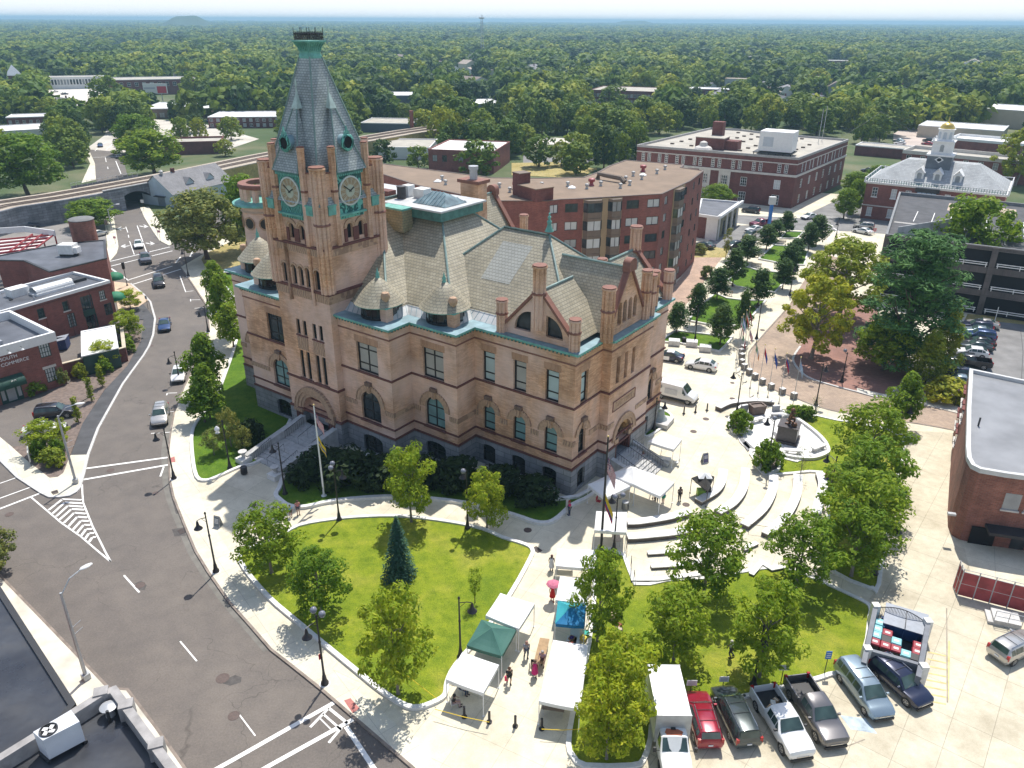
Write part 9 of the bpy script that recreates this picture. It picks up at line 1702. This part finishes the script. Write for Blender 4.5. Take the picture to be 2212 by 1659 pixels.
for i,(u,v,r_) in enumerate(((1391,1180,82),(1398,1216,82),(1405,1248,84),(1585,1132,-20),(1638,1152,-15))):
 t=thing('handrail',('upper iron handrail on the terrace edge','middle iron handrail on the terrace edge','lower iron handrail on the terrace edge','iron handrail left of the right terrace steps','iron handrail right of the terrace steps')[i],'handrail',G(u,v,.13) if i>2 else G((1353,1363,1370)[i],v+15,.13),R(r_),'terrace handrails'); m=MB(); m.tube([(-.9,0,0),(-.9,0,.9),(.9,0,.9),(.9,0,0)],.025,IRON,5); m.obj('rail',t)
ell=GL([(1614,886),(1647,884),(1682,887),(1717,905),(1752,929),(1778,953),(1788,972),(1785,982),(1760,992),(1726,992),(1687,985),(1650,975),(1621,971),(1598,955),(1592,925),(1600,900)],.2); struct(MB().prism(smoothpl(ell,3,True),.05,.235,mat('memorial_floor',(.66,.655,.63),.7,.12,.8)).obj('memorial_floor')); struct(MB().wallp(smoothpl(ell[2:12],3),.4,.1,.55,GRANW).obj('kerb'))
sheet('paving_band',[(1604,957),(1612,952),(1648,985),(1640,990)],.23,.245,mat('band_grey',(.20,.20,.20),.8,.15,2)); sheet('paving_band',[(1585,930),(1592,928),(1622,968),(1615,974)],.23,.245,MATS['band_grey']); sheet('paving_band',[(1667,936),(1674,932),(1700,958),(1693,962)],.23,.246,MATS['band_grey'])
for P in ([(1575,905),(1600,880),(1612,905),(1612,930),(1592,938),(1578,928)],[(1628,985),(1650,968),(1685,990),(1680,1018),(1652,1022),(1640,1006)]): lawn(P,MULCH,2,z=.3,kw=.3,kh=.45)
S0=G(1700,950,.235); stt=thing('statue','bronze statue of a soldier kneeling over a bag on a dark granite pedestal','statue',S0,R(-28)); m=MB()
m.box(-1.3,-1.3,0,1.3,1.3,.3,DGRAN); m.box(-1.1,-1.1,.3,1.1,1.1,2.0,DGRAN); m.box(-1.18,-1.18,2.0,1.18,1.18,2.15,DGRAN); m.obj('pedestal',stt)
bz=skin([(0,0,.55),(.08,0,.95),(.12,0,1.25),(.18,0,1.42),(.22,0,1.6),(.1,.26,1.28),(.35,.3,1.05),(.5,.1,1.25),(.1,-.26,1.28),(.38,-.25,1.0),(.5,-.02,.85),(.02,.15,.5),(.5,.2,.62),(.42,.2,.08),(.58,.2,.04),(0,-.16,.48),(.12,-.2,.1),(-.4,-.2,.08)],[(0,1),(1,2),(2,3),(3,4),(2,5),(5,6),(6,7),(2,8),(8,9),(9,10),(0,11),(11,12),(12,13),(13,14),(0,15),(15,16),(16,17)],[.22,.21,.24,.09,.15,.12,.085,.07,.12,.085,.07,.15,.12,.09,.06,.15,.12,.09]); m=MB(); m.add([v.co*1.15+Vector((-.1,0,2.13)) for v in bz.vertices],[tuple(p.vertices) for p in bz.polygons],BRONZE); m.lathe([(.30,1.72),(.24,1.86),(.12,1.98),(.02,2.0)],BRONZE,(.13,0,2.23),12); m.obj('figure',stt,60); m=MB(); m.lathe([(.3,0),(.35,.2),(.3,.42),(.1,.5)],BRONZE,(.55,-.45,2.15),10); m.tube([(.3,.55,2.2),(-.5,.75,2.3)],.08,BRONZE,6); m.obj('kit_bag',stt,60)
def sbench(u,v,rz,label,L_=2.0): t=thing('stone_bench',label,'bench',G(u,v,.235),rz,'granite memorial benches'); m=MB(); m.box(-L_/2,-.3,.42,L_/2,.3,.55,GRANW); m.obj('seat',t); [MB().box(x-.12,-.24,0,x+.12,.24,.42,KERB).obj('leg',t) for x in (-L_*.32,L_*.32)]
sbench(1634,912,R(25),'granite bench left of the statue'); sbench(1686,901,R(-5),'granite bench behind the statue',2.6); sbench(1712,980,R(-8),'granite bench under the staked young tree'); sbench(1767,972,R(30),'granite bench at the right end of the memorial')
m=MB(); m.add([(-.8,-.55,0),(.8,-.55,0),(.8,.55,0),(-.8,.55,0),(-.95,-.65,1.25),(.95,-.65,1.25),(.95,.65,1.25),(-.95,.65,1.25),(-.75,-.45,1.25),(.75,-.45,1.25),(.75,.45,1.25),(-.75,.45,1.25),(-.75,-.45,1.1),(.75,-.45,1.1),(.75,.45,1.1),(-.75,.45,1.1)],[(0,1,5,4),(1,2,6,5),(2,3,7,6),(3,0,4,7),(4,5,9,8),(5,6,10,9),(6,7,11,10),(7,4,8,11),(8,9,13,12),(9,10,14,13),(10,11,15,14),(11,8,12,15),(12,13,14,15)],mat('planter_brown',(.13,.09,.07),.6,.2,2)); tag(m.obj('planter',None,None,G(1634,893,.2),R(15)),'brown stone planter box at the top of the memorial','planter')
def slab(u,v,w_,d_,h_,rz,label,mt=KERB,cat='stone block',z=.2,group=None): m=MB(); m.box(-w_/2,-d_/2,0,w_/2,d_/2,h_,mt); m.add([(-w_/2,-d_/2,h_),(w_/2,-d_/2,h_),(w_/2,d_/2,h_),(-w_/2,d_/2,h_),(-w_/2+.05,-d_/2+.05,h_+.05),(w_/2-.05,-d_/2+.05,h_+.05),(w_/2-.05,d_/2-.05,h_+.05),(-w_/2+.05,d_/2-.05,h_+.05)],[(0,1,5,4),(1,2,6,5),(2,3,7,6),(3,0,4,7),(4,5,6,7)],GRANW); return tag(m.obj('stone_block',None,None,G(u,v,z),R(rz)),label,cat,group)
slab(1674,896,.9,.35,1.3,10,'upright granite memorial slab behind the statue',mat('slab_grey',(.30,.31,.33),.6,.1,3)); slab(1607,890,.9,.35,1.0,20,'granite slab beside the round planter bush',MATS['slab_grey'])
for i,(u,v) in enumerate(((1456,744),(1494,746),(1523,757))): slab(u,v,1.7,1.3,.75,-12,('left granite seat cube at the front park lawn','middle granite seat cube next to the bin','right granite seat cube at the front park lawn')[i],group='granite seat cubes')
bm=thing('bell_monument','grey bell shaped monument on a granite slab by the hall side','monument',G(1423,913,.2),R(-30)); m=MB(); m.box(-1.5,-1.3,0,1.5,1.3,.55,KERB); m.obj('plinth',bm); m=MB(); m.lathe([(1.0,.55),(.95,.65),(.72,.9),(.60,1.3),(.56,1.95),(.5,2.1),(.35,2.1),(.35,1.98),(.02,1.97)],mat('bell_grey',(.30,.34,.34),.6,.15,2),n=20); m.obj('bell',bm,50)
for i,(u,v,rz) in enumerate(((1687,528,-20),(1633,578,-20),(1570,638,-25),(1624,645,-8),(1640,556,-5))):
 t=thing('park_bench',('slatted bench at the uppermost park paving','slatted bench between third and fourth lawn strips','slatted bench left in the lower park paving','pale bench right in the lower park paving','dark bench under the park trees')[i],'bench',G(u,v,.13),R(rz),'park benches'); m=MB(); [m.box(-1.0,-.25+.12*k,.44,1.0,-.16+.12*k,.47,mat('bench_wood',(.42,.36,.27),.7,.15,3)) for k in range(4)]; m.obj('seat',t); m=MB(); [m.box(-1.0,.26,.55+.12*k,1.0,.29,.64+.12*k,MATS['bench_wood']) for k in range(3)]; m.obj('backrest',t); [MB().tube([(x,-.22,0),(x,-.22,.45),(x,.28,.45),(x,.3,.9)],.03,IRON,5).obj('leg',t) for x in (-.85,.85)]
en=thing('bin_enclosure','grey walled bin enclosure with an arched iron gate','enclosure',G(1940,1390,.13)); o=en.location; EW=mat('enclosure_wall',(.16,.17,.19),.7,.15,1.5); wl_=lambda pts,h: [(G(u,v,h)-o).xy for u,v in pts]; m=MB()
for pts in (((1892,1309),(1881,1360),(1866,1432)),((2005,1345),(1996,1400),(1984,1462))): m.wallp(wl_(pts,2.0),.35,-.1,1.9,EW); 
for pts in (((1880,1404),(1937,1420),(1994,1437)),): m.wallp(wl_(pts,2.0),.3,-.1,1.9,EW)
m.obj('wall',en); m=MB(); [m.cbox((*(G(u,v,2.0)-o).xy,-.1),(.55,.55,2.15),GRANW) for u,v in ((1892,1309),(1874,1402),(2005,1343),(1996,1440))]; m.obj('pier',en)
ga,gb2=G(1895,1308,2.0)-o,G(2000,1339,2.0)-o; m=MB(); n=34
for k in range(n+1): t_=k/n; p=ga.lerp(gb2,t_); hh=1.7+.55*math.sin(PI*t_); m.tube([(p.x,p.y,.05),(p.x,p.y,hh)],.022,IRON,4)
for f in (.15,.5,.98): m.tube([(*ga.lerp(gb2,k/12).xy,(1.7+.55*math.sin(PI*k/12))*f) for k in range(13)],.035,IRON,4)
m.obj('gate',en); struct(MB().prism(GL([(1882,1335),(2000,1365),(1990,1450),(1868,1420)],.14),.13,.14,mat('enclosure_floor',(.05,.05,.055),.8,.2,1)).obj('enclosure_floor'))
dirg=math.atan2((gb2-ga).y,(gb2-ga).x); dumpster('large dark blue dumpster with grey lid inside the bin enclosure',G(1948,1368,.13),dirg,mat('dumpster_blue',(.01,.045,.16),.45,.15,2),mat('lid_slate',(.22,.25,.30),.5,.15,2),3.0,1.9,1.7)
BC={'r':mat('bin_red',(.28,.015,.03),.45,.08,3),'t':mat('bin_teal',(.22,.52,.56),.45,.08,3),'k':mat('bin_black',(.02,.02,.022),.5,.05,3)}
for i,(x,y,c_) in enumerate(((285,325,'t'),(255,400,'t'),(240,470,'t'),(372,450,'r'),(225,550,'r'),(348,592,'r'),(468,632,'r'),(475,545,'t'),(585,690,'t'),(727,595,'r'),(714,668,'r'),(355,520,'k'),(690,735,'k'))):
 t=thing('wheelie_bin',{'t':'pale teal lidded wheelie bin ','r':'red lidded wheelie bin ','k':'black wheelie bin '}[c_]+('nearest the gate at left','second from the gate at left','third from the gate at left','just below the blue dumpster','at the left wall end of the front row','second in the front row from the left','third in the front row from the left','in the middle behind the front row','in the front row right of the red ones','upper one at the right wall','lower one at the right wall','between red ones left of the dumpster','at the right corner of the front wall')[i],'bin',G(1847+x*.1859,1288.5+y*.1859,.95),dirg,'wheelie bins in the enclosure'); t.location.z=.14; m=MB(); m.add([(-.24,-.26,.05),(.24,-.26,.05),(.24,.26,.05),(-.24,.26,.05),(-.33,-.34,1.0),(.33,-.34,1.0),(.33,.36,1.0),(-.33,.36,1.0)],[(0,1,5,4),(1,2,6,5),(2,3,7,6),(3,0,4,7),(4,5,6,7),(0,3,2,1)],BC['k'] if c_=='r' else BC[c_]); m.obj('bin_body',t); m=MB(); m.add([(-.38,-.42,1.0),(.38,-.42,1.0),(.38,.42,1.0),(-.38,.42,1.0),(-.32,-.36,1.1),(.32,-.36,1.1),(.32,.36,1.1),(-.32,.36,1.1)],[(0,1,5,4),(1,2,6,5),(2,3,7,6),(3,0,4,7),(4,5,6,7)],BC[c_]); 
 if c_!='k': m.box(-.18,-.12,1.1,.18,.12,1.106,SGW)
 m.obj('lid',t)
fe=thing('yard_fence','chain link fence with faded red slats before the brick store','fence',G(2066,1288,.13)); o=fe.location; m=MB(); F1=[G(u,v,0)-o for u,v in ((2058,1270),(2066,1288),(2135,1306),(2212,1326),(2330,1358))]; H_=2.5
m.wallp([p.xy for p in F1],.04,.1,H_,mat('faded_red',(.30,.055,.055),.8,.35,.8)); m.obj('slat_panel',fe); m=MB()
for i in range(len(F1)-1):
 for t_ in (0,.5): p=F1[i].lerp(F1[i+1],t_); m.tube([(p.x,p.y,0),(p.x,p.y,H_+.3)],.05,STEEL,6)
 for z in (H_,H_+.25,1.3): m.tube([(*F1[i].xy,z),(*F1[i+1].xy,z)],.03,STEEL,4)
m.obj('post',fe)
sp_=thing('back_step','concrete back step with pipe railing near the red fence','steps',G(2170,1342,.13),R(-20)); m=MB(); m.box(-1,-.8,0,1,.8,.5,KERB); m.box(-1.4,-.8,0,-1,.8,.25,KERB); m.obj('step',sp_); m=MB()
for z in (.9,1.4): m.tube([(-1,-.75,z),(1,-.75,z)],.03,STEEL,5)
[m.tube([(x,-.75,.5),(x,-.75,1.42)],.03,STEEL,5) for x in (-1,0,1)]; m.obj('rail',sp_)
# daylight, air, camera
SUN_EL,SUN_AZ=R(63.0),R(17.0)      # azimuth: from +Y towards +X
w=bpy.data.worlds.new('World'); bpy.context.scene.world=w; w.use_nodes=True; nt=w.node_tree
bg=nt.nodes['Background']; sk=nt.nodes.new('ShaderNodeTexSky'); sk.sky_type='NISHITA'; sk.sun_disc=False; sk.sun_elevation=SUN_EL; sk.sun_rotation=SUN_AZ
sk.air_density=1.0; sk.dust_density=1.0; sk.ozone_density=1.0; sk.altitude=0
tc=nt.nodes.new('ShaderNodeTexCoord'); sx=nt.nodes.new('ShaderNodeSeparateXYZ'); nt.links.new(tc.outputs['Generated'],sx.inputs[0])
hz_=ramp(nt,sx.outputs[2],[(0,(1,1,1)),(.07,(.75,.75,.75)),(.42,(.06,.06,.06))]); nt.links.new(mixc(nt,hz_,sk.outputs[0],(6.6,6.7,6.8)),bg.inputs['Color']); bg.inputs['Strength'].default_value=.12
L=bpy.data.lights.new('sun','SUN'); L.energy=3.8; L.angle=R(.53); L.color=(1,.955,.88); so=bpy.data.objects.new('sun',L); C.objects.link(so)
d=Vector((math.sin(SUN_AZ)*math.cos(SUN_EL),math.cos(SUN_AZ)*math.cos(SUN_EL),math.sin(SUN_EL))); so.rotation_euler=d.to_track_quat('Z','Y').to_euler()
cam=bpy.data.cameras.new('camera'); co=bpy.data.objects.new('camera',cam); C.objects.link(co); cam.sensor_width=36; cam.lens=36*FPX/2212; cam.clip_end=40000; cam.clip_start=.5
co.matrix_world=Matrix.Translation((0,0,CAMH))@Matrix.Rotation(PI/2-PITCH,4,'X')@Matrix.Rotation(ROLL,4,'Z')
sc=bpy.context.scene; sc.camera=co
hm=bpy.data.materials.new('haze'); hm.use_nodes=True; hn=hm.node_tree; hn.nodes.remove(hn.nodes['Principled BSDF'])
pv=hn.nodes.new('ShaderNodeVolumePrincipled'); pv.inputs['Color'].default_value=(.40,.66,.84,1); pv.inputs['Density'].default_value=HAZE; pv.inputs['Anisotropy'].default_value=.1
hn.links.new(pv.outputs[0],hn.nodes['Material Output'].inputs['Volume'])
mb=MB(); mb.box(-17000,-500,-1.5,17000,17000,68,hm); hz=mb.obj('haze'); hz['kind']='stuff'; hz['label']='thin blue summer haze over the town'
vs=sc.view_settings; vs.view_transform='Standard'; vs.look='None'; vs.gamma=1; vs.exposure=EXPO
cy=sc.cycles; cy.max_bounces=6; cy.diffuse_bounces=3; cy.glossy_bounces=2; cy.transmission_bounces=4; cy.volume_bounces=0; cy.transparent_max_bounces=8
cy.use_denoising=True; cy.use_adaptive_sampling=True; cy.adaptive_threshold=.02; cy.sample_clamp_indirect=6
try: cy.denoiser='OPENIMAGEDENOISE'
except Exception: pass
